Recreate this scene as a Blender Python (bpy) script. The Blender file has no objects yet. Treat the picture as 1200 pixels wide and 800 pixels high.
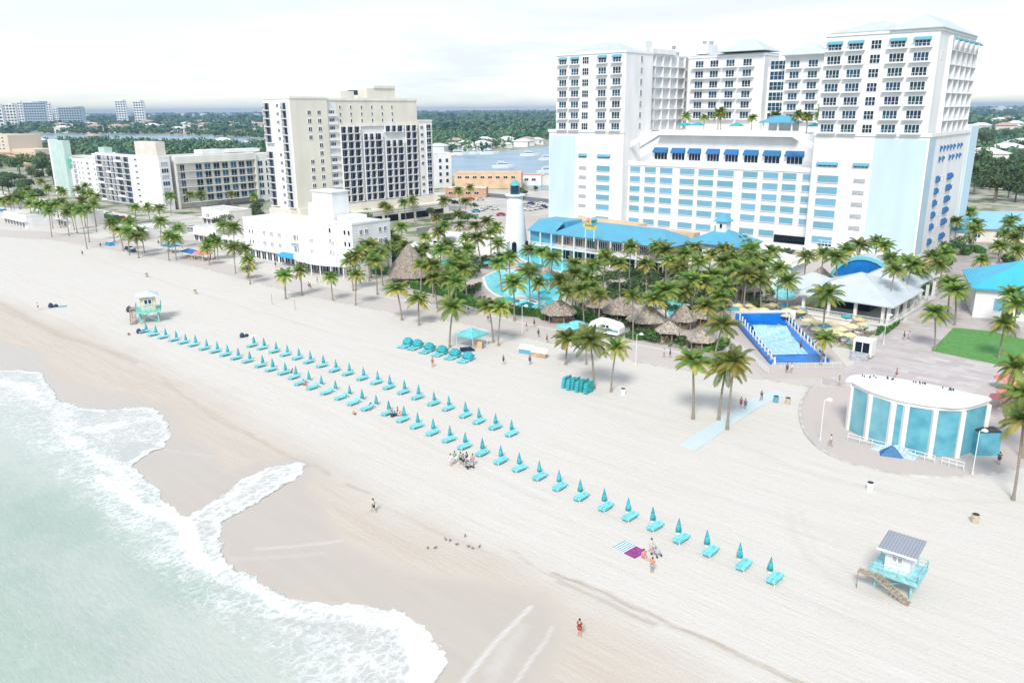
import bpy, bmesh, math, random
import numpy as np
from mathutils import Vector, Matrix
random.seed(7); RNG = np.random.default_rng(7)
R = math.radians
sc = bpy.context.scene
COL = sc.collection

# ------------------------------------------------------------------ camera
FPX, CAMH, PITCH, ROLL = 933.0, 45.0, math.atan(271/933.0), R(0.45)
cam_d = bpy.data.cameras.new('camera'); cam = bpy.data.objects.new('camera', cam_d); COL.objects.link(cam)
cam_d.sensor_width = 36; cam_d.lens = 36*FPX/1200; cam_d.clip_start = 1; cam_d.clip_end = 60000
cam.location = (0, 0, CAMH)
cam.rotation_euler = (Matrix.Rotation(R(90)-PITCH, 3, 'X') @ Matrix.Rotation(-ROLL, 3, 'Z')).to_euler()
sc.camera = cam
# ------------------------------------------------------------------ light
SUN_AZ, SUN_EL = R(-164), R(46)      # azimuth measured from +Y towards +X
sun_dir = Vector((math.sin(SUN_AZ)*math.cos(SUN_EL), math.cos(SUN_AZ)*math.cos(SUN_EL), math.sin(SUN_EL)))
sd = bpy.data.lights.new('sun', 'SUN'); sd.energy = 1.9; sd.angle = R(15); sd.color = (1.0, .965, .91)
so = bpy.data.objects.new('sun', sd); COL.objects.link(so)
so.rotation_euler = sun_dir.to_track_quat('Z', 'Y').to_euler(); so.location = (0, 0, 300)
w = bpy.data.worlds.new('World'); sc.world = w; w.use_nodes = True
nt = w.node_tree; nt.nodes.clear()
def N(nt, t, **k):
    n = nt.nodes.new(t)
    for a, v in k.items(): setattr(n, a, v)
    return n
out = N(nt, 'ShaderNodeOutputWorld'); bg = N(nt, 'ShaderNodeBackground'); bg.inputs[1].default_value = .13
sky = N(nt, 'ShaderNodeTexSky', sky_type='NISHITA'); sky.sun_disc = False
sky.sun_elevation = SUN_EL; sky.sun_rotation = SUN_AZ; sky.air_density = 1.0; sky.dust_density = .6; sky.ozone_density = 1.2
tc = N(nt, 'ShaderNodeTexCoord'); mp = N(nt, 'ShaderNodeMapping'); mp.inputs['Scale'].default_value = (1.0, 1.0, 6.5)
mp.inputs['Rotation'].default_value = (0, R(2), R(20))
n1 = N(nt, 'ShaderNodeTexNoise'); n1.inputs['Scale'].default_value = 2.3; n1.inputs['Detail'].default_value = 7; n1.inputs['Roughness'].default_value = .56; n1.inputs['Distortion'].default_value = .5
cr = N(nt, 'ShaderNodeValToRGB'); cr.color_ramp.elements[0].position = .36; cr.color_ramp.elements[0].color = (.15,)*3+(1,)
cr.color_ramp.elements[1].position = .60; cr.color_ramp.elements[1].color = (1, 1, 1, 1)
mx = N(nt, 'ShaderNodeMix', data_type='RGBA'); mx.inputs[7].default_value = (3.85, 4.1, 4.3, 1)
L = nt.links.new
L(tc.outputs['Generated'], mp.inputs[0]); L(mp.outputs[0], n1.inputs['Vector']); L(n1.outputs[0], cr.inputs[0])
L(cr.outputs[0], mx.inputs[0]); L(sky.outputs[0], mx.inputs[6]); L(mx.outputs[2], bg.inputs[0]); L(bg.outputs[0], out.inputs[0])
sc.view_settings.view_transform = 'Standard'; sc.view_settings.look = 'None'; sc.view_settings.gamma = 1; sc.view_settings.exposure = 0.90
sc.render.engine = 'CYCLES'
sc.cycles.max_bounces = 6; sc.cycles.diffuse_bounces = 3; sc.cycles.glossy_bounces = 2; sc.cycles.transmission_bounces = 3
sc.cycles.volume_bounces = 0; sc.cycles.transparent_max_bounces = 4; sc.cycles.caustics_reflective = False; sc.cycles.caustics_refractive = False
sc.cycles.use_denoising = True

# ------------------------------------------------------------------ where a point of the photograph meets the ground
def ray(px, py):
    u, v = px-600, py-400; c, s = math.cos(ROLL), math.sin(ROLL)
    u, v = (c*u-s*v)/FPX, (s*u+c*v)/FPX
    return (u, math.cos(PITCH)-v*math.sin(PITCH), -math.sin(PITCH)-v*math.cos(PITCH))
def g(px, py, z=0.):
    d = ray(px, py); t = (z-CAMH)/d[2]; return (d[0]*t, d[1]*t)
def gs(pts, z=0.): return [g(x, y, z) for x, y in pts]
SH = R(-42.5)                                   # direction of the shore
AX, AY = math.cos(SH), math.sin(SH)
def uv(u, v): return (u*AX-v*AY, u*AY+v*AX)     # along shore, inland -> world
def touv(x, y): return (x*AX+y*AY, -x*AY+y*AX)

# ------------------------------------------------------------------ materials
MATS = {}
def mat(name, col, rough=.7, var=.12, vs=3.0, col2=None, bump=0., bs=20., metal=0., rnd=0., spec=.5, stretch=None, trans=0.):
    if name in MATS: return MATS[name]
    m = bpy.data.materials.new(name); m.use_nodes = True; nt = m.node_tree; L = nt.links.new
    b = nt.nodes['Principled BSDF']; b.inputs['Roughness'].default_value = rough; b.inputs['Metallic'].default_value = metal
    b.inputs['Specular IOR Level'].default_value = spec
    tc = N(nt, 'ShaderNodeTexCoord'); src = tc.outputs['Object']
    if stretch:
        mp = N(nt, 'ShaderNodeMapping'); mp.inputs['Scale'].default_value = stretch; L(src, mp.inputs[0]); src = mp.outputs[0]
    no = N(nt, 'ShaderNodeTexNoise'); no.inputs['Scale'].default_value = vs; no.inputs['Detail'].default_value = 5; L(src, no.inputs['Vector'])
    c2 = col2 or tuple(c*(1-2*var) for c in col); c1 = col if col2 else tuple(min(1, c*(1+.5*var)) for c in col)
    mr = N(nt, 'ShaderNodeMapRange'); mr.inputs[1].default_value = .35; mr.inputs[2].default_value = .65; L(no.outputs[0], mr.inputs[0])
    mx = N(nt, 'ShaderNodeMix', data_type='RGBA'); mx.inputs[6].default_value = (*c1, 1); mx.inputs[7].default_value = (*c2, 1)
    L(mr.outputs[0], mx.inputs[0]); cout = mx.outputs[2]
    if rnd:
        oi = N(nt, 'ShaderNodeObjectInfo'); m2 = N(nt, 'ShaderNodeMapRange'); m2.inputs[3].default_value = 1-rnd; m2.inputs[4].default_value = 1+rnd
        L(oi.outputs['Random'], m2.inputs[0]); hs = N(nt, 'ShaderNodeHueSaturation'); L(m2.outputs[0], hs.inputs['Value']); L(cout, hs.inputs['Color'])
        m3 = N(nt, 'ShaderNodeMapRange'); m3.inputs[3].default_value = .5-rnd*.08; m3.inputs[4].default_value = .5+rnd*.08
        L(oi.outputs['Random'], m3.inputs[0]); L(m3.outputs[0], hs.inputs['Hue']); cout = hs.outputs[0]
    L(cout, b.inputs['Base Color'])
    if bump:
        nb = N(nt, 'ShaderNodeTexNoise'); nb.inputs['Scale'].default_value = bs; nb.inputs['Detail'].default_value = 4; L(src, nb.inputs['Vector'])
        bp = N(nt, 'ShaderNodeBump'); bp.inputs['Strength'].default_value = bump; bp.inputs['Distance'].default_value = .1
        L(nb.outputs[0], bp.inputs['Height']); L(bp.outputs[0], b.inputs['Normal'])
    if trans:
        t = N(nt, 'ShaderNodeBsdfTranslucent'); L(cout, t.inputs[0]); ms = N(nt, 'ShaderNodeMixShader'); ms.inputs[0].default_value = trans
        L(b.outputs[0], ms.inputs[1]); L(t.outputs[0], ms.inputs[2]); L(ms.outputs[0], nt.nodes['Material Output'].inputs[0])
    MATS[name] = m; return m
def ribbed(name, col, scale=2.2, rough=.4):
    "standing-seam metal roof: ribs across the object's x"
    if name in MATS: return MATS[name]
    m = mat(name, col, rough, var=.04, vs=.3); nt = m.node_tree; L = nt.links.new; b = nt.nodes['Principled BSDF']
    tc = N(nt, 'ShaderNodeTexCoord'); wv = N(nt, 'ShaderNodeTexWave'); wv.inputs['Scale'].default_value = scale/3; wv.bands_direction = 'X'; wv.wave_profile = 'SIN'
    L(tc.outputs['Object'], wv.inputs['Vector']); bp = N(nt, 'ShaderNodeBump'); bp.inputs['Strength'].default_value = .6; bp.inputs['Distance'].default_value = .12
    L(wv.outputs[1], bp.inputs['Height']); L(bp.outputs[0], b.inputs['Normal']); return m
WHITE = mat('white_stucco', (.79, .79, .78), .8, .05, .25, bump=.15, bs=3, stretch=(1, 1, .25))
WTRIM = mat('white_trim', (.80, .80, .80), .6, .03)
PALEB = mat('pale_blue_stucco', (.56, .70, .76), .8, .04, .2, stretch=(1, 1, .2))
PALEB_SHADE = mat('shaded_blue_stucco', (.42, .58, .67), .8, .04, .2)  # pale blue darkened: shade of the hotel's corner return painted in
SHUT = mat('teal_shutter', (.17, .40, .52), .6, .08, 3, rnd=.14, stretch=(.3, .3, 12))
AWN = mat('blue_awning', (.025, .16, .40), .7, .08, rnd=.1)
AWN2 = mat('aqua_awning', (.12, .36, .46), .7, .08, rnd=.1)
PALEG = mat('pale_louvre', (.64, .66, .68), .6, .1, 2)
GREYG = mat('louvre_grey', (.48, .50, .52), .6, .2, 2)
BLUER = ribbed('blue_metal_roof', (.10, .38, .54))
PALER = ribbed('pale_metal_roof', (.56, .61, .64))
GREYR = ribbed('grey_metal_roof', (.48, .50, .52))
CREAM = mat('cream_stucco', (.74, .70, .60), .8, .05, .2, bump=.1, bs=3, stretch=(1, 1, .25))
CREAM2 = mat('light_cream_stucco', (.78, .76, .71), .8, .06, .2, stretch=(1, 1, .25))
PINKW = mat('blush_stucco', (.72, .66, .60), .8, .05, .2)
MINT = mat('mint_stucco', (.50, .64, .59), .8, .05, .3)
ORNG = mat('apricot_stucco', (.72, .50, .32), .8, .08, .3)
BRICKO = mat('terracotta_wall', (.58, .36, .22), .8, .15, 1.2)
ROOFM = mat('gravel_roof', (.66, .64, .60), .9, .14, .35, bump=.2, bs=6)
CONC = mat('concrete', (.55, .53, .50), .85, .12, .8)
ASPH = mat('asphalt', (.16, .16, .165), .9, .18, .25)
GLASSD = mat('dark_glass', (.008, .018, .032), .2, .3, .6, rnd=.6, spec=.25)
GLASSN = mat('navy_glass', (.012, .04, .085), .2, .3, .6, rnd=.5, spec=.3)
GLASST = mat('teal_glass', (.012, .075, .12), .2, .3, .6, rnd=.4, spec=.3)
RAIL = mat('white_railing', (.74, .76, .78), .5, .03)
DARK = mat('dark_metal', (.04, .04, .045), .5, .1)
WOOD = mat('weathered_wood', (.42, .32, .23), .8, .2, 4)
THATCH = mat('thatch', (.40, .34, .28), .95, .25, 2.5, bump=.8, bs=9, rnd=.15, stretch=(1, 1, .3))
TEALF = mat('teal_fabric', (.04, .42, .46), .8, .2, 2, rnd=.14)
AQUA = mat('aqua_vinyl', (.20, .64, .69), .6, .15, 3, rnd=.12)
YELF = mat('yellow_fabric', (.70, .60, .33), .7, .08, rnd=.1)
REDF = mat('coral_fabric', (.75, .25, .22), .7, .08, rnd=.1)
BLUEF = mat('blue_tarp', (.03, .20, .42), .6, .15, 2)
NAVYF = mat('navy_fabric', (.02, .04, .10), .7, .15, 2)
FROND = mat('palm_frond', (.085, .175, .032), .5, .3, .6, col2=(.27, .35, .06), rnd=.3, trans=.4)
FRONDY = mat('yellowing_frond', (.50, .42, .07), .6, .2, .8, col2=(.24, .28, .05), rnd=.25, trans=.35)
TRUNK = mat('palm_bark', (.33, .28, .23), .9, .2, 3, bump=.5, bs=6, stretch=(1, 1, 4))
BARK = mat('tree_bark', (.20, .16, .12), .9, .2, 3)
LEAFA = mat('foliage_dark', (.035, .085, .04), .6, .3, .35, col2=(.07, .14, .05), rnd=.3, trans=.2)
LEAFB = mat('foliage_mid', (.075, .13, .035), .6, .3, .35, col2=(.15, .19, .055), rnd=.3, trans=.2)
HEDGE = mat('hedge_leaves', (.10, .30, .03), .6, .3, 1.2, col2=(.05, .17, .025), trans=.2)
GRASS = mat('lawn_grass', (.08, .24, .05), .9, .2, 1.5, col2=(.12, .30, .08), bump=.4, bs=12)
POOL = mat('pool_water', (.13, .62, .70), .08, .15, .5, col2=(.22, .74, .78), bump=.3, bs=3)
POOLD = mat('deep_blue_liner', (.008, .20, .62), .35, .15, .4)
SKIN = mat('skin', (.52, .33, .24), .6, .08, rnd=.35)
HAIR = mat('hair', (.05, .035, .025), .7, .1, rnd=.5)

# ------------------------------------------------------------------ mesh builder
class MB:
    def __init__(s): s.v = []; s.f = []; s.m = []
    def add(s, vs, fs, mi=0, M=None):
        o = len(s.v)
        if M is not None: vs = [tuple(M @ Vector(p)) for p in vs]
        s.v += [tuple(p) for p in vs]; s.f += [tuple(i+o for i in f) for f in fs]; s.m += [mi]*len(fs); return s
    def box(s, x0, x1, y0, y1, z0, z1, mi=0, M=None):
        return s.add([(x0, y0, z0), (x1, y0, z0), (x1, y1, z0), (x0, y1, z0), (x0, y0, z1), (x1, y0, z1), (x1, y1, z1), (x0, y1, z1)],
                     [(0, 3, 2, 1), (4, 5, 6, 7), (0, 1, 5, 4), (1, 2, 6, 5), (2, 3, 7, 6), (3, 0, 4, 7)], mi, M)
    def prism(s, poly, z0, z1, mi=0, top=None, M=None):
        if sum(poly[i-1][0]*poly[i][1]-poly[i][0]*poly[i-1][1] for i in range(len(poly))) < 0: poly = poly[::-1]
        n = len(poly); s.add([(x, y, z0) for x, y in poly]+[(x, y, z1) for x, y in poly], [(i, (i+1) % n, n+(i+1) % n, n+i) for i in range(n)]+[tuple(range(n))[::-1]], mi, M)
        s.add([(x, y, z1) for x, y in poly], [tuple(range(n))], mi if top is None else top, M); return s
    def lathe(s, prof, n=12, mi=0, M=None, wob=None):
        vs = []; 
        for (r, z) in prof:
            for k in range(n):
                a = 2*math.pi*k/n; rr = r*(wob(k, z) if wob else 1); vs.append((rr*math.cos(a), rr*math.sin(a), z))
        fs = [(j*n+k, j*n+(k+1) % n, (j+1)*n+(k+1) % n, (j+1)*n+k) for j in range(len(prof)-1) for k in range(n)]
        fs += [tuple(range(n))[::-1], tuple(range((len(prof)-1)*n, len(prof)*n))]
        return s.add(vs, fs, mi, M)
    def cyl(s, x, y, z0, z1, r, r2=None, n=10, mi=0): return s.lathe([(r, z0), (r if r2 is None else r2, z1)], n, mi, Matrix.Translation((x, y, 0)))
    def bar(s, a, b, r=.05, mi=0, n=4):
        a, b = Vector(a), Vector(b); d = b-a
        M = Matrix.Translation(a) @ d.to_track_quat('Z', 'Y').to_matrix().to_4x4(); return s.lathe([(r, 0), (r, d.length)], n, mi, M)
    def hip(s, x0, x1, y0, y1, z0, h, inset=None, mi=0, ov=0., th=.25):
        x0 -= ov; x1 += ov; y0 -= ov; y1 += ov; lx, ly = x1-x0, y1-y0; i = min(lx, ly)/2 if inset is None else inset
        if lx >= ly: r0, r1 = (x0+i, (y0+y1)/2), (x1-i, (y0+y1)/2)
        else: r0, r1 = ((x0+x1)/2, y0+i), ((x0+x1)/2, y1-i)
        z1 = z0+th; s.box(x0, x1, y0, y1, z0, z1, mi)
        vs = [(x0, y0, z1+.003), (x1, y0, z1+.003), (x1, y1, z1+.003), (x0, y1, z1+.003), (*r0, z1+h), (*r1, z1+h)]
        fs = [(0, 1, 5, 4), (1, 2, 5), (2, 3, 4, 5), (3, 0, 4)] if lx >= ly else [(0, 1, 4), (1, 2, 5, 4), (2, 3, 5), (3, 0, 4, 5)]
        return s.add(vs, fs, mi)
    def mesh(s, name, mats, smooth=False):
        me = bpy.data.meshes.new(name); me.from_pydata(s.v, [], s.f)
        for m in (mats if isinstance(mats, (list, tuple)) else [mats]): me.materials.append(m)
        me.polygons.foreach_set('material_index', s.m)
        if smooth: me.polygons.foreach_set('use_smooth', [True]*len(s.f))
        me.update(); return me
    def build(s, name, mats, parent=None, loc=(0, 0, 0), rot=0, smooth=False): return put(name, s.mesh(name, mats, smooth), parent, loc, rot)
def put(name, data, parent=None, loc=(0, 0, 0), rot=0, sc_=None):
    o = bpy.data.objects.new(name, data); COL.objects.link(o); o.location = loc; o.rotation_euler = (0, 0, rot)
    if sc_ is not None: o.scale = sc_ if hasattr(sc_, '__len__') else (sc_,)*3
    if parent is not None: o.parent = parent
    return o
def tag(o, label=None, cat=None, group=None, kind=None):
    if label: o['label'] = label
    if cat: o['category'] = cat
    if group: o['group'] = group
    if kind: o['kind'] = kind
    return o
def thing(name, label, cat, loc=(0, 0, 0), rot=0, group=None, scl=None):
    if len(loc) == 2: loc = (*loc, 0)
    return tag(put(name, None, None, loc, rot, scl), label, cat, group)
def copy_thing(r, loc, rot, label=None, group=None, scl=None):
    c = r.copy(); COL.objects.link(c); c.location = loc if len(loc) == 3 else (*loc, 0); c.rotation_euler = (0, 0, rot)
    if label: c['label'] = label
    if group: c['group'] = group
    if scl is not None: c.scale = scl if hasattr(scl, '__len__') else (scl,)*3
    for ch in KIDS.get(r.name, []) or [o for o in r.children]:
        d = ch.copy(); COL.objects.link(d); d.parent = c
        for gg in ch.children: e = gg.copy(); COL.objects.link(e); e.parent = d
    return c
KIDS = {}
ONES = ['', 'first', 'second', 'third', 'fourth', 'fifth', 'sixth', 'seventh', 'eighth', 'ninth', 'tenth', 'eleventh', 'twelfth', 'thirteenth', 'fourteenth', 'fifteenth', 'sixteenth', 'seventeenth', 'eighteenth', 'nineteenth', 'twentieth']
TENS = {20: 'twenty', 30: 'thirty', 40: 'forty', 50: 'fifty', 60: 'sixty', 70: 'seventy', 80: 'eighty', 90: 'ninety'}
def ordw(n):
    if n <= 20: return ONES[n]
    t = n//10*10
    return (TENS[t][:-1]+'ieth') if n % 10 == 0 else TENS[t]+'-'+ONES[n % 10]
CACHE = {}
def cached(key, fn):
    if key not in CACHE: CACHE[key] = fn()
    return CACHE[key]
# facade pieces: x along the wall, front towards -y, origin at the bottom centre on the wall's plane
def window(w, h, nx=2, ny=1, gl=None, fr=None, t=.13):
    gl = gl or GLASSN; fr = fr or WTRIM
    def f():
        b = MB(); b.box(-w/2+t*.5, w/2-t*.5, -.03, .02, t*.5, h-t*.5, 1)
        b.box(-w/2, w/2, -.14, .01, 0, t); b.box(-w/2, w/2, -.14, .01, h-t, h)
        for i in range(nx+1):
            x = -w/2+t/2+(w-t)*i/nx; b.box(x-t/2, x+t/2, -.13, .01, t, h-t)
        for j in range(1, ny): z = h*j/ny; b.box(-w/2+t, w/2-t, -.10, .01, z-t*.4, z+t*.4)
        return b.mesh('window', [fr, gl])
    return cached(('w', round(w, 2), round(h, 2), nx, ny, gl.name, fr.name), f)
def balcony(w, d=1.3, h=1.05, slab=WTRIM, rail=RAIL, np_=4, th=.22):
    def f():
        b = MB(); b.box(-w/2, w/2, -d, -.01, -th, 0)
        b.box(-w/2, w/2, -d, -d+.06, h-.07, h, 1); b.box(-w/2, w/2, -d, -d+.06, .1, .16, 1)
        for i in range(np_+1):
            x = -w/2+.04+(w-.08)*i/np_; b.box(x-.035, x+.035, -d+.01, -d+.07, 0, h-.1, 1)
        for x in (-w/2, w/2-.07): b.box(x, x+.07, -d+.09, -.02, h-.1, h, 1); b.box(x, x+.07, -d*.5, -d*.5+.06, 0, h-.1, 1)
        return b.mesh('balcony', [slab, rail])
    return cached(('b', round(w, 2), d, h, slab.name, rail.name, np_), f)
def cell(w, h, d=1.5, gl=None, wall=None, rail=None, solid=False):
    "one balcony bay that stands out of the wall: floor slab, side walls, glass doors at the back, railing"
    gl = gl or GLASSN; wall = wall or WTRIM
    def f():
        b = MB(); b.box(-w/2, w/2, -d, -.01, -.12, .12); b.box(-w/2, -w/2+.14, -d+.05, -.01, .12, h-.12)
        b.box(w/2-.14, w/2, -d+.05, -.01, .12, h-.12)
        b.box(-w*.45, w*.45, -.07, -.015, .14, h*.86, 1)
        b.box(-.04, .04, -.10, -.07, .14, h*.86)
        if solid: b.box(-w/2+.14, w/2-.14, -d, -d+.1, .12, 1.05)
        else:
            b.box(-w/2+.14, w/2-.14, -d, -d+.07, 1.0, 1.1, 2)
            for i in range(4): x = -w/2+.2+(w-.4)*i/3; b.box(x-.025, x+.025, -d, -d+.05, .12, 1.0, 2)
        return b.mesh('balcony', [wall, gl, rail or RAIL])
    return cached(('c', round(w, 2), round(h, 2), d, gl.name, wall.name, solid, rail.name if rail else ''), f)
def awning(w, h=1.3, d=1.1, m=None):
    m = m or AWN
    def f():
        b = MB(); v = [(-w/2, 0, h), (w/2, 0, h), (w/2, -d, .25), (-w/2, -d, .25), (-w/2, -d, 0), (w/2, -d, 0), (-w/2, 0, 0), (w/2, 0, 0)]
        b.add(v, [(0, 3, 2, 1), (3, 4, 5, 2), (0, 6, 4, 3), (1, 2, 5, 7)]); b.add([(x, y-.03 if y < 0 else y, z-.05) for x, y, z in v[:4]], [(0, 1, 2, 3)])
        return b.mesh('awning', [m])
    return cached(('a', round(w, 2), h, d, m.name), f)
# ------------------------------------------------------------------ distance fields for the shore
def world_poly(px): return np.array(gs(px))
def dist_line(P, Q):
    d = np.full(len(P), 1e9)
    for a, b in zip(Q[:-1], Q[1:]):
        ab = b-a; t = np.clip(((P-a)@ab)/max(1e-9, ab@ab), 0, 1); d = np.minimum(d, np.hypot(*(P-(a+t[:, None]*ab)).T))
    return d
def inside(P, Q):
    r = np.zeros(len(P), bool); x, y = P.T; j = len(Q)-1
    for i in range(len(Q)):
        xi, yi = Q[i]; xj, yj = Q[j]
        c = ((yi > y) != (yj > y)) & (x < (xj-xi)*(y-yi)/((yj-yi) if yj != yi else 1e-9)+xi); r ^= c; j = i
    return r
def vnoise(P, s, seed=0):
    "smooth value noise in world metres"
    rg = np.random.default_rng(seed); T = rg.random((256, 256)); q = P/s; i = np.floor(q).astype(int); f = q-i; f = f*f*(3-2*f)
    a = T[i[:, 0] % 256, i[:, 1] % 256]; b = T[(i[:, 0]+1) % 256, i[:, 1] % 256]; c = T[i[:, 0] % 256, (i[:, 1]+1) % 256]; d = T[(i[:, 0]+1) % 256, (i[:, 1]+1) % 256]
    return (a*(1-f[:, 0])+b*f[:, 0])*(1-f[:, 1])+(c*(1-f[:, 0])+d*f[:, 0])*f[:, 1]
def fnoise(P, s, seed=0, o=4): return sum(vnoise(P, s/2**k, seed+k)*.5**k for k in range(o))/sum(.5**k for k in range(o))
edge_px = [(-60, 427), (0, 434), (20, 433), (48, 437), (60, 452), (72, 470), (90, 478), (120, 481), (150, 478), (178, 477), (188, 486), (199, 497), (199, 512),
           (192, 525), (172, 533), (158, 545), (168, 555), (179, 568), (190, 583), (203, 595), (214, 606), (245, 588), (280, 562), (312, 549), (345, 541), (357, 543), (351, 557),
           (320, 579), (285, 599), (258, 613), (256, 628), (266, 648), (282, 668), (303, 684), (326, 694), (363, 703), (422, 710), (464, 717), (496, 739),
           (517, 764), (526, 781), (517, 802), (500, 835)]
EDGE = world_poly(edge_px)
EDGE = np.vstack([[uv(-1500, 30)], [uv(-420, 44)], [uv(-260, 41)], EDGE, [uv(10, 31)], [uv(60, 40)], [uv(140, 36)], [uv(900, 40)]])
SEAP = np.vstack([EDGE, [uv(900, -3000)], [uv(-1500, -3000)]])
def axis(lo, f0, f1, hi, step, grow=1.25):
    c = list(np.arange(f0, f1+step, step)); s = step; x = c[0]; pre = []
    while x > lo: s *= grow; x -= s; pre.append(x)
    s = step; x = c[-1]; post = []
    while x < hi: s *= grow; x += s; post.append(x)
    return np.array(pre[::-1]+c+post)
def grid(us, vs):
    U, V = np.meshgrid(us, vs, indexing='ij'); U, V = U.ravel(), V.ravel(); P = np.stack([U*AX-V*AY, U*AY+V*AX], 1)
    i, j = np.meshgrid(np.arange(len(us)-1), np.arange(len(vs)-1), indexing='ij'); b = (i*len(vs)+j).ravel(); n = len(vs)
    return P, U, V, np.stack([b, b+n, b+n+1, b+1], 1)
def nmesh(name, P3, F, mats, attrs={}, smooth=True, mi=None):
    used = np.unique(F); remap = np.zeros(len(P3), np.int64); remap[used] = np.arange(len(used)); P3 = P3[used]; F = remap[F]; k = F.shape[1]
    me = bpy.data.meshes.new(name); me.vertices.add(len(P3)); me.vertices.foreach_set('co', P3.astype(np.float32).ravel())
    me.loops.add(F.size); me.loops.foreach_set('vertex_index', F.astype(np.int32).ravel()); me.polygons.add(len(F))
    me.polygons.foreach_set('loop_start', np.arange(0, F.size, k, dtype=np.int32)); me.polygons.foreach_set('loop_total', np.full(len(F), k, np.int32))
    if smooth: me.polygons.foreach_set('use_smooth', np.ones(len(F), bool))
    for m in mats: me.materials.append(m)
    if mi is not None: me.polygons.foreach_set('material_index', mi.astype(np.int32))
    for a, v in attrs.items():
        at = me.attributes.new(a, 'FLOAT', 'POINT'); at.data.foreach_set('value', v[used].astype(np.float32))
    me.update(calc_edges=True); me.validate(); return me
def ss(a, b, x): t = np.clip((x-a)/(b-a), 0, 1); return t*t*(3-2*t)
def lines(P, ls):
    m = np.zeros(len(P))
    for px, wd, k in ls: m = np.maximum(m, k*np.exp(-(dist_line(P, world_poly(px))/wd)**2))
    return m

# ------------------------------------------------------------------ sea
P, U, V, F = grid(axis(-1400, -170, -8, 800, .33), axis(-2500, -6, 58, 60, .33))
wob = np.stack([fnoise(P, 5, 3)-.5, fnoise(P, 5, 9)-.5], 1)*1.7+np.stack([fnoise(P, 1.2, 13, 3)-.5, fnoise(P, 1.2, 19, 3)-.5], 1)*1.1
Pw = P+wob
ins = inside(Pw, SEAP); dE = dist_line(Pw, EDGE); sd_ = np.where(ins, dE, -dE)
inner = world_poly([(-60, 470), (0, 478), (60, 520), (110, 560), (150, 590), (180, 630), (220, 665), (270, 700), (330, 735), (370, 765), (400, 800), (430, 840)])
inner = np.vstack([[uv(-500, 30)], inner, [uv(40, 22)], [uv(300, 26)]])
land = SEAP.copy()
Q2 = np.vstack([inner, [uv(300, -3000)], [uv(-500, -3000)]]); deep = inside(Pw, Q2); dI = dist_line(Pw, inner)
fo = .70*np.exp(-((sd_-.6)/1.2)**2)
fo = np.maximum(fo, np.where(~deep, .55, .55*np.exp(-(dI/6.0)**2)))
fo = np.maximum(fo, lines(Pw, [([(-40, 445), (30, 452), (60, 475), (85, 505), (130, 500), (180, 490)], 3.4, .74), ([(70, 505), (100, 530), (135, 548), (160, 575)], 3.0, .70),
    ([(118, 560), (150, 582), (175, 598), (208, 612), (228, 640), (238, 662)], 1.4, .95), ([(195, 592), (212, 612), (222, 640)], 1.5, 1.), ([(240, 655), (290, 690), (340, 712), (400, 722), (450, 730)], 2.4, .80),
    ([(380, 712), (430, 722), (470, 732), (498, 755), (508, 790)], 2.8, .90), ([(300, 710), (350, 735), (400, 760), (450, 790)], 3.2, .62), ([(217, 608), (300, 562), (352, 544)], .9, .85), ([(232, 612), (300, 578), (345, 556)], .5, .8),
    ([(240, 655), (200, 640), (160, 615), (120, 590)], 1.8, .60)]))
tongue = inside(Pw, world_poly([(214, 606), (245, 588), (280, 562), (312, 549), (345, 541), (360, 543), (351, 560), (320, 582), (285, 602), (258, 615)]))
tong_d = dist_line(Pw, world_poly([(214, 606), (357, 543)]))
fo = np.where(tongue, np.maximum(fo, .60), fo)
trap = inside(Pw, world_poly([(135, 530), (160, 518), (190, 525), (200, 560), (210, 600), (190, 585), (165, 560)]))
fo = np.where(trap & (sd_ > 1.5), fo*.6, fo)
fo *= .72+.42*fnoise(P, 7, 31)+.14*(fnoise(P, 1.6, 41)-.5)
dep = np.clip(np.where(deep, dI, -dI)*.030+.32, 0, 1); dep = np.clip(dep+(fnoise(P, 14, 51)-.5)*.55, 0, 1)
trough = lines(Pw, [([(50, 590), (110, 625), (170, 660), (240, 700)], 3.2, 1.)])
dep = np.clip(dep+.35*trough, 0, 1)
Z = .05+.10*fo+.14*np.sin((V+2.5*fnoise(P, 9, 71))*.42)*ss(2, 14, sd_)-.12*trough+.10*(fnoise(P, 2.0, 61, 3)-.5)*ss(0, 5, sd_)
Z = np.where(sd_ < 0, .022, .022+(Z+.05)*ss(0, 4, sd_))
Z -= .004*np.clip(-V, 0, 40)
keep = (sd_ > -1.6)[F].any(1); cover = sd_/1.3+.5
def shore_common(nt, L):
    geo = N(nt, 'ShaderNodeNewGeometry'); mp = N(nt, 'ShaderNodeMapping', vector_type='POINT'); mp.inputs['Rotation'].default_value = (0, 0, -SH); L(geo.outputs['Position'], mp.inputs[0]); return mp.outputs[0]
def attr(nt, n): a = N(nt, 'ShaderNodeAttribute'); a.attribute_name = n; return a.outputs['Fac']
def mth(nt, op, a, b=None, clamp=False):
    n = N(nt, 'ShaderNodeMath', operation=op, use_clamp=clamp)
    for i, x in enumerate((a, b)):
        if x is None: continue
        if isinstance(x, (int, float)): n.inputs[i].default_value = x
        else: nt.links.new(x, n.inputs[i])
    return n.outputs[0]
def noise(nt, vec, s, d=4, r=.5, dist=0.):
    n = N(nt, 'ShaderNodeTexNoise'); n.inputs['Scale'].default_value = s; n.inputs['Detail'].default_value = d; n.inputs['Roughness'].default_value = r; n.inputs['Distortion'].default_value = dist
    nt.links.new(vec, n.inputs['Vector']); return n.outputs[0]
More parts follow.
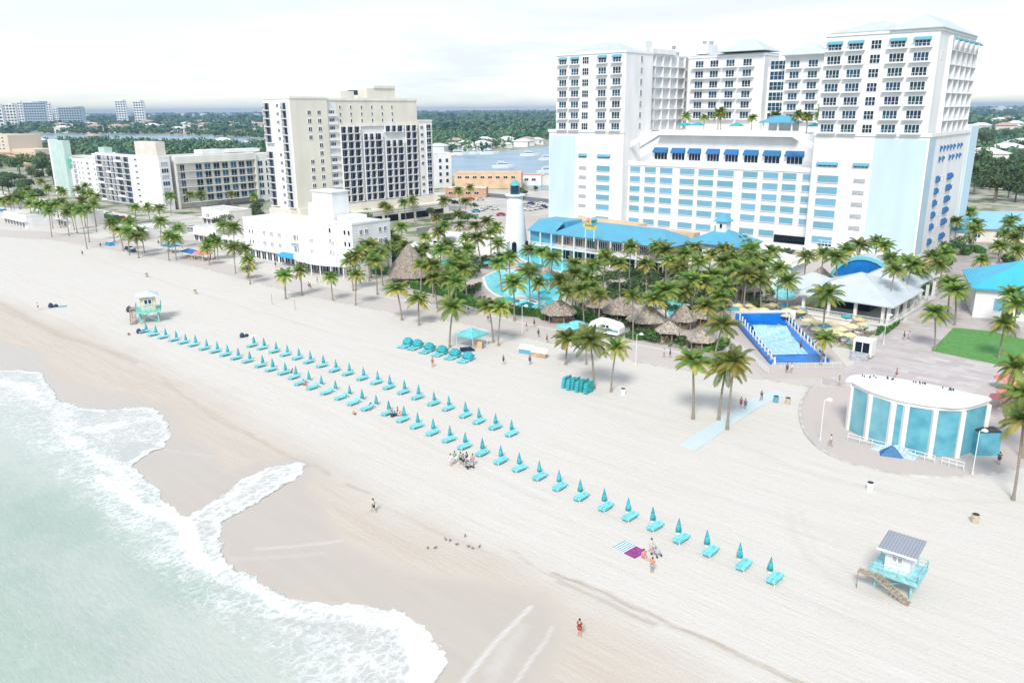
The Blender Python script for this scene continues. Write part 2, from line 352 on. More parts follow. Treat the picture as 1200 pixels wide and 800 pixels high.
def rng_(nt, x, a, b, c=0., d=1.):
    n = N(nt, 'ShaderNodeMapRange', interpolation_type='SMOOTHSTEP'); nt.links.new(x, n.inputs[0])
    for i, k in enumerate((a, b, c, d)): n.inputs[i+1].default_value = k
    return n.outputs[0]
def mixc(nt, f, a, b):
    n = N(nt, 'ShaderNodeMix', data_type='RGBA')
    for i, x in ((0, f), (6, a), (7, b)):
        if isinstance(x, (tuple, float, int)): n.inputs[i].default_value = (*x, 1) if isinstance(x, tuple) else x
        else: nt.links.new(x, n.inputs[i])
    return n.outputs[2]
def stretchv(nt, v, s):
    m = N(nt, 'ShaderNodeMapping'); m.inputs['Scale'].default_value = s; nt.links.new(v, m.inputs[0]); return m.outputs[0]
def foam_mask(nt, pos, fa):
    vo = N(nt, 'ShaderNodeTexVoronoi', feature='DISTANCE_TO_EDGE'); vo.inputs['Scale'].default_value = 1.15
    warp = N(nt, 'ShaderNodeVectorMath', operation='ADD'); nz = N(nt, 'ShaderNodeTexNoise'); nz.inputs['Scale'].default_value = .9; nz.inputs['Detail'].default_value = 5; nt.links.new(pos, nz.inputs['Vector'])
    sc1 = N(nt, 'ShaderNodeVectorMath', operation='SCALE'); sc1.inputs['Scale'].default_value = 1.6; nt.links.new(nz.outputs[1], sc1.inputs[0])
    nt.links.new(stretchv(nt, pos, (1.0, .55, 1)), warp.inputs[0]); nt.links.new(sc1.outputs[0], warp.inputs[1]); nt.links.new(warp.outputs[0], vo.inputs['Vector'])
    lace = rng_(nt, vo.outputs[0], 0., .28, 1., 0.)
    fine = noise(nt, pos, 2.6, 8, .72); big = noise(nt, pos, .55, 6, .62, .6)
    t = mth(nt, 'ADD', mth(nt, 'MULTIPLY', lace, .20), mth(nt, 'ADD', mth(nt, 'MULTIPLY', fine, .34), mth(nt, 'MULTIPLY', big, .46)))
    return rng_(nt, mth(nt, 'ADD', t, fa), .88, 1.46)
m = bpy.data.materials.new('sea_water'); m.use_nodes = True; nt = m.node_tree; L = nt.links.new; b = nt.nodes['Principled BSDF']
pos = shore_common(nt, L); fm = foam_mask(nt, pos, attr(nt, 'foam'))
dp = mth(nt, 'ADD', attr(nt, 'depth'), mth(nt, 'MULTIPLY', mth(nt, 'SUBTRACT', noise(nt, stretchv(nt, pos, (.6, 1, 1)), .5, 6, .6), .5), .55), True)
wc = mixc(nt, rng_(nt, dp, 0., .45), (.50, .49, .45), (.45, .485, .435)); wc = mixc(nt, rng_(nt, dp, .4, 1.), wc, (.34, .42, .355))
streak = noise(nt, stretchv(nt, pos, (1., 3.2, 1)), 1.2, 8, .7, .8); wc = mixc(nt, rng_(nt, streak, .50, .68, 0., .30), wc, (.54, .575, .53))
L(mixc(nt, fm, wc, (.86, .87, .87)), b.inputs['Base Color']); L(rng_(nt, fm, 0, 1, .16, .8), b.inputs['Roughness']); b.inputs['IOR'].default_value = 1.33
bp = N(nt, 'ShaderNodeBump'); bp.inputs['Strength'].default_value = .55; bp.inputs['Distance'].default_value = .25
hh = mth(nt, 'ADD', mth(nt, 'MULTIPLY', noise(nt, stretchv(nt, pos, (.5, 1.2, 1)), 1.6, 7, .6), .8), mth(nt, 'MULTIPLY', fm, .5)); L(hh, bp.inputs['Height']); L(bp.outputs[0], b.inputs['Normal'])
ca = rng_(nt, mth(nt, 'ADD', attr(nt, 'cover'), mth(nt, 'MULTIPLY', mth(nt, 'SUBTRACT', noise(nt, pos, 1.4, 6, .65), .5), 1.0)), .42, .58)
tb_ = N(nt, 'ShaderNodeBsdfTransparent'); ms = N(nt, 'ShaderNodeMixShader'); L(ca, ms.inputs[0]); L(tb_.outputs[0], ms.inputs[1]); L(b.outputs[0], ms.inputs[2]); L(ms.outputs[0], nt.nodes['Material Output'].inputs[0])
SEAM = m
tag(put('sea', nmesh('sea', np.column_stack([P, Z]), F[keep], [SEAM], {'foam': fo, 'depth': dep, 'cover': cover})), kind='structure')

# ------------------------------------------------------------------ beach
P, U, V, F = grid(axis(-1300, -185, 70, 420, .34), axis(-30, 26, 118, 148, .34, 1.15))
ins = inside(P, SEAP); dE = dist_line(P, EDGE)
wetp = world_poly([(-80, 385), (0, 398), (55, 414), (57, 430), (68, 440), (110, 455), (166, 464), (190, 478), (215, 505), (252, 528), (270, 552), (310, 540), (360, 538), (366, 570), (385, 610), (420, 640), (500, 672),
                   (570, 684), (640, 690), (658, 706), (664, 735), (650, 790), (640, 840)])
wetp = np.vstack([[uv(-1500, 44)], wetp, [uv(60, 45)], [uv(900, 45)], [uv(900, -900)], [uv(-1500, -900)]])
Pn = P+np.stack([fnoise(P, 6, 5)-.5, fnoise(P, 6, 6)-.5], 1)*2.2
wi = inside(Pn, wetp); dW = dist_line(Pn, wetp[:-2]); wet = ss(-1.8, 1.8, np.where(wi, dW, -dW))*.8
wet = np.maximum(wet, np.exp(-dE/3.0)*.9)
dampp = world_poly([(-100, 330), (0, 352), (100, 385), (190, 432), (290, 490), (380, 538), (460, 588), (560, 636), (650, 684), (760, 745), (860, 810)])
dampp = np.vstack([[uv(-1500, 62)], dampp, [uv(900, 52)], [uv(900, -900)], [uv(-1500, -900)]])
Pn2 = P+np.stack([fnoise(P, 9, 15)-.5, fnoise(P, 9, 16)-.5], 1)*5
di = inside(Pn2, dampp); dD = dist_line(Pn2, dampp[:-2]); damp = ss(-4.5, 5, np.where(di, dD, -dD))
mark = lines(P+np.stack([fnoise(P, 2.5, 25)-.5, fnoise(P, 2.5, 26)-.5], 1)*.9, [([(650, 672), (700, 690), (750, 714), (800, 738), (860, 763), (1000, 830)], .28, 1.), ([(655, 681), (715, 706), (765, 732)], .35, .8),
    ([(188, 443), (215, 464), (250, 489), (290, 508), (330, 530), (362, 546)], .35, .5), ([(190, 448), (240, 478), (300, 512)], .3, .35), ([(371, 545), (386, 556)], .3, .7), ([(407, 567), (434, 579)], .3, .7),
    ([(600, 645), (624, 661)], .25, .5), ([(0, 355), (37, 376), (75, 395), (110, 405), (160, 425)], .9, .55), ([(0, 362), (60, 388), (95, 400)], .5, .4), ([(650, 676), (590, 655), (520, 628), (440, 590)], .25, .3), ([(925, 598), (930, 625), (948, 655), (985, 685), (1030, 700)], .5, .16), ([(938, 600), (944, 625), (962, 650), (1000, 672)], .4, .14), ([(700, 600), (800, 640), (930, 700), (1080, 760)], .5, .16), ([(640, 520), (760, 560), (900, 600), (1010, 640)], .5, .12), ([(860, 520), (960, 560), (1080, 585), (1200, 590)], .5, .14), ([(400, 470), (520, 530), (640, 590)], .5, .14), ([(100, 300), (250, 350), (420, 400)], .6, .14)])
foam_b = lines(P, [([(622, 711), (606, 727), (585, 747), (562, 774), (540, 802), (500, 850)], .34, .48), ([(647, 735), (640, 750), (624, 770), (604, 800), (590, 830)], .28, .42), ([(612, 735), (600, 755), (588, 775), (570, 812)], .9, .26), ([(600, 745), (570, 790)], .7, .25), ([(300, 643), (345, 640), (400, 634)], .5, .3),
    ([(270, 655), (330, 652), (380, 648)], .6, .22), ([(180, 524), (220, 531), (250, 535)], .5, .25)])
ridge = fnoise(np.stack([U/5, V], 1), 1.4, 77, 3)-.5
Z = .12+.035*(fnoise(P, 4, 81)-.5)+.07*ridge*ss(50, 66, V)*(1-wet)
Z = Z*(1-wet*.9); sdE = np.where(ins, dE, -dE); Z = np.where(ins, -.03-.05*np.clip(dE, 0, 40), Z*ss(2, 9, -sdE)+.004)
Z = np.maximum(Z, -2.5)-.05*mark
far = (V < 4); keepb = ~(far[F].all(1))
m = bpy.data.materials.new('beach_sand'); m.use_nodes = True; nt = m.node_tree; L = nt.links.new; b = nt.nodes['Principled BSDF']; pos = shore_common(nt, L)
wetA, dampA, markA = attr(nt, 'wet'), attr(nt, 'damp'), attr(nt, 'mark')
along = noise(nt, stretchv(nt, pos, (.10, 1.3, 1)), .55, 6, .6, .25); alo2 = noise(nt, stretchv(nt, pos, (.18, 2.2, 1)), 1.1, 5, .65, .4); blot = noise(nt, pos, .09, 5, .6)
dry = mixc(nt, rng_(nt, along, .42, .66), (.60, .565, .51), (.585, .545, .49)); dry = mixc(nt, rng_(nt, alo2, .56, .74, 0, .25), dry, (.52, .48, .43)); dry = mixc(nt, rng_(nt, blot, .40, .66, 0, .6), dry, (.60, .57, .53))
vor = N(nt, 'ShaderNodeTexNoise'); vor.inputs['Scale'].default_value = 2.6; vor.inputs['Detail'].default_value = 3; L(pos, vor.inputs['Vector']); dry = mixc(nt, rng_(nt, vor.outputs[0], .60, .72, 0, .22), dry, (.44, .415, .37))
dmp = mixc(nt, rng_(nt, along, .4, .65), (.535, .475, .405), (.51, .445, .375)); c = mixc(nt, dampA, dry, dmp)
c = mixc(nt, mth(nt, 'MULTIPLY', wetA, 1.1, True), c, mixc(nt, rng_(nt, along, .35, .7), (.465, .41, .355), (.49, .435, .38))); c = mixc(nt, mth(nt, 'MULTIPLY', markA, rng_(nt, alo2, .3, .6, .5, 1.), True), c, (.39, .33, .26))
fmb = rng_(nt, mth(nt, 'MULTIPLY', attr(nt, 'foamb'), mth(nt, 'ADD', noise(nt, stretchv(nt, pos, (1, .6, 1)), 1.1, 6, .7), .5)), .06, .9, 0, .8); L(mixc(nt, fmb, c, (.84, .85, .85)), b.inputs['Base Color'])
L(rng_(nt, wetA, .2, .85, .95, .22), b.inputs['Roughness']); b.inputs['Specular IOR Level'].default_value = .4
bp = N(nt, 'ShaderNodeBump'); bp.inputs['Distance'].default_value = .35; L(rng_(nt, wetA, 0, .6, .5, .02), bp.inputs['Strength'])
L(mth(nt, 'ADD', mth(nt, 'MULTIPLY', alo2, .5), mth(nt, 'ADD', mth(nt, 'MULTIPLY', along, .5), mth(nt, 'MULTIPLY', noise(nt, pos, 3.2, 4, .6), .35))), bp.inputs['Height']); L(bp.outputs[0], b.inputs['Normal'])
SAND = m
tag(put('beach', nmesh('beach', np.column_stack([P, Z]), F[keepb], [SAND], {'wet': wet, 'damp': damp, 'mark': mark, 'foamb': foam_b})), kind='structure')

# ------------------------------------------------------------------ ground to the horizon, waterway, pavements
def plate(name, poly, z, m, kind='structure', th=None, label=None):
    b = MB(); poly = [tuple(p[:2]) for p in poly]
    if sum(poly[i-1][0]*poly[i][1]-poly[i][0]*poly[i-1][1] for i in range(len(poly))) < 0: poly = poly[::-1]
    if th: b.prism(poly, z-th, z)
    else: b.add([(x, y, z) for x, y in poly], [tuple(range(len(poly)))])
    return tag(b.build(name, m), kind=kind)
def ground_mat(name, c1, c2, c3, s=.02):
    m = bpy.data.materials.new(name); m.use_nodes = True; nt = m.node_tree; b = nt.nodes['Principled BSDF']; b.inputs['Roughness'].default_value = .95; b.inputs['Specular IOR Level'].default_value = .1
    geo = N(nt, 'ShaderNodeNewGeometry'); a = noise(nt, geo.outputs['Position'], s, 6, .6); c = mixc(nt, rng_(nt, a, .42, .55), c1, c2)
    a2 = noise(nt, geo.outputs['Position'], s*5, 5, .6); c = mixc(nt, rng_(nt, a2, .46, .58), c, c3); nt.links.new(c, b.inputs['Base Color']); return m
GROUND = ground_mat('town_ground', (.40, .38, .33), (.44, .42, .35), (.17, .22, .12))
b = MB(); S_ = 26000
near_ = [uv(-S_, 150), uv(S_, 150), uv(S_, S_), uv(-S_, S_)]
plate('ground', near_, -.06, GROUND)
b = MB(); b.add([(*uv(-S_, -S_), -3.2), (*uv(S_, -S_), -3.2), (*uv(S_, 150), -3.2), (*uv(-S_, 150), -3.2)], [(0, 1, 2, 3)]); tag(b.build('sea_bed', SAND), kind='structure')
def paving(name, c1, c2, s=.8, c3=(.42, .38, .35)):
    m = bpy.data.materials.new(name); m.use_nodes = True; nt = m.node_tree; b = nt.nodes['Principled BSDF']; b.inputs['Roughness'].default_value = .85
    pos = shore_common(nt, nt.links.new); br = N(nt, 'ShaderNodeTexBrick'); br.inputs['Scale'].default_value = s; br.inputs['Color1'].default_value = (*c1, 1); br.inputs['Color2'].default_value = (*c2, 1); br.inputs['Mortar'].default_value = (*c3, 1)
    br.inputs['Mortar Size'].default_value = .012; br.inputs['Bias'].default_value = .1; nt.links.new(pos, br.inputs['Vector'])
    n = noise(nt, stretchv(nt, pos, (1, 3, 1)), .30, 5, .6); nt.links.new(mixc(nt, rng_(nt, n, .45, .58, 0, .65), br.outputs[0], c2), b.inputs['Base Color']); return m
PAVE = paving('rose_paving', (.52, .45, .42), (.50, .44, .405), .5); PLAZA = paving('plaza_tiles', (.58, .54, .52), (.44, .385, .375), .13, (.5, .45, .42))
PROM = paving('promenade_brick', (.54, .495, .455), (.52, .47, .43), .9)
# promenade, plaza, apron round the bandstand (each a few mm above the one below), with a low edging kerb
up = [(-40, 268), (60, 272), (150, 285), (240, 303), (330, 325), (420, 345), (480, 354), (560, 368), (640, 386), (700, 397), (760, 408), (870, 428), (962, 437)]
lo = [(962, 456), (900, 447), (840, 440), (760, 428), (700, 413), (620, 398), (540, 380), (440, 364), (330, 340), (240, 316), (150, 297), (60, 282), (-40, 276)]
plate('promenade', gs(up)+gs(lo), .172, PROM, th=.3)
plate('plaza', gs([(962, 437), (1000, 428), (1012, 400), (1052, 372), (1085, 340), (1110, 300), (1128, 285), (1260, 270), (1330, 420), (1250, 455), (1100, 470), (964, 452)]), .176, PLAZA, th=.3)
apr = [(950, 452), (938, 475), (940, 500), (955, 522), (985, 540), (1030, 553), (1090, 560), (1150, 558), (1200, 548), (1260, 532), (1330, 500), (1330, 440), (1100, 465)]
plate('plaza_apron', gs(apr), .180, PAVE, th=.3)
def strip(pts, wd, z0, z1, b=None, mi=0, closed=False):
    b = b or MB(); n = len(pts); Lf, Rt = [], []
    for i in range(n):
        a = Vector(pts[max(0, i-1)]); c = Vector(pts[min(n-1, i+1)]); d = (c-a).normalized(); q = Vector((-d.y, d.x))*wd/2; p = Vector(pts[i]); Lf.append(p+q); Rt.append(p-q)
    for i in range(n-1):
        q = [Lf[i], Lf[i+1], Rt[i+1], Rt[i]]; v = [(p.x, p.y, z0) for p in q]+[(p.x, p.y, z1) for p in q]
        b.add(v, [(0, 3, 2, 1), (4, 5, 6, 7), (0, 1, 5, 4), (1, 2, 6, 5), (2, 3, 7, 6), (3, 0, 4, 7)], mi)
    return b
def smooth(pts, k=6):
    o = []
    for i in range(len(pts)-1):
        p0, p1, p2, p3 = [Vector(pts[max(0, min(len(pts)-1, i+j))]) for j in (-1, 0, 1, 2)]
        for t in np.arange(0, 1, 1/k): o.append(tuple(.5*((2*p1)+(-p0+p2)*t+(2*p0-5*p1+4*p2-p3)*t*t+(-p0+3*p1-3*p2+p3)*t**3)))
    return o+[tuple(pts[-1])]
tag(strip(smooth(gs(apr[:10])), .35, .1, .30).build('kerb', CONC), kind='structure')
tag(strip(smooth(gs(lo)), .3, .1, .27).build('promenade_kerb', CONC), kind='structure')
plate('lawn', gs([(1091, 412), (1117, 385), (1160, 389), (1206, 400), (1235, 424), (1168, 428)]), .24, GRASS, th=.1)
plate('resort_terrace', gs([(455, 348), (560, 366), (640, 384), (700, 395), (870, 426), (905, 430), (985, 405), (1050, 370), (1090, 330)])+[uv(-60, 266), uv(-238, 266), uv(-238, 212)], .168, PAVE, th=.2)
# the bay and the lagoon behind the town, far sand spits
WATER = mat('bay_water', (.20, .32, .42), .25, .10, .02, bump=.25, bs=.5, spec=.3)
bay1 = gs([(500, 178), (520, 186), (545, 181), (590, 177), (640, 172), (700, 168)])+gs([(760, 200), (700, 232), (640, 226), (600, 214), (560, 212), (520, 205), (500, 205)])
plate('bay', bay1, -.02, WATER)
lag = gs([(-80, 166), (0, 165), (60, 169), (130, 168), (200, 170), (330, 175), (520, 186), (520, 177), (330, 164), (250, 160), (150, 157.5), (0, 158), (-80, 158)])
plate('lagoon_inlet', lag, -.04, WATER)
lot = gs([(508, 236), (560, 231), (600, 234), (600, 262), (560, 262), (505, 262)])
LOTM = mat('pale_paving', (.55, .52, .47), .9, .1, .08)
plate('parking_lot', gs([(500, 226), (560, 222), (660, 224), (760, 240), (640, 256), (600, 266), (540, 263), (505, 262)]), .02, LOTM)
plate('side_street', gs([(488, 268), (540, 259), (612, 262), (612, 269), (540, 267), (490, 277)]), .06, ASPH)
plate('bay_road', gs([(505, 230), (560, 225), (640, 233), (720, 244), (720, 249), (640, 238), (560, 229.5), (506, 235)]), .06, ASPH)
plate('beach_street', gs([(-60, 238), (60, 248), (130, 262), (200, 268), (285, 285), (285, 278), (200, 260), (130, 253), (60, 240), (-60, 230)]), .165, mat('worn_asphalt', (.34, .335, .33), .9, .15, .2))
plate('side_road', gs([(1120, 270), (1165, 262), (1170, 300), (1140, 330), (1105, 335)]), .190, mat('pale_road', (.42, .37, .35), .9, .1, .2))
plate('town_yard', gs([(110, 262), (200, 250), (300, 262), (290, 300), (200, 288), (130, 275)]), .160, LOTM)
# ------------------------------------------------------------------ the blue and white beach hotel
HL = g(643, 262); HR_ = g(1065, 306); HA = math.atan2(HR_[1]-HL[1], HR_[0]-HL[0])
hotel = thing('hotel', 'huge white beach hotel with pale blue end panels, teal shutters and two balconied towers', 'hotel', HL, HA)
b = MB(); b.box(0, 35, 0, 62, 0, 36.5); b.box(35.01, 106, 4, 62, 0, 25.2); b.box(35.01, 106, 12, 62, 25.2, 36.5); b.box(106.01, 139.5, 0, 61, 0, 36.5); b.box(106.01, 139.6, 48, 61.5, 0, 39)
b.box(3.4, 35, .01, 19, 36.5, 64.8); b.box(3.4, 31.6, 19.01, 55, 36.5, 64.8)                      # left tower and its wing
b.box(36, 68, 45, 58, 36.5, 64.2); b.box(68.01, 76, 49, 58, 36.5, 60); b.box(76.01, 91, 45, 58, 36.5, 62.8); b.box(91.01, 107, 47, 58, 36.5, 58)
b.box(106.6, 138.6, .01, 45, 36.5, 65.6); b.box(139.61, 140.8, 0, 8, 0, 36.5) if 0 else None
b.build('wall', WHITE, hotel)
b = MB()                                                                                         # parapets, ledges and cornices
for x0, x1, y0, y1, z in ((-.3, 35.3, -.3, .35, 36.5), (105.7, 139.9, -.3, .35, 36.5), (139.2, 139.9, .35, 61, 36.5), (-.3, .4, .35, 62, 36.5)): MB().box(x0, x1, y0, y1, z+.003, z+1.0).build('parapet', WTRIM, hotel)
MB().box(35.02, 105.98, 3.7, 4.2, 24.7, 26.2).build('terrace_parapet', WTRIM, hotel); MB().box(44, 97, 11.6, 12.1, 36.0, 37.5).build('terrace_parapet', WTRIM, hotel)
for (x0, x1, y0, y1, z) in ((3.1, 35.3, -.3, 19, 64.8), (106.3, 138.9, -.3, 45.3, 65.6), (35.8, 68.2, 44.7, 58, 64.2), (75.8, 91.2, 44.7, 58, 62.8), (3.1, 31.9, 19.01, 55, 64.8)): MB().box(x0, x1, y0, y1, z-.003, z+.7).build('cornice', WTRIM, hotel)
for x0, x1, d in ((35.2, 44, 1), (105.8, 97, -1)):                                               # sloping wing walls of the terrace
    for y in (4.4, 11.2):
        b.add([(x0, y, 31.0), (x1, y, 35.8), (x1, y, 37.5), (x0, y, 33.2), (x0, y+.5, 31.0), (x1, y+.5, 35.8), (x1, y+.5, 37.5), (x0, y+.5, 33.2)], [(0, 1, 2, 3), (7, 6, 5, 4), (0, 4, 5, 1), (3, 2, 6, 7), (0, 3, 7, 4), (1, 5, 6, 2)])
    b.box(min(x0, x1), max(x0, x1), 4.4, 4.9, 35.7, 36.6) if 0 else None
b.box(44, 97, 9.0, 11.58, 35.6, 36.1)
b.build('sloping_wall', WTRIM, hotel)
b = MB(); b.box(.3, 12.8, -.06, -.004, 2, 35.2); b.build('blue_panel', PALEB, hotel)
b = MB(); b.box(124.3, 138.9, -.06, -.004, 2, 35.6); b.build('blue_panel', PALEB, hotel)
b = MB(); b.box(139.61, 139.66, .4, 6.6, 2, 35.6); b.build('corner_panel', PALEB_SHADE, hotel)
b = MB(); b.box(139.61, 140.1, 50, 61, 0, 38.6); b.build('side_panel', PALEB, hotel)
b = MB(); b.box(0, 139.4, -1.2, -.004, 0, 1.6); b.box(0, 35, -2.5, -.004, 1.6, 2.2) ; b.build('plinth', WTRIM, hotel)
def shutter(w, h):
    def f():
        b = MB(); b.box(-w/2, w/2, -.12, .01, 0, h); b.box(-w/2-.12, w/2+.12, -.16, .01, h, h+.12, 1); b.box(-w/2-.15, w/2+.15, -.3, .01, -.15, -.004, 1)
        for i in range(1, 3): x = -w/2+w*i/3; b.box(x-.04, x+.04, -.15, -.12, 0, h, 1 if 0 else 0)
        return b.mesh('shutter', [SHUT, WTRIM])
    return cached(('s', round(w, 2), round(h, 2)), f)
rows = [22.2, 18.6, 14.95, 11.3, 7.6, 2.9]
cols = [(35.9, 40.2), (42.3, 46.9), (48.8, 53.8), (57, 62.7), (64.4, 70.2), (71.8, 77.7), (81.2, 86.4), (88.4, 93.6), (95.2, 99.8), (101.9, 104.3)]
for i, z in enumerate(rows):
    for x0, x1 in cols:
        if i == 5 and x0 > 94: continue
        put('shutter', shutter(x1-x0, 2.0), hotel, ((x0+x1)/2, 3.99, z))
    put('shutter', shutter(6.0, 2.0), hotel, (26.2, -.003, z)); put('shutter', shutter(6.4, 2.15), hotel, (111.4, -.003, z))
    put('louvre', cached(('lv', 3.4), lambda: MB().box(-1.7, 1.7, -.08, .01, 0, 1.3).box(-.6, -.5, -.12, -.08, 0, 1.3).box(.5, .6, -.12, -.08, 0, 1.3).mesh('louvre', GREYG)), hotel, (16.6, -.003, z+.2))
    put('louvre', CACHE[('lv', 3.4)], hotel, (121.0, -.003, z+.2))
for x, w_ in ((16.6, 3.5), (26.4, 5.4), (110.8, 6.2), (121.1, 4.4)):
    put('window', window(w_, 1.1, 4), hotel, (x, -.003, 27.0)); put('awning', awning(w_+.4, 1.0, .7, AWN2), hotel, (x, -.004, 27.5))
for x0, x1 in ((45, 51.4), (52.6, 58.6), (59.6, 65), (67, 72.4), (74, 79.6), (81.2, 87), (88.4, 95), (96.2, 103)):
    put('terrace_window', window(min(5.6, (x1-x0)*.9), 3.2, 4, gl=GLASSN), hotel, ((x0+x1)/2-4, 11.99, 26.5)); put('awning', awning(x1-x0-.5, 1.9, 1.6, AWN), hotel, ((x0+x1)/2-4, 11.98, 29.1))
put('terrace_railing', balcony(17, .1, 1.0), hotel, (95, 4.2, 26.2))
# tower fronts: 7 storeys of windows and balconies
for k in range(7):
    z = 37.3+k*4.0
    for x, n, bw in ((6.6, 3, 0), (12.3, 3, 0), (24.8, 3, 1), (31.2, 3, 1), (109.6, 4, 1), (115.8, 4, 1), (127.6, 4, 1), (134.2, 4, 1)):
        big = x > 100; put('window', window(4.2 if big else 3.6, 2.5, n, 1, GLASST if (k+int(x)) % 3 else GLASSN), hotel, (x, .0, z+.25)); put('balcony', balcony(5.6 if big else 4.8, 1.2), hotel, (x, 0, z+.1))
    for x in (17.2, 121.6): put('pair_window', window(3.0, 2.6, 3, 2, GLASSN), hotel, (x, 0, z+.1))
    put('side_window', window(1.6, 2.4, 2, 1, GLASSN), hotel, (35.0, 10.8, z+.2), R(90)); put('side_window', window(2.0, 2.6, 2, 1, GLASSN), hotel, (31.6, 51.3, z+.2), R(90))
for x in (6.6, 12.3, 24.8, 31.2, 109.6, 115.8, 127.6, 134.2): put('awning', awning(4.6 if x > 100 else 3.8, 1.0, .9, AWN2), hotel, (x, -.14, 63.2))
for i in range(5):
    y0 = 19.5+i*5.9
    for k in range(7): put('wing_balcony', cell(5.9, 4.0, 1.1, gl=PALEG), hotel, (31.6, y0+2.95, 36.9+k*4.0), R(90))
for i in range(5):
    y0 = 10+i*6.9
    for k in range(7): put('wing_balcony', cell(6.9, 4.0, 1.2, gl=PALEG), hotel, (138.6, y0+3.45, 36.9+k*4.0), R(90))
    put('awning', awning(5.6, 1.0, 1.0, AWN2), hotel, (140.11, y0+3.45, 63.5), R(90))
put('side_window', window(1.6, 2.2, 2), hotel, (138.6, 4, 58), R(90))
for i, x in enumerate((41, 47.4, 54.2, 61.2)):
    for k in range(6): put('window', window(3.6, 2.6, 3, 1, GLASST if (i+k) % 2 else GLASSN), hotel, (x, 45, 41.1+k*3.9)); put('balcony', balcony(6.2, 1.5), hotel, (x, 45, 40.9+k*3.9))
for k in range(6):
    put('glass_bay', window(6.4, 3.2, 4, 2, GLASST), hotel, (72, 49, 40+k*3.8))
    for x in (79.8, 86.6): put('wing_window', window(3.6, 2.5, 3, 1, GLASST), hotel, (x, 45, 40.2+k*3.8)); put('wing_balcony', balcony(5.8, 1.3), hotel, (x, 45, 40+k*3.8))
b = MB(); b.hip(36.5, 68, 45, 58, 65.0, .8, ov=0); b.build('roof', PALER, hotel)
b = MB(); b.hip(50, 67.5, 43.5, 57, 65.9, 4.6, ov=1.0); b.build('roof', PALER, hotel)
b = MB(); b.hip(76, 91, 43.5, 57, 63.5, 4.6, ov=.8); b.build('roof', PALER, hotel)
b = MB(); b.hip(8, 32, 2, 19, 65.5, 3.6, ov=.6); b.build('roof', PALER, hotel)
b = MB(); b.hip(109, 129, 1, 22, 66.4, 3.8, ov=1.2); b.hip(127, 137.5, 1, 42, 66.31, 4.4, ov=1.9); b.build('roof', PALER, hotel)
b = MB(); b.box(20, 33, 22, 40, 65.5, 67.3); b.box(37, 43, 47, 56, 65.9, 69.5); b.box(28, 32, 18, 23, 65.5, 69.9); b.build('plant_room', WHITE, hotel)
for x, y, z in ((29.5, 44, 68), (31, 44.5, 65.5), (40, 50, 69.5), (42, 52, 69.5)): MB().cyl(x, y, z, z+1.4, .7, .9).build('roof_vent', mat('galvanised', (.5, .52, .54), .4, .1, metal=.6), hotel)
# beach-side ground floor of the middle block
b = MB(); b.box(94, 105.5, 3.6, 3.96, 1.2, 3.7, 0); b.build('shopfront_glass', GLASSD, hotel)
put('window', window(4.5, 2.0, 4), hotel, (112.5, -.003, .2+1.7))
# right-hand end wall: two rows of small slits, six rows of shuttered groups
for r_, z in enumerate((31.8, 28.6)):
    for i in range(7): put('slit_window', cached('slw', lambda: MB().box(-.6, .6, -.12, .01, 0, 1.8).box(-.6, .6, -.5, -.12, .7, 1.6).mesh('slit_window', AWN)), hotel, (139.5, 14+i*4.2+(1.2 if i > 4 else 0), z), R(90)) if not (r_ == 1 and i == 2) else None
for z in rows:
    z += .3
    for y, w_ in ((14.5, 3.2), (30, 5.6)): put('end_shutter', cached(('es', w_), lambda w_=w_: MB().box(-w_/2, w_/2, -.35, .01, 0, 2.0).box(-w_/2, w_/2, -.7, -.35, .4, 1.6).mesh('shutter', AWN)), hotel, (139.5, y, z), R(90))
    for y in (18.5, 22.5, 36.0): put('slit_window', window(1.2, 1.6, 1, 1, GLASSD), hotel, (139.5, y, z+.2), R(90))
for x0, x1, y0, y1 in ((139.62, 144.5, 44, 56), (139.62, 148, 60, 70)):
    b = MB(); b.box(x0, x1, y0, y1, 0, 4.4); b.build('entrance_wing', WHITE, hotel); b = MB(); b.hip(x0, x1+.6, y0-.4, y1+.4, 4.4, 2.2, ov=.4); b.build('canopy_roof', BLUER, hotel)

# roof deck furniture on the podium
def H(x, y, z=0.): c, s = math.cos(HA), math.sin(HA); return (HL[0]+x*c-y*s, HL[1]+x*s+y*c, z)
deck = thing('pavilion', 'small blue hipped pavilion on the hotel roof deck among potted palms', 'pavilion', H(84, 26, 36.5), HA)
b = MB(); [b.box(x, x+.5, y, y+.5, 0, 3.4) for x in (-5.5, 0, 5) for y in (-3, 2.5)]; b.box(-5.4, 5.4, -2.9, 2.9, 0, 1.1) if 0 else None; b.box(-5.5, 5.5, 2.4, 2.9, 0, 3.39); b.build('posts', WTRIM, deck)
b = MB(); b.hip(-6, 6, -3.6, 3.6, 3.4, 2.2, ov=.5); b.build('roof', BLUER, deck)
def tent(name, label, group, loc, rot, s, m, h=2.4, cat='sun canopy'):
    t = thing(name, label, cat, loc, rot, group); b = MB()
    for x in (-s/2, s/2-.1):
        for y in (-s/2, s/2-.1): b.box(x, x+.1, y, y+.1, 0, h)
    b.build('frame', RAIL, t); b = MB(); b.hip(-s/2, s/2, -s/2, s/2, h, s*.28, ov=.15, th=.3); b.build('canopy', m, t); return t
for i, (x, y) in enumerate(((48, 22), (53, 23), (70, 20), (98, 21), (101, 23))): tent('sun_canopy', ['leftmost', 'second from left', 'middle', 'second from right', 'rightmost'][i]+' of the small aqua canopies on the hotel roof deck', 'canopies on the hotel roof deck', H(x, y, 36.5), HA, 3.6, TEALF if i != 4 else AWN, 2.3)

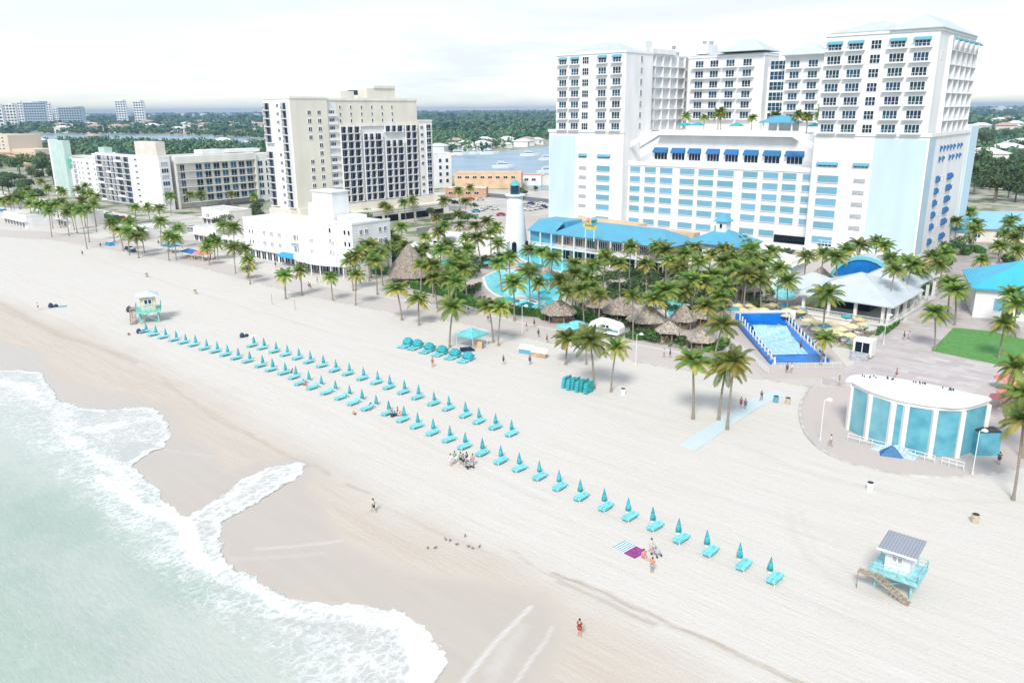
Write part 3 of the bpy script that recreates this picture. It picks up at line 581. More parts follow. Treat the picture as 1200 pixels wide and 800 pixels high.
# ------------------------------------------------------------------ generic block with window grid
def block(root, w_, d_, h, wall, roof=ROOFM, par=.8, base=0.):
    b = MB(); b.box(0, w_, 0, d_, base, h); o = b.build('wall', wall, root)
    b = MB(); t = .3
    b.box(-.08, w_+.08, -.08, t, h+.003, h+par); b.box(-.08, w_+.08, d_-t, d_+.08, h+.003, h+par); b.box(-.08, t, t, d_-t, h+.003, h+par); b.box(w_-t, w_+.08, t, d_-t, h+.003, h+par); b.build('parapet', wall, root)
    MB().box(t+.002, w_-t-.002, t+.002, d_-t-.002, h+.006, h+.12).build('roof', roof, root); return o

# ------------------------------------------------------------------ cream apartment tower
CB = (-81, 305.6); CA = R(47)
ct = thing('apartment_tower', 'cream high-rise apartment tower with dense dark balcony bays and stepped rooftop boxes', 'apartment tower', CB, CA)
b = MB(); b.box(0, 16.2, 0, 18.5, 0, 49.6); b.box(16.21, 61.8, 1.0, 18, 9.5, 49.0); b.box(61.81, 69.5, .4, 18, 0, 40.4); b.box(0, 16.2, 18.5, 19.2, 0, 49); b.build('wall', CREAM, ct)
b = MB(); b.box(16.21, 61.8, 18.1, 19.4, 0, 48.5); b.box(.4, 12, 4, 14, 49.6, 50.6); b.build('rear_wall', CREAM2, ct)
b = MB(); b.box(25.5, 32, 4, 12, 49.0, 52.6); b.box(37.5, 52, 3, 15, 49.0, 53.8); b.box(41, 52, 2.6, 14, 53.8, 54.8); b.build('rooftop_box', CREAM, ct); MB().box(32.01, 34.2, 4.4, 8, 51.2, 53).build('tank', NAVYF, ct)
b = MB(); b.box(16.2, 61.9, .7, 1.2, 49.0, 49.9); b.box(-.2, 16.3, -.2, .3, 49.6, 50.3); b.box(-.2, .3, .3, 18.6, 49.6, 50.3); b.box(61.7, 69.7, .2, .6, 40.4, 41.2); b.box(69.2, 69.7, .6, 18, 40.4, 41.2); b.box(22, 61.5, .3, .98, 39.1, 39.9); b.build('cornice', CREAM2, ct)
b = MB(); b.box(-3, 72, -6, .38, 0, 6.4); b.box(-3, -.02, .4, 16, 0, 9.0); b.box(0, 72, -.9, -.02, 6.4, 9.4); b.build('podium', CREAM, ct)
b = MB(); [b.box(28+i*8.4, 35+i*8.4, -6.05, -5.9, 1.2, 3.9) for i in range(5)]; b.build('podium_opening', GLASSD, ct)
b = MB(); [b.box(26, 72.05, -6.06, -6.005, z, z+.35) for z in (4.4, 5.4)]; b.box(72.005, 72.05, -6.0, .2, 4.4, 4.75); b.build('podium_band', GREYG, ct)
for k in range(13):
    z = 10.2+k*3.0
    if k < 12:
        for x in (7.9, 12.3):
            if (k, x) in ((6, 7.9), (7, 7.9)): continue
            put('window', window(1.7, 1.7, 2), ct, (x, -.001, z+.5))
        if k not in (6,): put('strip_window', window(2.4, 2.1, 3, 1, GLASSN), ct, (18.6, .92, z+.2))
        put('slab', cached('slb', lambda: MB().box(-2.2, 2.2, -.85, .0, -.1, .14).box(-2.2, 2.2, -.85, -.78, .14, .95).mesh('slab', WTRIM)), ct, (18.6, 1.0, z))
for k in range(13):                                     # left end, facing up the beach
    z = 9.6+k*3.0
    if k != 7:
        put('end_balcony', cell(5.0, 3.0, 1.2, GLASSN if k % 3 else GLASSD, rail=GLASSN), ct, (-.07, 15.0, z), R(-90)); put('end_window', window(1.8, 1.4, 2, 1, GLASST), ct, (-.07, 8.6, z+.9), R(-90))
    put('end_balcony', cell(4.0, 3.0, 1.2, GLASSD if k % 2 else GLASSN, rail=GLASSN), ct, (-.07, 2.9, z), R(-90))
for i in range(6):
    for z in (46.0, 43.4, 40.9): put('attic_window', window(.9, 1.5, 1, 1, GLASSN), ct, (22.6+i*5.15, .99, z-.3))
gx = [(23.2, 2.9), (26.4, 2.9), (29.6, 2.9), (33.9, 2.6), (36.8, 2.6), (40.2, 3.6), (45.2, 3.0), (48.4, 2.6), (51.6, 3.2), (56.0, 2.9), (59.2, 2.9)]
for k in range(10):
    z = 9.8+k*2.98
    for i, (x, w_) in enumerate(gx):
        if k == 9 and 3 <= i <= 5: continue
        if k in (7, 8) and 6 <= i <= 8 and k == 8: continue
        dk = GLASSN if (i*7+k*3) % 5 else GLASSD
        put('balcony', cell(w_+.22, 2.98, 1.2, dk, rail=GLASSN), ct, (x, .92, z))
    if k != 3: put('wing_window', window(1.7, 1.5, 2, 1, GLASSD), ct, (63.5, .33, z+.7))
    put('wing_bay', cell(3.0, 2.98, .5, GLASSN), ct, (67.2, .33, z))

MB().box(-.06, -.004, .2, 18.3, 9.1, 49).build('end_panel', WHITE, ct); MB().box(16.4, 20.9, .93, .997, 9.6, 48.5).build('white_panel', WHITE, ct); MB().box(21.6, 61.6, .93, .997, 9.6, 39).build('white_panel', WHITE, ct); MB().box(62, 69.4, .34, .397, 9.6, 40).build('white_panel', WHITE, ct)
# ------------------------------------------------------------------ white and mint blocks further along the beach
AR = (-165.6, 383.5); AA = R(-41)
def A(s, y=0): c, q = math.cos(AA), math.sin(AA); return (AR[0]-s*c-y*q, AR[1]-s*q+y*c)
apt = thing('apartment_block', 'white eight-storey block with uneven balcony grid and a blank end wall', 'apartment block', A(69), AA)
block(apt, 69, 5.5, 24.6, WHITE); MB().box(45, 67, .6, 5, 24.7, 31.8).build('plant_room', PINKW, apt); MB().box(2, 9, 1, 5, 24.7, 28).build('stair_head', MINT, apt)
MB().box(20, 42, 1.5, 5, 24.8, 25.6).build('roof_screen', NAVYF, apt)
for k in range(8):
    z = 1.2+k*2.9
    for i in range(6):
        w_ = (8, 3.6, 5.2, 4.4, 8.4, 8.2)[i]; x = (5.2, 11.4, 16, 21, 27.6, 36.0)[i]
        put('balcony', cell(w_, 2.9, 1.3, (GLASST, GLASSN, GLASSD, GLASSN)[(i*5+k*3) % 4], rail=GLASSN, solid=((i+k*2) % 6 == 0)), apt, (x, 0, z))
    put('window', window(2.8, 1.1, 2, 1, GLASSD), apt, (45.2, 0, z+1.0))
for k in range(7): put('end_window', window(3.6, 2.2, 3, 1, GLASST if k % 2 else GREYG), apt, (69, 2.6, 2.5+k*3.0), R(90))
pass
mint = thing('hotel_block', 'white hotel with small square windows and a tall mint green stair tower', 'hotel', A(139, 3), AA)
block(mint, 69, 18, 20.4, WHITE); MB().box(9.21, 27, -2.2, 1.5, 0, 30.4).build('stair_tower', MINT, mint); MB().box(6.6, 9.2, -2.6, 2.0, 0, 30.9).build('fin', WHITE, mint); MB().box(27.02, 30, -1, 2, 16, 20.8).build('sign_panel', mat('green_panel', (.12, .5, .38), .6), mint)
MB().box(50, 58, 3, 9, 20.5, 24).build('plant_room', WHITE, mint)
for k in range(7):
    z = 1.0+k*2.75
    for i, x in enumerate((3.5, 33, 38, 43, 50.5, 59, 64)): put('window', window(1.3 if i not in (1, 4) else 3.2, 1.3, 1 if i not in (1, 4) else 3, 1, GLASSD), mint, (x, 0, z+.7))
    put('balcony', balcony(4.2, 1.1), mint, (33, 0, z+.5)) if k else None
CS = (-162, 391); CSA = R(50)
ch = thing('cream_hotel', 'five-storey cream hotel with blue curtained doors behind long open galleries', 'hotel', CS, CSA)
block(ch, 44, 18, 24.6, CREAM2, par=.3); b = MB(); b.box(-.2, 44.2, -2.2, -.01, 21.4, 24.7); b.box(44.2, 56, -1, 18, 0, 24.2); b.box(-.2, .5, -2.1, -.02, 0, 21.38); b.box(43.3, 44.1, -2.1, -.02, 0, 21.38); b.build('fascia', CREAM2, ch)
b = MB(); b.box(18, 30, 4, 12, 24.8, 27); b.box(34, 52, 6, 14, 25, 26.6); b.build('rooftop_box', WHITE, ch)
for k in range(5):
    z = 2.6+k*3.75; MB().box(.52, 43.28, -2.0, -.02, z-.14, z+.1).box(.52, 43.28, -2.0, -1.94, z+.95, z+1.02).build('gallery', CREAM2, ch)
    for i, x in enumerate((4.3, 12.9, 17.7, 22.5, 27.2, 32, 36.6, 41)): put('door', window(3.4 if i else 2.4, 3.1, 2, 1, (GLASST, mat('blue_curtain', (.03, .14, .27), .5, .1), GLASSN)[(i+k*2) % 3], CREAM2), ch, (x, -.002, z+.13))
    for x in (46.8, 51.4): put('window', window(2.9, 2.8, 2, 1, GLASST), ch, (x, -1.0, z+.2))
MB().box(20, 43, -8, -2.3, 0, 1.4).box(22, 23, -7.8, -7, 1.4, 2.4).build('undercroft', mat('dark_wall', (.10, .10, .10), .8), ch)

# ------------------------------------------------------------------ low white beachfront hotel with curved canopy
DL = (-85.2, 253.9); DA = math.atan2(219.7-253.9, -43.9+85.2)
dh = thing('beachfront_hotel', 'low white three-storey beachfront hotel with blocky roof tower and curved canopy', 'hotel', DL, DA)
b = MB(); b.box(0, 29.5, 0, 16, 3.2, 12.6); b.box(29.51, 42, -.8, 18, 3.2, 13.4); b.box(42.01, 53.6, 0, 14, 0, 14.8); b.box(0, 42, 1.0, 16, 0, 3.2); b.build('wall', WHITE, dh)
b = MB(); b.box(31.4, 40.6, 4, 10, 13.4, 22.6); b.box(31.0, 41.0, 3.6, 10.4, 22.6, 22.9); b.box(28.4, 31.3, 4.5, 9, 12.6, 19) ; b.box(41.0, 46, 5, 12, 14.8, 16.1); b.build('roof_tower', WHITE, dh)
for q in ((-.15, 29.4, -.15, .2, 12.6, 13.1), (42, 53.75, -.15, .2, 14.8, 15.4), (53.4, 53.75, .2, 14, 14.8, 15.4), (-.15, .15, .2, 16, 12.6, 13.1), (29.5, 42, -.95, -.6, 13.4, 13.8)): MB().box(*q).build('parapet', WTRIM, dh)
for x in (3.2, 4.9): [put('window', window(.8, 1.3, 1, 1, GLASSD), dh, (x, 0, z)) for z in (8.2, 5.0)]
for x in (11.1, 15, 19.1, 36.0, 44.6): [put('window', window(1.8, 1.5, 2, 1, GREYG), dh, (x, -.8 if 29.5 < x < 42 else 0, z)) for z in (8.2, 5.0)]
for x in (7.6, 23, 33, 46.6): [put('vent_window', window(.6, .6, 1, 1, GLASSD), dh, (x, -.8 if 29.5 < x < 42 else 0, z)) for z in (8.8, 5.6)]
for x in (26.9, 28.5): [put('window', window(1.3, 1.9, 2, 1, GLASSN), dh, (x, 0, z)) for z in (8.0, 4.6)]
put('balcony', balcony(5, 1.2), dh, (27.6, 0, 7.8))
for z in (11.8, 8.6, 5.4): [put('window', window(1.1, 1.5, 1, 1, GLASSD), dh, (x, 0, z)) for x in (43.8, 50.4, 52.2)]
for z in (11.8, 8.6): [put('window', window(1.2, 1.5, 2, 1, GLASSD), dh, (53.6, y, z), R(90)) for y in (3, 5, 10, 12)]
for i in range(9): put('shopfront', window(2.4, 2.6, 2, 1, GLASSD if i % 3 else GLASST), dh, (2.4+i*3.1, .99, .2))
b = MB(); n_ = 14; pts = [(28+ (53.5-28)*t/n_, -1.0-4.6*math.sin(math.pi*min(1, t/n_*.98+.02))**.6) for t in range(n_+1)]; b.prism([(28, -.02)]+pts+[(53.5, -.02)], 3.4, 4.2); b.build('canopy', WTRIM, dh)
b = MB(); [b.cyl(x, y+.5, 0, 3.4, .16) for x, y in pts[1:-1:2]]; b.build('canopy_posts', WTRIM, dh)
for i in range(7): put('shopfront', window(2.4, 2.5, 2, 1, GLASSN if i % 2 else GLASST), dh, (33.2+i*3.0, -.805 if 33.2+i*3.0 < 41 else -.002, .3))
put('awning', awning(11, 1.0, 2.6, mat('bright_blue_canvas', (.03, .33, .66), .6, .1)), dh, (25.5, -.01, 3.0))
# ------------------------------------------------------------------ blue-roofed restaurant in front of the hotel
RA = R(-43)
rl = g(632, 272, 8.2)
rest = thing('restaurant', 'two-storey restaurant with long bright blue metal roof and white verandas', 'restaurant', rl, RA)
b = MB(); b.box(0, 46, 2.4, 16, 0, 8.0); b.build('wall', BRICKO, rest)
b = MB(); b.hip(5, 47, -.4, 17, 8.1, 3.6, inset=7); b.build('roof', BLUER, rest)
b = MB(); b.add([(-6, 1.0, 8.3), (6, -.2, 8.3), (6, 5, 11.4), (-5, 6, 11.4), (-6, 1.0, 8.1), (6, -.2, 8.1)], [(0, 1, 2, 3), (0, 4, 5, 1)]); b.box(-5, 6, 6, 14, 8, 11.3); b.box(-5.8, 5, 2, 5.9, 0, 8.0) ; b.build('side_roof', BLUER, rest)
b = MB(); b.box(-6, 46.5, 14, 17.5, 8.2, 10.6); b.build('parapet', ORNG, rest); MB().box(-6.2, 20, 17.51, 30, 0, 9.6).build('rear_block', ORNG, rest)
b = MB(); b.box(-4, 46, -.6, 2.39, 3.9, 4.25); b.box(-4, 46, -.6, -.5, 5.0, 5.15)
for i in range(12): b.box(-3.9+i*4.5, -3.6+i*4.5, -.55, -.2, 0, 8.1)
for i in range(60): b.box(-3.9+i*.83, -3.83+i*.83, -.58, -.52, 4.25, 5.0)
b.build('veranda', WTRIM, rest)
for i in range(9): put('window', window(3.4, 2.6, 5, 1, GLASSD), rest, (4+i*4.8, 2.39, 4.7)); put('archway', window(3.6, 3.0, 2, 1, GLASSD), rest, (4+i*4.8, 2.39, .3))
cp = thing('entrance_pavilion', 'white pavilion with wide blue hipped roof and little cupola below the hotel', 'pavilion', uv(*[a+b_ for a, b_ in zip(touv(*g(802, 283, 9)), (0, 0))]), R(-41))
b = MB(); b.box(1, 16, 1, 13, 0, 8.8); b.box(16.01, 30, 3, 13, 0, 6.2); b.build('wall', WHITE, cp); b = MB(); b.hip(0, 17, 0, 14, 8.81, 3.4); b.build('roof', BLUER, cp)
b = MB(); b.box(6.6, 9.6, 5.6, 8.6, 11.4, 14.6); cu = b.build('cupola', WHITE, cp); MB().hip(6.6, 9.6, 5.6, 8.6, 14.61, 2.2, ov=.6, th=.12).build('cupola_roof', BLUER, cu); put('window', window(1, 1.5, 1, 1, GLASSD), cu, (8.1, 5.6, 12.7))
b = MB(); b.add([(16, 2, 6.21), (31, 2, 5.2), (31, 13.5, 5.2), (16, 13.5, 8.0), (16, 2, 5.9), (31, 2, 4.9)], [(0, 1, 2, 3), (0, 4, 5, 1)]); b.build('lean_to_roof', WTRIM, cp)
for i in range(3): put('window', window(2.6, 2.4, 2, 1, GLASST), cp, (4+i*4.5, 1, 5.2))
# the painted sign on the restaurant roof
sg = thing('roof_sign', 'yellow and blue sign board with parrot and umbrella on restaurant roof', 'sign', (*g(686, 277, 9.8), 9.6), R(-43))
b = MB(); b.box(-.1, .1, -.1, .1, 0, 3); b.box(3.0, 3.2, -.1, .1, -1, 3); b.build('posts', RAIL, sg); YB = mat('sign_yellow', (.75, .62, .10), .5); b = MB(); b.lathe([(2.6, -.1), (2.6, .1)], 20, 0, Matrix.Translation((1.6, 0, 3.4)) @ Matrix.Scale(.42, 4, (0, 0, 1)) @ Matrix.Rotation(R(90), 4, 'X')); b.build('board', YB, sg)
b = MB(); b.box(2.2, 3.9, -.16, .16, 3.6, 5.2); b.cyl(3.0, 0, 5.2, 6.0, 1.1, .1, 8); b.build('blue_emblem', AWN2, sg); b = MB(); b.lathe([(.05, 0), (.45, .3), (.5, .8), (.3, 1.3), (.05, 1.6)], 8, 0, Matrix.Translation((.9, 0, 4.2))); b.add([(.5, 0, 4.6), (-.3, 0, 3.9), (.6, .1, 4.3)], [(0, 1, 2)]); b.build('red_bird', REDF, sg)
b = MB(); [b.box(.0+i*.42, .25+i*.42, -.15, -.105, 3.15, 3.15+(.55 if i % 3 else .8)) for i in range(8)]; b.build('lettering', AWN, sg)
# lighthouse
lh = thing('lighthouse', 'plain white tapering lighthouse with teal lantern and dark arched doorways', 'lighthouse', g(604, 296), R(-40))
b = MB(); b.lathe([(4.2, 0), (3.9, 3), (3.2, 10), (2.7, 15.5), (2.5, 18.4)], 28); b.build('tower', WHITE, lh, smooth=True); b = MB(); b.lathe([(3.2, 18.4), (3.3, 18.7), (3.3, 19.0)], 24); b.build('gallery', WTRIM, lh)
b = MB(); b.lathe([(1.5, 19.0), (1.5, 21.8)], 8); b.build('lantern', GLASST, lh); b = MB(); b.lathe([(1.9, 21.8), (1.0, 22.8), (.15, 23.6), (.05, 24.8)], 8); b.build('lantern_roof', mat('teal_metal', (.10, .45, .45), .5), lh)
for k in range(5):
    a = k*2*math.pi/5+.6; b = MB(); b.box(-.75, .75, -4.25, -3.6, .3, 3.4); b.lathe([(.75, 0), (.75, .6)], 16, 0, Matrix.Translation((0, -4.1+.45, 3.4)) @ Matrix.Rotation(R(90), 4, 'X')); b.build('doorway', GLASSD, lh, rot=a)
b = MB(); [b.box(x-.02, x+.02, y-.02, y+.02, 19.0, 19.9) for x, y in [(3.2*math.cos(t*.4), 3.2*math.sin(t*.4)) for t in range(16)]]; b.lathe([(3.22, 19.85), (3.22, 19.95)], 24); b.build('railing', RAIL, lh) if 0 else None

# ------------------------------------------------------------------ beach bar restaurant with pale roof and columns
BB = g(940, 352, 0); bp0 = (68.1, 160.6)
bar = thing('beach_bar', 'open-sided beach restaurant with pale grey metal hipped roof on cream columns', 'restaurant', uv(*(np.array(touv(63.6, 171.5))+(0, 0))), R(-42))
b = MB(); b.hip(0, 19, 0, 19, 5.6, 4.4, ov=1.0); b.hip(-7, 4, 6, 16, 5.3, 3.0, ov=.6); b.hip(6, 17.5, 14, 34, 6.3, 3.6, ov=1.0); b.build('roof', PALER, bar)
b = MB(); b.box(0, 19, 0, 34, 1.3, 1.7); b.box(.2, 18.8, .2, 33.8, 0, 1.3)
for i in range(7): b.box(18.4, 19, .3+i*5.4, .9+i*5.4, 1.7, 5.6)
for i in range(4): b.box(.5+i*5.6, 1.1+i*5.6, .3, .9, 1.7, 5.6)
b.box(1.2, 12, 9, 33, 1.71, 5.5); b.build('columns', CREAM2, bar)
b = MB()
for (x0, y0, x1, y1) in ((0, .05, 19, .05), (19.05, 0, 19.05, 34)): b.bar((x0, y0, 2.8), (x1, y1, 2.8), .06); n_ = 60; [b.bar((x0+(x1-x0)*i/n_, y0+(y1-y0)*i/n_, 1.7), (x0+(x1-x0)*i/n_, y0+(y1-y0)*i/n_, 2.8), .025) for i in range(n_+1)]
b.build('railing', WTRIM, bar); MB().box(1.1, 12.1, 8.9, 9.0-.01, 1.75, 4.8).box(12.1, 12.15, 9, 33, 1.75, 4.6).build('openings', GLASSD, bar)
dm = thing('slide_dome', 'curved blue canopy shell behind the pale restaurant roof', 'canopy', (*g(1012, 318, 5), 0), R(-42))
def arch(b, r, w_, h0, t0, t1, mi=0, th=.25, n=14, yo=0):
    for i in range(n):
        a0, a1 = t0+(t1-t0)*i/n, t0+(t1-t0)*(i+1)/n; q = [(r*math.cos(a), r*math.sin(a)) for a in (a0, a1)]; p = [((r+th)*math.cos(a), (r+th)*math.sin(a)) for a in (a0, a1)]
        v = [(q[0][0], yo, h0+q[0][1]), (q[1][0], yo, h0+q[1][1]), (p[1][0], yo, h0+p[1][1]), (p[0][0], yo, h0+p[0][1])]; v += [(x, y+w_, z) for x, y, z in v]
        b.add(v, [(0, 3, 2, 1), (4, 5, 6, 7), (0, 1, 5, 4), (1, 2, 6, 5), (2, 3, 7, 6), (3, 0, 4, 7)], mi)
b = MB(); arch(b, 8.5, 6, 0, R(10), R(170), 0); b.build('shell', PALER, dm); b = MB(); arch(b, 8.0, .3, 0, R(12), R(168), 0, .9, yo=-.35); b.build('rim', AQUA, dm)
b = MB(); n_ = 18; b.add([(8.3*math.cos(R(168)*i/n_+R(6)), -.02, 8.3*math.sin(R(168)*i/n_+R(6))) for i in range(n_+1)], [tuple(range(n_+1))]); b.build('screen', POOLD, dm); b = MB(); b.box(-9, 9, -.6, 6, 0, 3.0); b.build('base', CREAM2, dm)

# ------------------------------------------------------------------ surf pool
c0 = g(862, 380); c1 = g(925, 379); c2 = g(970, 425); c3 = g(900, 427); ang_ = math.atan2(c1[1]-c0[1], c1[0]-c0[0])
fp = thing('surf_pool', 'blue surf simulator pool with white foaming sheet wave and padded walls', 'surf pool', g(902, 428), R(0))
fx, fy = g(902, 428)
def loc_(px, py, z=0): x, y = g(px, py, z); return (x-fx, y-fy)
P_ = [loc_(862, 381), loc_(925, 380), loc_(972, 426), loc_(902, 428)]
b = MB(); b.prism(P_, .3, .45); b.build('pool_floor', POOLD, fp)
def wall_seg(b, a, c, z0, z1, t=.5, mi=0):
    a, c = Vector(a), Vector(c); d = (c-a).normalized(); q = Vector((-d.y, d.x))*t; v = [(p.x, p.y, z0) for p in (a, c, c+q, a+q)]+[(p.x, p.y, z1) for p in (a, c, c+q, a+q)]
    b.add(v, [(0, 3, 2, 1), (4, 5, 6, 7), (0, 1, 5, 4), (1, 2, 6, 5), (2, 3, 7, 6), (3, 0, 4, 7)], mi)
b = MB(); wall_seg(b, P_[0], P_[1], .2, 2.5, .5); b.build('back_wall', POOLD, fp)
b = MB(); A0, A1, B0, B1 = [Vector(p) for p in (P_[0], P_[3], P_[1], P_[2])]
for p, q in ((A0, A1), (B0, B1)):
    for i in range(12):
        s0 = p.lerp(q, i/12); s1 = p.lerp(q, (i+.9)/12); wall_seg(b, s0, s1, .2, 1.5-.7*i/12, .35 if q == A1 else -.35)
b.build('padded_side_wall', POOLD, fp)
b = MB()
for p, q, s_ in ((A0, A1, 1), (B0, B1, -1)):
    d = (q-p).normalized(); o = Vector((-d.y, d.x))*(.8 if s_ > 0 else -.8)
    for i in range(13): m_ = p.lerp(q, i/12)+o; b.box(m_.x-.12, m_.x+.12, m_.y-.12, m_.y+.12, .2, 2.6-1.0*i/12)
    wall_seg(b, p+o*1.05, q+o*1.05, .2, .9, .2)
wall_seg(b, A0+Vector((-1, .9)), B0+Vector((1.5, .9)), .2, 2.9, .4); b.build('wall_posts', CREAM2, fp)
nx, ny = 40, 46; vs = []; fs = []
for j in range(ny+1):
    for i in range(nx+1):
        s, t = i/nx, j/ny; p = A0.lerp(B0, .17+s*.64).lerp(A1.lerp(B1, .15+s*.60), .12+t*.72); hump = .55+1.2*math.exp(-((t-.16)/.13)**2)*(1-.4*s)+.12*math.sin(t*40+s*9)*math.exp(-t*2)
        vs.append((p.x, p.y, hump))
for j in range(ny):
    for i in range(nx): k = j*(nx+1)+i; fs.append((k, k+1, k+nx+2, k+nx+1))
m = bpy.data.materials.new('rushing_water'); m.use_nodes = True; nt = m.node_tree; bs_ = nt.nodes['Principled BSDF']; bs_.inputs['Roughness'].default_value = .3; t_ = N(nt, 'ShaderNodeTexCoord')
nz = noise(nt, stretchv(nt, t_.outputs['Object'], (2.6, .30, 1)), 1.5, 8, .75, .3); nt.links.new(mixc(nt, rng_(nt, nz, .38, .58), (.16, .50, .74), (.55, .72, .80)), bs_.inputs['Base Color'])
b = MB(); b.add(vs, fs); b.build('wave_sheet', m, fp, smooth=True)
tag(MB().add([(x, y, 0) for x, y in [loc_(895, 432), loc_(975, 430), loc_(985, 442), loc_(893, 445)]], [(0, 1, 2, 3)]).build('wash', PAVE), kind='structure').location = (fx, fy, .185)
plate('surf_pool_deck', gs([(842, 372), (940, 370), (992, 430), (988, 440), (893, 442), (850, 400)]), .19, PAVE, th=.1)

# ------------------------------------------------------------------ bandstand with teal murals
bs = thing('bandstand', 'oval bandstand with flat white roof and teal mural panels between cream piers', 'bandstand', g(1062, 520), 0)
bx, by = g(1062, 520)
front = [(993, 504), (1014, 516), (1040, 526), (1055, 530), (1088, 536), (1120, 537), (1149, 528)]
fw = [tuple(np.array(g(*p))-(bx, by)) for p in front]
back = [(15.5, 9.2), (12, 13.5), (6, 15.5), (-1, 15.2), (-7, 12.5), (-12, 8.0)]
fw_s = smooth(fw, 5)
top = [tuple(np.array(g(x, y, 7.5))-(bx, by)) for x, y in [(992, 455), (1000, 464), (1020, 472), (1040, 478), (1070, 484), (1100, 487), (1130, 487), (1151, 479), (1155, 472), (1140, 462), (1110, 455), (1070, 447), (1030, 441), (1000, 440), (991, 446)]]
TEALW = mat('teal_mural', (.07, .29, .38), .7, .35, .5, col2=(.14, .42, .50)); TEALL = mat('pale_teal_mural', (.22, .46, .52), .7, .2, .4, col2=(.13, .37, .45))
b = MB(); b.prism([(x*1.03-.1, y*1.03-.15) for x, y in fw_s]+smooth([(9.3, -1.9)]+top[9:], 4)[1:], 7.32, 7.6); b.build('roof', mat('white_membrane', (.80, .81, .82), .6, .04, .2), bs)
inner_ = [((x)*.93, y*.9+.6) for x, y in fw]+[(x*.7, y*.72) for x, y in back[0:0]]
for i in range(6):
    a, c = Vector(fw[i]), Vector(fw[i+1]); b = MB(); d = (c-a).normalized(); wall_seg(b, a+d*.3, c-d*.3, .2, 6.74, .3); b.build('mural_panel', TEALL if i < 2 else TEALW, bs)
b = MB()
for p in fw: b.box(p[0]-.3, p[0]+.3, p[1]-.32, p[1]+.3, .15, 6.745)
wl_ = [tuple(p) for p in fw]
for a, c in zip(wl_[:-1], wl_[1:]): wall_seg(b, Vector(a)-Vector((0, .12)), Vector(c)-Vector((0, .12)), 6.75, 7.315, .5)
b.build('piers', CREAM2, bs)
b = MB(); rr = [fw[-1]]+[tuple(Vector(t)*.92-Vector((0, .3))) for t in top[9:14]]+[fw[0]]
for a, c in zip(rr[:-1], rr[1:]): wall_seg(b, a, c, .15, 7.2, -.3)
b.build('rear_wall', WHITE, bs)
b = MB(); q = Vector(fw[-1]); b.box(q.x-1.9, q.x+1.3, q.y-2.0, q.y+.1, .15, 3.4); o = b.build('kiosk_annex', TEALW, bs); b = MB(); b.box(q.x-1.8, q.x+1.2, q.y-1.9, q.y, 3.41, 3.6); b.bar((q.x-1.9, q.y-2, 4.2), (q.x+1.3, q.y-2, 4.2), .05); b.build('annex_top', DARK, bs)
MB().box(q.x+1.31, q.x+1.36, q.y-1.4, q.y-.5, .2, 2.6).build('annex_door', DARK, bs)
b = MB(); s0 = Vector(fw[2]); s1 = Vector(fw[3]); d = (s1-s0).normalized(); o_ = Vector((d.y, -d.x))
for k in range(6): p = s0-d*1.5+o_*.1; wall_seg(b, p+d*(.6*k)-d*0, s1+d*2.4-d*(.45*k), .15+.17*k, .15+.17*(k+1)-.004, -(1.9-.1*k))
b.build('steps', mat('pale_step', (.55, .68, .70), .7), bs)
b = MB()
for a, c in ((s0-d*5+o_*1.2, s0+o_*1.2), (s1+d*1+o_*1.2, s1+d*4.6+o_*1.2), (s1+d*5.4+o_*.9, s1+d*8+o_*.9)):
    for zz in (.8, 1.3): b.bar((a.x, a.y, zz), (c.x, c.y, zz), .045)
    for t in (0, .33, .66, 1): p = a.lerp(c, t); b.bar((p.x, p.y, .15), (p.x, p.y, 1.35), .045)
b.build('handrails', RAIL, bs)
b = MB(); random.seed(3)
for k in range(26): a_ = random.uniform(.35, 1.0); p = Vector(top[9+k % 4]).lerp(Vector(top[10+k % 4]), a_)*random.uniform(.78, .93); b.lathe([(.02, 0), (.1, .1), (.1, .22), (.02, .32)], 5, 0, Matrix.Translation((p.x, p.y, 7.6)))
tag(b.build('roosting_birds', DARK, None, (bx, by, 0)), 'dark birds roosting along the back of the bandstand roof', 'birds', kind='stuff')

# ------------------------------------------------------------------ blue roofed buildings on the right
hb = thing('blue_roof_house', 'white building with bright blue hipped metal roof and teal shuttered window', 'building', g(1139, 372), R(-24))
b = MB(); b.box(0, 22, 0, 20, 0, 6.6); b.build('wall', WHITE, hb); b = MB(); b.hip(0, 22, 0, 20, 6.61, 5.0, ov=1.1, th=.3); b.build('roof', ribbed('bright_blue_roof', (.05, .47, .68), 2.2), hb); put('window', window(2.8, 3.0, 1, 1, SHUT), hb, (5.0, 0, 1.8)); put('window', window(1.8, 2.8, 1, 1, GLASSD), hb, (13, 0, .2))
hc = thing('mural_roof_building', 'long low cream building under a light blue roof painted with a palm', 'building', g(1128, 284), R(-6))
b = MB(); b.box(0, 60, 0, 16, 0, 5.0); b.build('wall', CREAM, hc); b = MB(); b.add([(-1, -1, 5.0), (61, -1, 5.0), (61, 17, 8.6), (-1, 17, 8.6), (-1, -1, 4.7), (61, -1, 4.7)], [(0, 1, 2, 3), (0, 4, 5, 1)]); b.build('roof', ribbed('sky_roof', (.28, .56, .76)), hc)
for x in (4, 12, 20): put('window', window(3, 2.2, 3, 1, GLASST), hc, (x, 0, 1.6))
b = MB()
for i in range(7):
    a_ = R(-20+i*37); 
    for k in range(6): r0, r1 = k*.7, k*.7+.68; q = lambda r, dd: (6+r*math.cos(a_)+dd*math.sin(a_), 8+r*math.sin(a_)*.9-.035*r*r-dd*math.cos(a_)); w_ = .5*(1-k/6)+.12; pts = [q(r0, -w_), q(r1, -w_), q(r1, w_), q(r0, w_)]; b.add([(x, y, 5.0+(y+1)*.2+.02) for x, y in pts], [(0, 1, 2, 3)])
b.build('painted_palm', mat('mural_ink', (.02, .22, .32), .6), hc)
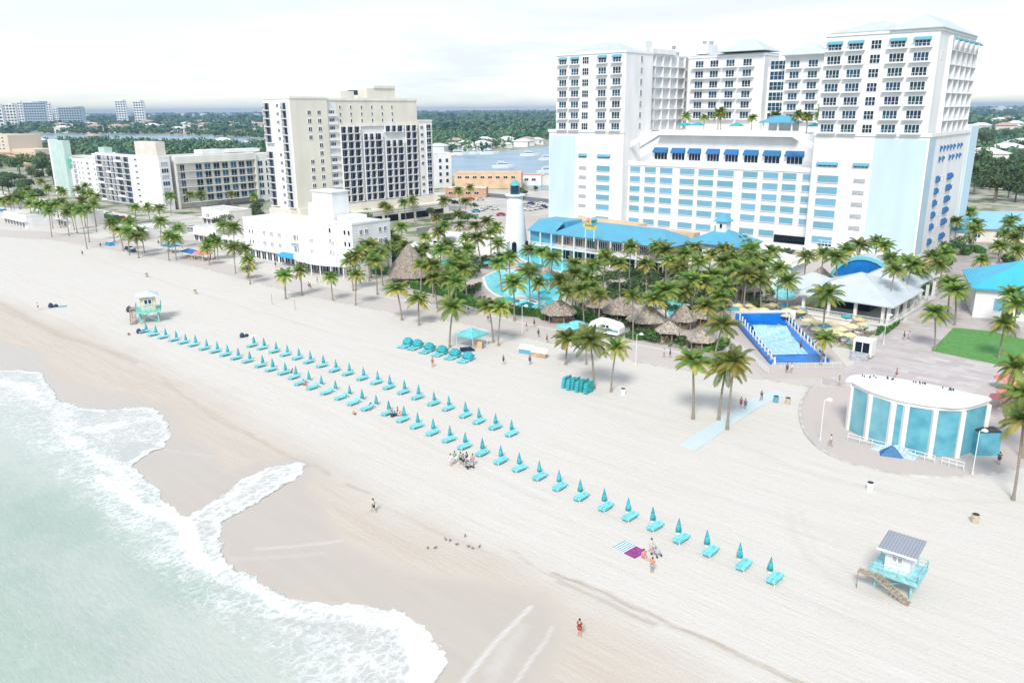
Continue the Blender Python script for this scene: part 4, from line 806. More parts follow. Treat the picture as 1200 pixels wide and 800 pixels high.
lb = thing('tan_resort', 'terraced tan apartment building with stacked horizontal decks at the far left', 'building', (-455, 735), R(-30))
b = MB(); b.box(-60, 10, 0, 30, 0, 27); b.box(10.01, 45, 2, 26, 0, 15); b.box(-60, 4, -8, -.01, 0, 10); b.build('wall', mat('tan_stucco', (.70, .60, .48), .8), lb); 
for k in range(5): MB().box(-61, 46, -1.4+k*.01, -.02, 3+k*2.9, 3.9+k*2.9).build('deck', ORNG, lb) if k < 4 else None
for k in range(8): [put('window', window(3.2, 1.5, 2, 1, GLASSD), lb, (-56+i*6.4, 0, 2+k*3.1)) for i in range(10)]
for i, (px, py, w_, d_, h_, nm) in enumerate(((6, 262, 26, 12, 5, 'low white beach shop with flat roof at far left edge'), (60, 262, 20, 14, 5.5, 'low grey-roofed shop behind the left palms'), (228, 282, 16, 10, 5, 'long white single-storey snack bar beside the awnings'), (155, 276, 14, 8, 3.6, 'low white building below the balconied block'), (262, 288, 15, 8, 3.4, 'low pale brick shop left of the white beachfront hotel'), (238, 262, 22, 10, 6.5, 'white block with aqua pool deck before the cream hotel'))):
    t = thing('beach_shop', nm, 'shop', g(px, py), R(-41)); block(t, w_, d_, h_, WHITE if i % 2 == 0 else CREAM2, par=.4); [put('shopfront', window(2.4, 2.2, 2, 1, GLASSD), t, (2+k*3.4, 0, .2)) for k in range(int((w_-2)//3.4))]
    MB().box(-.5, w_+.5, -1.6, -.02, 2.9, 3.1).build('canopy', WTRIM, t)
for px, py, s_, m_ in ((192, 296, 5, BLUEF), (214, 303, 6, AWN), (228, 305, 5, REDF)):
    t = thing('market_stall', {192: 'leftmost dark blue awning stall by the promenade', 214: 'bright blue awning stall in the middle of three', 228: 'red awning stall at the right of three'}[px], 'stall', g(px, py), R(-41)); b = MB(); [b.box(x, x+.1, y, y+.1, 0, 2.3) for x in (0, s_) for y in (0, 3)]; b.build('frame', RAIL, t); MB().hip(0, s_, 0, 3, 2.3, .8, ov=.5, th=.2).build('awning', m_, t); MB().box(.5, s_-.5, .8, 1.6, .0, .95).build('counter', WOOD, t)
wb = thing('white_block', 'slim white building with two columns of dark windows beside the bay', 'building', g(507, 221), R(30))
block(wb, 13, 14, 20, WHITE); [put('window', window(2, 2.4, 1, 1, GLASST), wb, (x, 0, 3+k*4.0)) for x in (5.5, 10) for k in range(4)]
for px, py, w_, d_, h_, a_, wl, rf, nm in ((533, 221, 40, 14, 9, -5, ORNG, ORNG, 'flat-roofed apricot warehouse on the near shore of the bay'), (586, 217, 26, 12, 6, -12, WHITE, mat('red_roof', (.55, .16, .12), .8, .1), 'waterside building with faded red roof near the lighthouse'), (522, 232, 22, 10, 5, -5, BRICKO, CREAM2, 'low terracotta building in front of the apricot warehouse'), (618, 217, 16, 10, 5, -10, CREAM, ROOFM, 'small tan waterfront building right of the red roof')):
    t = thing('waterfront_building', nm, 'building', g(px, py), R(a_)); block(t, w_, d_, h_, wl, rf, .3); [put('window', window(2.6, 1.6, 2, 1, GLASSD), t, (3+k*4.6, 0, h_-3.2)) for k in range(int((w_-3)//4.6))]
for px, py, w_, d_, nm in ((540, 297, 16, 9, 'flat white roofed pavilion among the palms left of the lighthouse'), (500, 292, 26, 12, 'long white flat-roofed annexe beside the low white hotel'), (470, 305, 14, 9, 'small white service building right of the low white hotel')):
    t = thing('annexe', nm, 'building', g(px, py), R(-20)); block(t, w_, d_, 4.2, WHITE, WTRIM, .2); put('window', window(3, 1.6, 2, 1, GLASSD), t, (4, 0, 1.5))
# ---- far towers, each its own place on the skyline
def tower(px0, px1, pyb, pyt, label, wm=None, nwin=6, dep=.12, win=True, nm='high_rise', cat='high-rise'):
    x0, y0 = g(px0, pyb); x1, y1 = g(px1, pyb); w_ = math.dist((x0, y0), (x1, y1)); lo_, hi_ = 1, 400
    D = y0*math.cos(PITCH)+CAMH*math.sin(PITCH); h_ = (pyb-pyt)*D/FPX*1.03
    t = thing(nm, label, cat, (x0, y0), math.atan2(y1-y0, x1-x0)); b = MB(); b.box(0, w_, 0, w_*dep, 0, h_); b.box(w_*.3, w_*.6, w_*.1, w_*.4, h_, h_*1.05); b.build('wall', wm or WHITE, t)
    if win:
        nf = max(4, min(12, int(h_/9)))
        for k in range(nf):
            for i in range(nwin): ww = w_/nwin*.62; put('window_bay', cached(('fw', round(ww), round(h_/nf, 1)), lambda: MB().box(-ww/2, ww/2, -w_*.006-.3, .01, 0, h_/nf*.55).mesh('window_bay', GLASST)), t, (w_*(i+.5)/nwin, 0, h_*(k+.25)/nf))
    return t
tower(-14, 6, 152, 126, 'far pale high-rise cut off by the left edge', WHITE, 4)
tower(7, 22, 150, 124.5, 'far high-rise with dark glass stripes at the left', CREAM2, 4)
tower(24, 30, 148, 122, 'narrow far white tower slab beside the wide one', WHITE, 2)
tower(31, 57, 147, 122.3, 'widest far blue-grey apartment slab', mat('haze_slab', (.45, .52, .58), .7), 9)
tower(57.5, 63, 147, 123.5, 'thin far white end tower right of the widest slab', WHITE, 2)
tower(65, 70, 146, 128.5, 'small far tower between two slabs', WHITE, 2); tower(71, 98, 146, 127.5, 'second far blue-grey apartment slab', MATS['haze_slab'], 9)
tower(138, 150, 146, 120.5, 'left one of the far white twin towers', WHITE, 4); tower(159, 171, 146, 121, 'right one of the far white twin towers', WHITE, 4)
random.seed(21); bxs = sorted(random.uniform(100, 312) for _ in range(46))
for i in range(46):
    px = bxs[i]; pyb = 137.5+random.random()*2.0; pt = pyb-random.uniform(1.5, 5)
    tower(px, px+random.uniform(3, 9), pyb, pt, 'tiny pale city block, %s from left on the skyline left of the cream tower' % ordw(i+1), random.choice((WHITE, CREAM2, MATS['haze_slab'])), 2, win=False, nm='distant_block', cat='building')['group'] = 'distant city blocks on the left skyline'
for i, px in enumerate((1160, 1168, 1176, 1186)): tower(px, px+(9, 8, 9, 5)[i], 132.5, (127.2, 125.2, 126.4, 128.5)[i], ordw(i+1)+' pale block from the left on the right-hand skyline', WHITE, 2, win=False, nm='distant_block', cat='building')['group'] = 'distant blocks on the right skyline'
tower(540, 556, 134, 131.5, 'long pale roof on the skyline behind the woods', WHITE, 2, win=False, nm='distant_block', cat='building')

bt = thing('beach_tent', 'small dark blue pop-up tent on the apron before the bandstand steps', 'tent', (*g(1044, 534), .2), R(-20)); b = MB(); b.add([(-1.4, -.9, 0), (1.4, -.9, 0), (1.4, .9, 0), (-1.4, .9, 0), (0, .1, 1.35)], [(0, 1, 4), (1, 2, 4), (2, 3, 4), (3, 0, 4), (0, 3, 2, 1)]); b.build('fly', mat('tent_blue', (.02, .14, .32), .6, .1), bt); MB().add([(-.5, -.75, .05), (.5, -.75, .05), (0, -.35, .75)], [(0, 1, 2)]).build('opening', ORNG, bt)
# ------------------------------------------------------------------ palms
def palm_mesh(h, seed, nf=21, fl=3.5, yellow=.35):
    rg = random.Random(seed); lean = rg.uniform(.03, .12)*h; tr = MB(); n = 8; ring = []
    cx = lambda t: lean*(t**1.7); K = 9
    for k in range(K+1):
        t = k/K; r = (.30 if k == 0 else .19-.07*t)*(1+.04*(k % 2)); ring.append([(cx(t)+r*math.cos(a*2*math.pi/n), r*math.sin(a*2*math.pi/n), h*t) for a in range(n)])
    tr.add([p for r_ in ring for p in r_], [(k*n+i, k*n+(i+1) % n, (k+1)*n+(i+1) % n, (k+1)*n+i) for k in range(K) for i in range(n)])
    tr.lathe([(.12, -.1), (.26, .25), (.20, .7), (.05, 1.1)], 8, 0, Matrix.Translation((lean, 0, h)))
    cr = MB()
    for i in range(nf):
        az = i*2.39996+rg.uniform(-.25, .25); lvl = i/(nf-1); el = R(78-92*lvl+rg.uniform(-9, 9)); L_ = fl*rg.uniform(.85, 1.1)*(1 if lvl > .12 else .75)
        mi = 1 if (lvl > .62 and rg.random() < yellow*1.5) or rg.random() < yellow*.2 else 0
        p = Vector((lean, 0, h+.55)); d = Vector((math.cos(az)*math.cos(el), math.sin(az)*math.cos(el), math.sin(el))); side = Vector((-math.sin(az), math.cos(az), 0)); K2 = 11; pts = [p.copy()]; dirs = [d.copy()]
        for k in range(K2):
            p = p+d*(L_/K2); d = (d+Vector((0, 0, -(.06+.05*k*.5)))).normalized(); pts.append(p.copy()); dirs.append(d.copy())
        tw = rg.uniform(-.35, .35)
        for k in range(K2):
            a, c = pts[k], pts[k+1]; wv = .045*(1-k/K2)+.01; cr.add([a-side*wv, c-side*wv, c+side*wv, a+side*wv], [(0, 1, 2, 3)], mi)
            if k == 0: continue
            for j in (.0, .33, .66):
                q = a.lerp(c, j); t = (k+j)/K2; ll = .88*math.sin(math.pi*min(1, t*.93+.12))**.7*rg.uniform(.85, 1.12)*fl/3.5; dd = dirs[k]
                for s in (-1, 1):
                    out = (side*s*.80+dd*.55+Vector((0, 0, -.42+tw*s*.5))).normalized(); tip = q+out*ll+Vector((0, 0, -.16*ll*ll)); wd = dd*.06
                    mid = q+out*ll*.55; cr.add([q-wd*.5, mid-wd, tip, mid+wd, q+wd*.5], [(0, 1, 2, 3, 4)], mi)
    if rg.random() < .7:
        for k in range(5): a_ = rg.uniform(0, 6.28); cr.lathe([(.02, -.14), (.13, 0), (.02, .14)], 6, 1, Matrix.Translation((lean+.25*math.cos(a_), .25*math.sin(a_), h+.2)))
    return lean, tr.mesh('trunk', TRUNK, True), cr.mesh('crown', [FROND, FRONDY])
PV = {}
for h in (5, 7, 9, 11.5):
    for s in range(3): PV[(h, s)] = palm_mesh(h, int(h*10)+s*7, nf=(26, 24, 28)[s], fl=(3.4 if h < 6 else 3.85)*(1, .92, 1.08)[s], yellow=(.2, .5, .08)[s])
PC = [0]
def palm(px, py, h, label, group=None, base=False, z0=0., az=None, s=None):
    hv = min(PV, key=lambda k: abs(k[0]-h))[0]; rg = random.Random(int(px*7+py*13)); v = s if s is not None else rg.choice((0, 0, 1, 2)); lean, tr, cr = PV[(hv, v)]; k = h/hv; a = az if az is not None else rg.uniform(0, 6.28)
    x, y = g(px, py, z0) if base else g(px, py, z0+h)
    if not base: x -= lean*k*math.cos(a); y -= lean*k*math.sin(a)
    t = thing('coconut_palm', label, 'palm tree', (x, y, z0+.1 if z0 == 0 else z0), a, group); q_ = rg.uniform(.84, 1.12); t.scale = (q_, q_*rg.uniform(.93, 1.07), k)
    put('trunk', tr, t); put('crown', cr, t); PC[0] += 1; return t
# lone palms on the open sand (by the foot of the trunk)
for px, py, h, l, a, s in ((812, 492, 8.6, 'coconut palm on open sand left of the leaning pair by the pale mat', 2.9, 1), (852, 504, 9.6, 'tallest yellow-green coconut palm beside the pale blue beach mat', .6, 1), (842, 493, 7.6, 'leaning coconut palm just behind the tallest palm by the mat', .7, 0),
    (1187, 587, 9.4, 'coconut palm on the sand right of the bandstand', 2.2, 0), (527, 408, 7.4, 'lone coconut palm behind the row of aqua cabanas', .2, 0), (578, 402, 6.8, 'left trunk of the close palm pair right of the teal canopy', 3.0, 1), (584, 406, 7.2, 'right trunk of the close palm pair right of the teal canopy', .3, 1),
    (471, 376, 6.6, 'slim coconut palm on the sand left of the hedge end', 3.0, 1), (491, 382, 5.2, 'bushy short palm next to the slim one by the hedge end', 1.2, 1), (663, 428, 4.4, 'smallest coconut palm near the surfboard rack', .5, 0), (696, 456, 7.6, 'coconut palm behind the stacked teal cabanas', 3.0, 2),
    (716, 460, 7.0, 'slim yellowish coconut palm right of the stacked teal cabanas', .2, 1), (687, 428, 5.0, 'short palm hidden behind the palm at the stacked cabanas', 2.5, 0), (335, 351, 5.4, 'coconut palm before the white beachfront hotel, leftmost of three', .2, 1), (354, 347, 5.8, 'coconut palm before the blue canvas of the white hotel', .1, 1),
    (390, 353, 5.2, 'coconut palm on sand before the curved hotel canopy', 3.0, 1), (417, 358, 6.8, 'slim palm at the right corner of the white beachfront hotel', .2, 1), (291, 327, 2.6, 'very small palm on the sand left of the white beachfront hotel', .2, 1)):
    palm(px, py, h, l, base=True, az=a, s=s)
def cluster(pts, h0, h1, what, group, z0=0., **k):
    rg = random.Random(len(pts)*17+int(h0)); used = sorted(pts)
    for i, p in enumerate(used): palm(p[0], p[1], p[2] if len(p) > 2 else rg.uniform(h0, h1), what % ordw(i+1), group, z0=z0, **k)
c4 = lambda x, y: (440+x*.2249, 240+y*.2249)
c5_ = lambda x, y: (640+x*.2249, 280+y*.2249)
c6 = lambda x, y: (850+x*.225, 260+y*.225)
c7 = lambda x, y: (1050+x*.2125, 230+y*.2125)
cw = lambda x, y: (x*.1376, 190+y*.1376)
cl = lambda x, y: (x*.25, 240+y*.25)
cluster([c4(*p) for p in ((255, 245), (330, 160), (440, 120), (380, 230), (470, 190), (300, 330), (240, 330), (340, 250), (430, 300), (520, 120), (640, 220), (600, 160), (380, 400), (300, 400), (220, 270), (460, 350), (400, 330), (480, 250), (360, 120), (530, 190),
    (260, 180), (320, 80), (430, 60), (630, 130), (580, 100), (420, 420))], 5.5, 8.5, 'coconut palm, %s from left in the grove between thatched cone and lighthouse', 'palm grove left of the resort pool')
cluster([c4(*p) for p in ((700, 290), (640, 320), (800, 370), (850, 430), (720, 430), (865, 260), (925, 290), (960, 420), (1040, 320), (1100, 400), (1000, 470), (800, 250))], 5.5, 8, 'coconut palm, %s from left around the resort pool', 'palms round the resort pool')
cluster([c5_(*p) for p in ((310, 110), (440, 60), (520, 150), (580, 60), (640, 130), (720, 90), (800, 140), (860, 100), (930, 70), (1010, 50), (1080, 110), (380, 140), (240, 160), (690, 170), (770, 60), (920, 140), (620, 80), (980, 120))], 7, 9.5, 'coconut palm, %s from left in the dense row before the blue roofs', 'dense palm row before the blue roofs')
cluster([c5_(*p) for p in ((240, 270), (570, 330), (830, 250), (870, 200), (1040, 210), (1000, 180), (840, 370), (720, 290), (940, 270), (150, 200), (280, 310), (180, 290), (760, 230), (900, 320), (450, 320), (620, 290), (1100, 180), (910, 470))], 6, 8.5, 'coconut palm, %s from left among the thatched huts and lazy river', 'palms among the thatched huts')
cluster([c6(*p) for p in ((60, 110), (130, 160), (100, 240), (280, 260), (110, 290), (320, 330), (200, 220), (240, 170), (420, 200), (180, 320), (30, 200))], 6, 9, 'coconut palm, %s from left behind the yellow umbrellas', 'palms behind the yellow umbrellas')
cluster([c6(*p) for p in ((510, 180), (630, 160), (700, 140), (790, 120), (830, 140), (580, 200), (860, 210))], 7, 10, 'coconut palm, %s from left behind the pale bar roof', 'palms behind the pale bar roof')
for p, h, l in ((c6(520, 400), 9.5, 'big coconut palm beside the surf pool in front of the bar'), (c6(880, 270), 11, 'tall leaning coconut palm at the right corner of the bar'), (c6(970, 240), 11, 'tall coconut palm just right of the leaning palm at the bar corner'), (c6(515, 625), 4.5, 'short young palm at the surf pool fence'),
    (c7(215, 665), 6.5, 'coconut palm on the plaza edge before the lawn'), (c7(330, 540), 7, 'coconut palm left of the blue roofed house'), (c7(295, 500), 7, 'coconut palm behind the one left of the blue roofed house'), (c7(470, 370), 5.5, 'coconut palm behind the blue roofed house ridge'), (c7(640, 560), 7, 'coconut palm before the blue roofed house wall'),
    (c7(665, 620), 6, 'lower coconut palm at the right corner of the blue roofed house'), (c7(595, 730), 6, 'coconut palm on the lawn edge below the blue roofed house'), ((1190, 438), 8, 'coconut palm above the coral umbrellas'), ((1201, 470), 8, 'coconut palm at the right edge beside the coral umbrellas'), (c7(405, 100), 8, 'coconut palm beside the painted roof'), ((1120, 262), 7, 'palm tucked behind the hotel end wall')):
    palm(*p, h, l)
cluster([c7(*p) for p in ((430, 200), (440, 170), (620, 170), (650, 250), (600, 220), (660, 320), (570, 290), (640, 140), (690, 200))], 6, 8.5, 'dark coconut palm, %s from left around the entrance drive', 'palms along the entrance drive')
cluster([c7(*p) for p in ((230, 390), (200, 350), (60, 380), (120, 420), (270, 330))], 7, 9, 'coconut palm, %s from left between bar and hotel end', 'palms between the bar and hotel end wall')
cluster([cw(*p) for p in ((85, 330), (140, 310), (200, 290), (240, 250), (280, 310), (250, 370), (330, 390), (30, 350), (110, 350), (180, 330), (440, 400), (480, 380), (520, 350), (590, 400), (570, 450), (410, 240), (510, 250), (350, 180), (420, 440), (380, 370), (540, 270), (620, 420))], 7, 9, 'coconut palm, %s from left in the far promenade row', 'far promenade palm row')
cluster([cw(*p) for p in ((700, 350), (730, 220), (740, 420), (800, 380), (820, 310), (680, 440), (770, 290), (720, 290), (670, 250))], 9, 12.5, 'tall coconut palm, %s from left in the clump before the balconied block', 'tall palm clump by the balconied block')
cluster([cl(*p) for p in ((525, 100), (560, 130), (610, 90), (600, 140), (640, 160), (660, 145))], 5.5, 7, 'coconut palm, %s from left in the small group below the white block', 'small palm group on the upper beach')
cluster([cl(*p) for p in ((755, 90), (790, 160), (835, 120), (820, 170))], 6, 8, 'coconut palm, %s from left by the awning stalls', 'palms by the awning stalls')
cluster([cl(*p) for p in ((975, 190), (1005, 175), (1020, 190), (1095, 215), (1150, 220), (970, 215), (1165, 275))], 4.5, 7, 'coconut palm, %s from left beside the white beachfront hotel', 'palms left of the white beachfront hotel')
cluster([(633*.25, 245), (692*.25, 246), (747*.25, 246), (1048*.25, 267), (1098*.25, 270), (800*.25, 232), (850*.25, 227), (890*.25, 230), (940*.25, 230), (1085*.25, 230), (1190*.25, 232)], 5, 8, 'palm, %s from left along the street before the cream hotel', 'street palms before the cream hotel')
c3_ = lambda x, y: (280+x*.1833, 230+y*.1833)
cluster([c3_(*p) for p in ((745, 400), (770, 370), (830, 400), (710, 430), (880, 260), (960, 260), (1040, 210), (1060, 340), (900, 380), (940, 330), (840, 330), (1000, 290), (870, 430))], 6, 9, 'coconut palm, %s from left between the white hotel and the cone', 'palms right of the white beachfront hotel')
cluster([(450, 243), (473, 240), (483, 238), (520, 238), (545, 238), (455, 246), (402, 246), (390, 247), (551, 222), (537, 226)], 6, 9, 'palm, %s from left round the cream tower podium', 'palms round the cream tower')
def deckpalms(pts):
    for i, (x, y, h) in enumerate(pts):
        X, Y, Z_ = H(x, y, 36.5); v = PV[(5, i % 3)]; t = thing('coconut_palm', 'potted palm, %s from left on the hotel roof deck' % ordw(i+1), 'palm tree', (X, Y, Z_), i*1.3, 'palms on the hotel roof deck'); t.scale = (.9, .9, h/5); put('trunk', v[1], t); put('crown', v[2], t)
deckpalms([(44, 30, 5), (51, 32, 4.5), (56, 34, 5.5), (59, 30, 6), (74, 24, 4.5), (80, 30, 5), (91, 24, 5.2), (95, 22, 5), (99, 24, 6), (102, 26, 5.5), (104, 22, 6), (97, 30, 5)])

# ------------------------------------------------------------------ broadleaf trees
def leafball(rg, n, rx, rz, q, lumps=7):
    cs = [(rg.normal(0, .45, 3)*(rx, rx, rz)*.9+(0, 0, 0)) for _ in range(lumps)]; k = rg.integers(0, lumps, n); r = rg.random(n)**.4*rx*.58; d = rg.normal(size=(n, 3)); d /= np.linalg.norm(d, axis=1)[:, None]
    p = np.array(cs)[k]+d*r[:, None]*(1, 1, .8); p[:, 2] = np.maximum(p[:, 2], -rz*.75); nn = d+rg.normal(0, .5, (n, 3)); nn /= np.linalg.norm(nn, axis=1)[:, None]
    a = np.cross(nn, rg.normal(size=(n, 3))); a /= np.linalg.norm(a, axis=1)[:, None]; b2 = np.cross(nn, a); s = q*rg.uniform(.6, 1.3, n)[:, None]
    V_ = np.stack([p-a*s, p-b2*s*.7, p+a*s, p+b2*s*.7], 1).reshape(-1, 3); return V_
def tree_mesh(seed, n=900, r=3.6, q=.38, h=7.0, ms=(LEAFA, LEAFB)):
    rg = np.random.default_rng(seed); V_ = leafball(rg, n, r, r*.62, q); V_[:, 2] += h-r*.5; F_ = np.arange(len(V_)).reshape(-1, 4)
    cr = nmesh('crown', V_, F_, list(ms), smooth=False, mi=(rg.random(n) < .35).astype(int)); tr = MB(); tr.cyl(0, 0, 0, h*.6, .26, .15, 7)
    for k in range(5): a = k*1.3; tr.bar((0, 0, h*(.35+.05*k)), (math.cos(a)*r*.55, math.sin(a)*r*.55, h*.8), .07)
    return tr.mesh('trunk', BARK), cr
TV = [tree_mesh(s) for s in range(4)]+[tree_mesh(9, 1000, 3.6, .38, 6.5, (LEAFB, LEAFA))]
def tree(x, y, s, label, group=None, v=None, z=0):
    tr, cr = TV[v if v is not None else int(abs(x*3+y*7)) % 5]; t = thing('broadleaf_tree', label, 'tree', (x, y, z), (x*1.7+y) % 6.28, group); t.scale = (s, s, s*(.85+.3*((x*13) % 1))); put('trunk', tr, t); put('crown', cr, t)
def trees(pts, what, group, s0=1., s1=1.5):
    rg = random.Random(5+len(pts))
    for i, p in enumerate(sorted(pts)): tree(*g(*p), rg.uniform(s0, s1), what % ordw(i+1), group)
rg = random.Random(4)
trees([(rg.uniform(-5, 88), rg.uniform(178, 222)) for _ in range(26)], 'round leafy tree, %s from left in the park behind the far shops', 'park trees at the far left', 1.3, 2.3)
trees([(270+i*9+rg.uniform(-3, 3), 262+rg.uniform(-5, 5)) for i in range(5)]+[(255, 262), (300, 252), (246, 255), (262, 270)], 'broad green tree, %s from left below the cream hotel', 'trees below the cream hotel', .7, 1.0)
trees([(398, 262), (410, 263), (420, 262), (430, 264), (405, 268), (425, 268)], 'dense dark tree, %s from left between low white hotel and cream tower', 'dark trees behind the low white hotel', .9, 1.2)
trees([(506, 258), (514, 262), (530, 262), (540, 261), (548, 264), (524, 266)], 'low spreading tree, %s from left at the parking corner', 'trees at the parking corner', .6, .8)
trees([(1138+rg.uniform(0, 70), rg.uniform(205, 238)) for _ in range(18)], 'big leafy tree, %s from left behind the painted roof building', 'trees behind the painted roof building', 1.6, 2.5)
trees([(1132+rg.uniform(0, 75), rg.uniform(162, 196)) for _ in range(26)], 'rounded tree, %s from left in the suburb right of the hotel', 'suburb trees right of the hotel', 1.6, 2.4)
trees([(1112, 306), (1124, 300), (1105, 318), (1180, 320), (1192, 306), (1170, 300)], 'dark bushy tree, %s from left along the entrance drive', 'trees along the entrance drive', .6, .9)
trees([(c6(x, y)) for x, y in ((330, 250), (300, 210), (40, 420), (160, 480))]+[c5_(620, 310), c5_(560, 380), c5_(480, 340)], 'dense shrub tree, %s from left in the resort garden', 'garden trees in the resort', .45, .6)
# ---- the wood that reads as one mass beyond the water, out to the horizon
def mass(name, polys_in, polys_out, n, y0, y1, size, seed, label):
    rg = np.random.default_rng(seed); pts = []
    while len(pts) < n:
        m_ = n*2; u_ = rg.uniform(-60, 1260, m_); t_ = rg.random(m_); yy = y0*(y1/y0)**t_; xs = (u_-600)/FPX*yy*.985; P_ = np.stack([xs, yy], 1)
        ok = np.ones(m_, bool)
        for q in polys_out: ok &= ~inside(P_, np.array(q))
        if polys_in is not None: k_ = np.zeros(m_, bool); [k_.__ior__(inside(P_, np.array(q))) for q in polys_in]; ok &= k_
        ok &= fnoise(P_, 120, seed+5, 3) > .40
        pts += list(P_[ok])
    pts = np.array(pts[:n]); dist = pts[:, 1]; Vs = []; base = [leafball(np.random.default_rng(900+k), 42, 1., .62, .30, 5) for k in range(6)]
    base2 = [leafball(np.random.default_rng(950+k), 22, 1., .62, .42, 4) for k in range(6)]
    mi = []
    for i, (x, y) in enumerate(pts):
        bm_ = (base if y < 1500 else base2)[i % 6]; s = size*rg.uniform(.7, 1.35)*(1 if y < 1800 else 1.4)*(1 if y < 3500 else 1.6)*(1 if y < 7000 else 1.5); V_ = bm_*(s, s, s*.9); V_ = V_+(x, y, s*.85); Vs.append(V_); mi += [i % 2]*(len(V_)//4) if rg.random() < .8 else [1]*(len(V_)//4)
    V_ = np.concatenate(Vs); F_ = np.arange(len(V_)).reshape(-1, 4)
    return tag(put(name, nmesh(name, V_, F_, [mat('wood_dark', (.03, .11, .085), .8, .3, .03, col2=(.06, .16, .09)), mat('wood_mid', (.07, .16, .08), .8, .3, .03, col2=(.13, .20, .08))], smooth=False, mi=np.array(mi))), label, 'wood', kind='stuff')
blk = [gs([(-80, 250), (640, 262), (660, 200), (640, 214), (560, 200), (500, 196), (330, 200), (200, 178), (110, 186), (60, 178), (-80, 178)])]
hotelp = [H(-12, -20)[:2], H(160, -20)[:2], H(160, 80)[:2], H(-12, 80)[:2]]
mass('far_woodland', None, [bay1, lag, hotelp, blk[0], gs([(500, 300), (700, 300), (700, 160), (640, 172), (590, 179), (500, 182)]) , gs([(1100, 400), (1300, 400), (1300, 192), (1100, 192)])], 19000, 620, 14000, 6.5, 31, 'continuous green treetops of the low suburbs reaching to the horizon')
shore_in = gs([(500, 180), (545, 178), (590, 174), (650, 168), (700, 164), (700, 150), (500, 150)])
mass('lagoon_woodland', [gs([(85, 186), (110, 190), (320, 200), (320, 172), (200, 172), (60, 171)]), shore_in], [bay1, lag], 900, 560, 2600, 5.5, 33, 'green treetops between the lagoon and the beach hotels')
# ---- small houses scattered through the woods
rg = random.Random(12); hv = []
for k in range(3):
    b = MB(); b.box(-9, 9, -6, 6, 0, 5.5+k*1.5); w_ = b.mesh('wall', (WHITE, CREAM2, PINKW)[k]); b = MB(); b.hip(-9, 9, -6, 6, 5.51+k*1.5, 2.6, ov=.8); hv.append((w_, b.mesh('roof', (ROOFM, WTRIM, mat('clay_roof', (.52, .36, .27), .8, .1))[k])))
def house(px, py, s, label, group, k=None):
    x, y = g(px, py); k = rg.randrange(3) if k is None else k; t = thing('house', label, 'house', (x, y, 0), rg.uniform(-.9, .4), group, s); put('wall', hv[k][0], t); put('roof', hv[k][1], t)
for i, px in enumerate(sorted(rg.uniform(70, 318) for _ in range(46))): house(px, rg.uniform(141, 157), rg.uniform(1.0, 1.9), 'small pale house, %s from left among the treetops across the lagoon' % ordw(i+1), 'pale houses across the lagoon')
for i, px in enumerate(sorted(rg.uniform(512, 642) for _ in range(22))): house(px, 183-(px-512)*.09+rg.uniform(-8, -1.5), rg.uniform(.7, 1.15), 'waterfront house, %s from left on the far shore of the bay' % ordw(i+1), 'houses on the far shore of the bay')
for i, px in enumerate(sorted(rg.uniform(1145, 1200) for _ in range(12))): house(px, rg.uniform(138, 160), rg.uniform(1.2, 2), 'pale house, %s from left among trees right of the hotel' % ordw(i+1), 'pale houses in the right suburb')
for i, (px, py) in enumerate(((1152, 196), (1178, 188), (1196, 180))): house(px, py, 1.5, ('long flat white roof nearest the hotel in the right suburb', 'second flat white roof in the right suburb', 'pale house highest of the three by the hotel')[i], None, 1)
for i, (px, py) in enumerate(((98, 199), (20, 178), (44, 172), (290, 176), (262, 173), (110, 168))): house(px, py, 1.3, ('small white house left of the mint green stair tower', 'house among park trees near the tan resort', 'pale house by the lagoon behind the tan resort', 'white villa behind the cream hotel roof, right one', 'white villa behind the cream hotel roof, left one', 'pale house on the lagoon bank above the white block')[i], None)
# hedges
def hedge(pts, wd, h, label, z=.1):
    P2 = smooth(gs(pts), 5); rgn = np.random.default_rng(len(pts)); Vs = []
    for a, c in zip(P2[:-1], P2[1:]):
        L_ = math.dist(a, c); n = int(L_*wd*34)+4; t = rgn.random(n); o = rgn.uniform(-.5, .5, n)*wd; zz = h*rgn.random(n)**.5; dx, dy = (c[0]-a[0])/L_, (c[1]-a[1])/L_
        p = np.stack([a[0]+(c[0]-a[0])*t-dy*o, a[1]+(c[1]-a[1])*t+dx*o, z+zz], 1); nn = rgn.normal(size=(n, 3))+(0, 0, .8); nn /= np.linalg.norm(nn, axis=1)[:, None]; aa = np.cross(nn, rgn.normal(size=(n, 3))); aa /= np.linalg.norm(aa, axis=1)[:, None]; bb = np.cross(nn, aa); s = rgn.uniform(.12, .24, n)[:, None]
        Vs.append(np.stack([p-aa*s, p-bb*s, p+aa*s, p+bb*s], 1).reshape(-1, 3))
    V_ = np.concatenate(Vs); t = thing('hedge', label, 'hedge', (0, 0, 0)); put('leaves', nmesh('leaves', V_, np.arange(len(V_)).reshape(-1, 4), [HEDGE], smooth=False), t)
    strip(P2, wd*.75, z, z+h*.82).build('stems', mat('hedge_core', (.05, .13, .03), .9, .2, 2), t)
hedge([(484, 338), (500, 342), (520, 347), (545, 356), (565, 362), (588, 366)], 2.4, 2.0, 'clipped bright green hedge below the palm grove at the beach edge')
hedge([(592, 366), (610, 369), (634, 372), (640, 376)], 2.6, 1.8, 'bright green hedge in front of the resort pool')
hedge([(667, 366), (680, 373), (700, 380)], 3.2, 1.6, 'bright green hedge behind the teal umbrellas and trailer')
hedge([(430, 320), (450, 322), (470, 320)], 3, 1.8, 'low green hedge right of the white beachfront hotel'); hedge([(112, 252), (130, 257), (150, 262)], 3, 1.2, 'low hedge below the balconied white block')
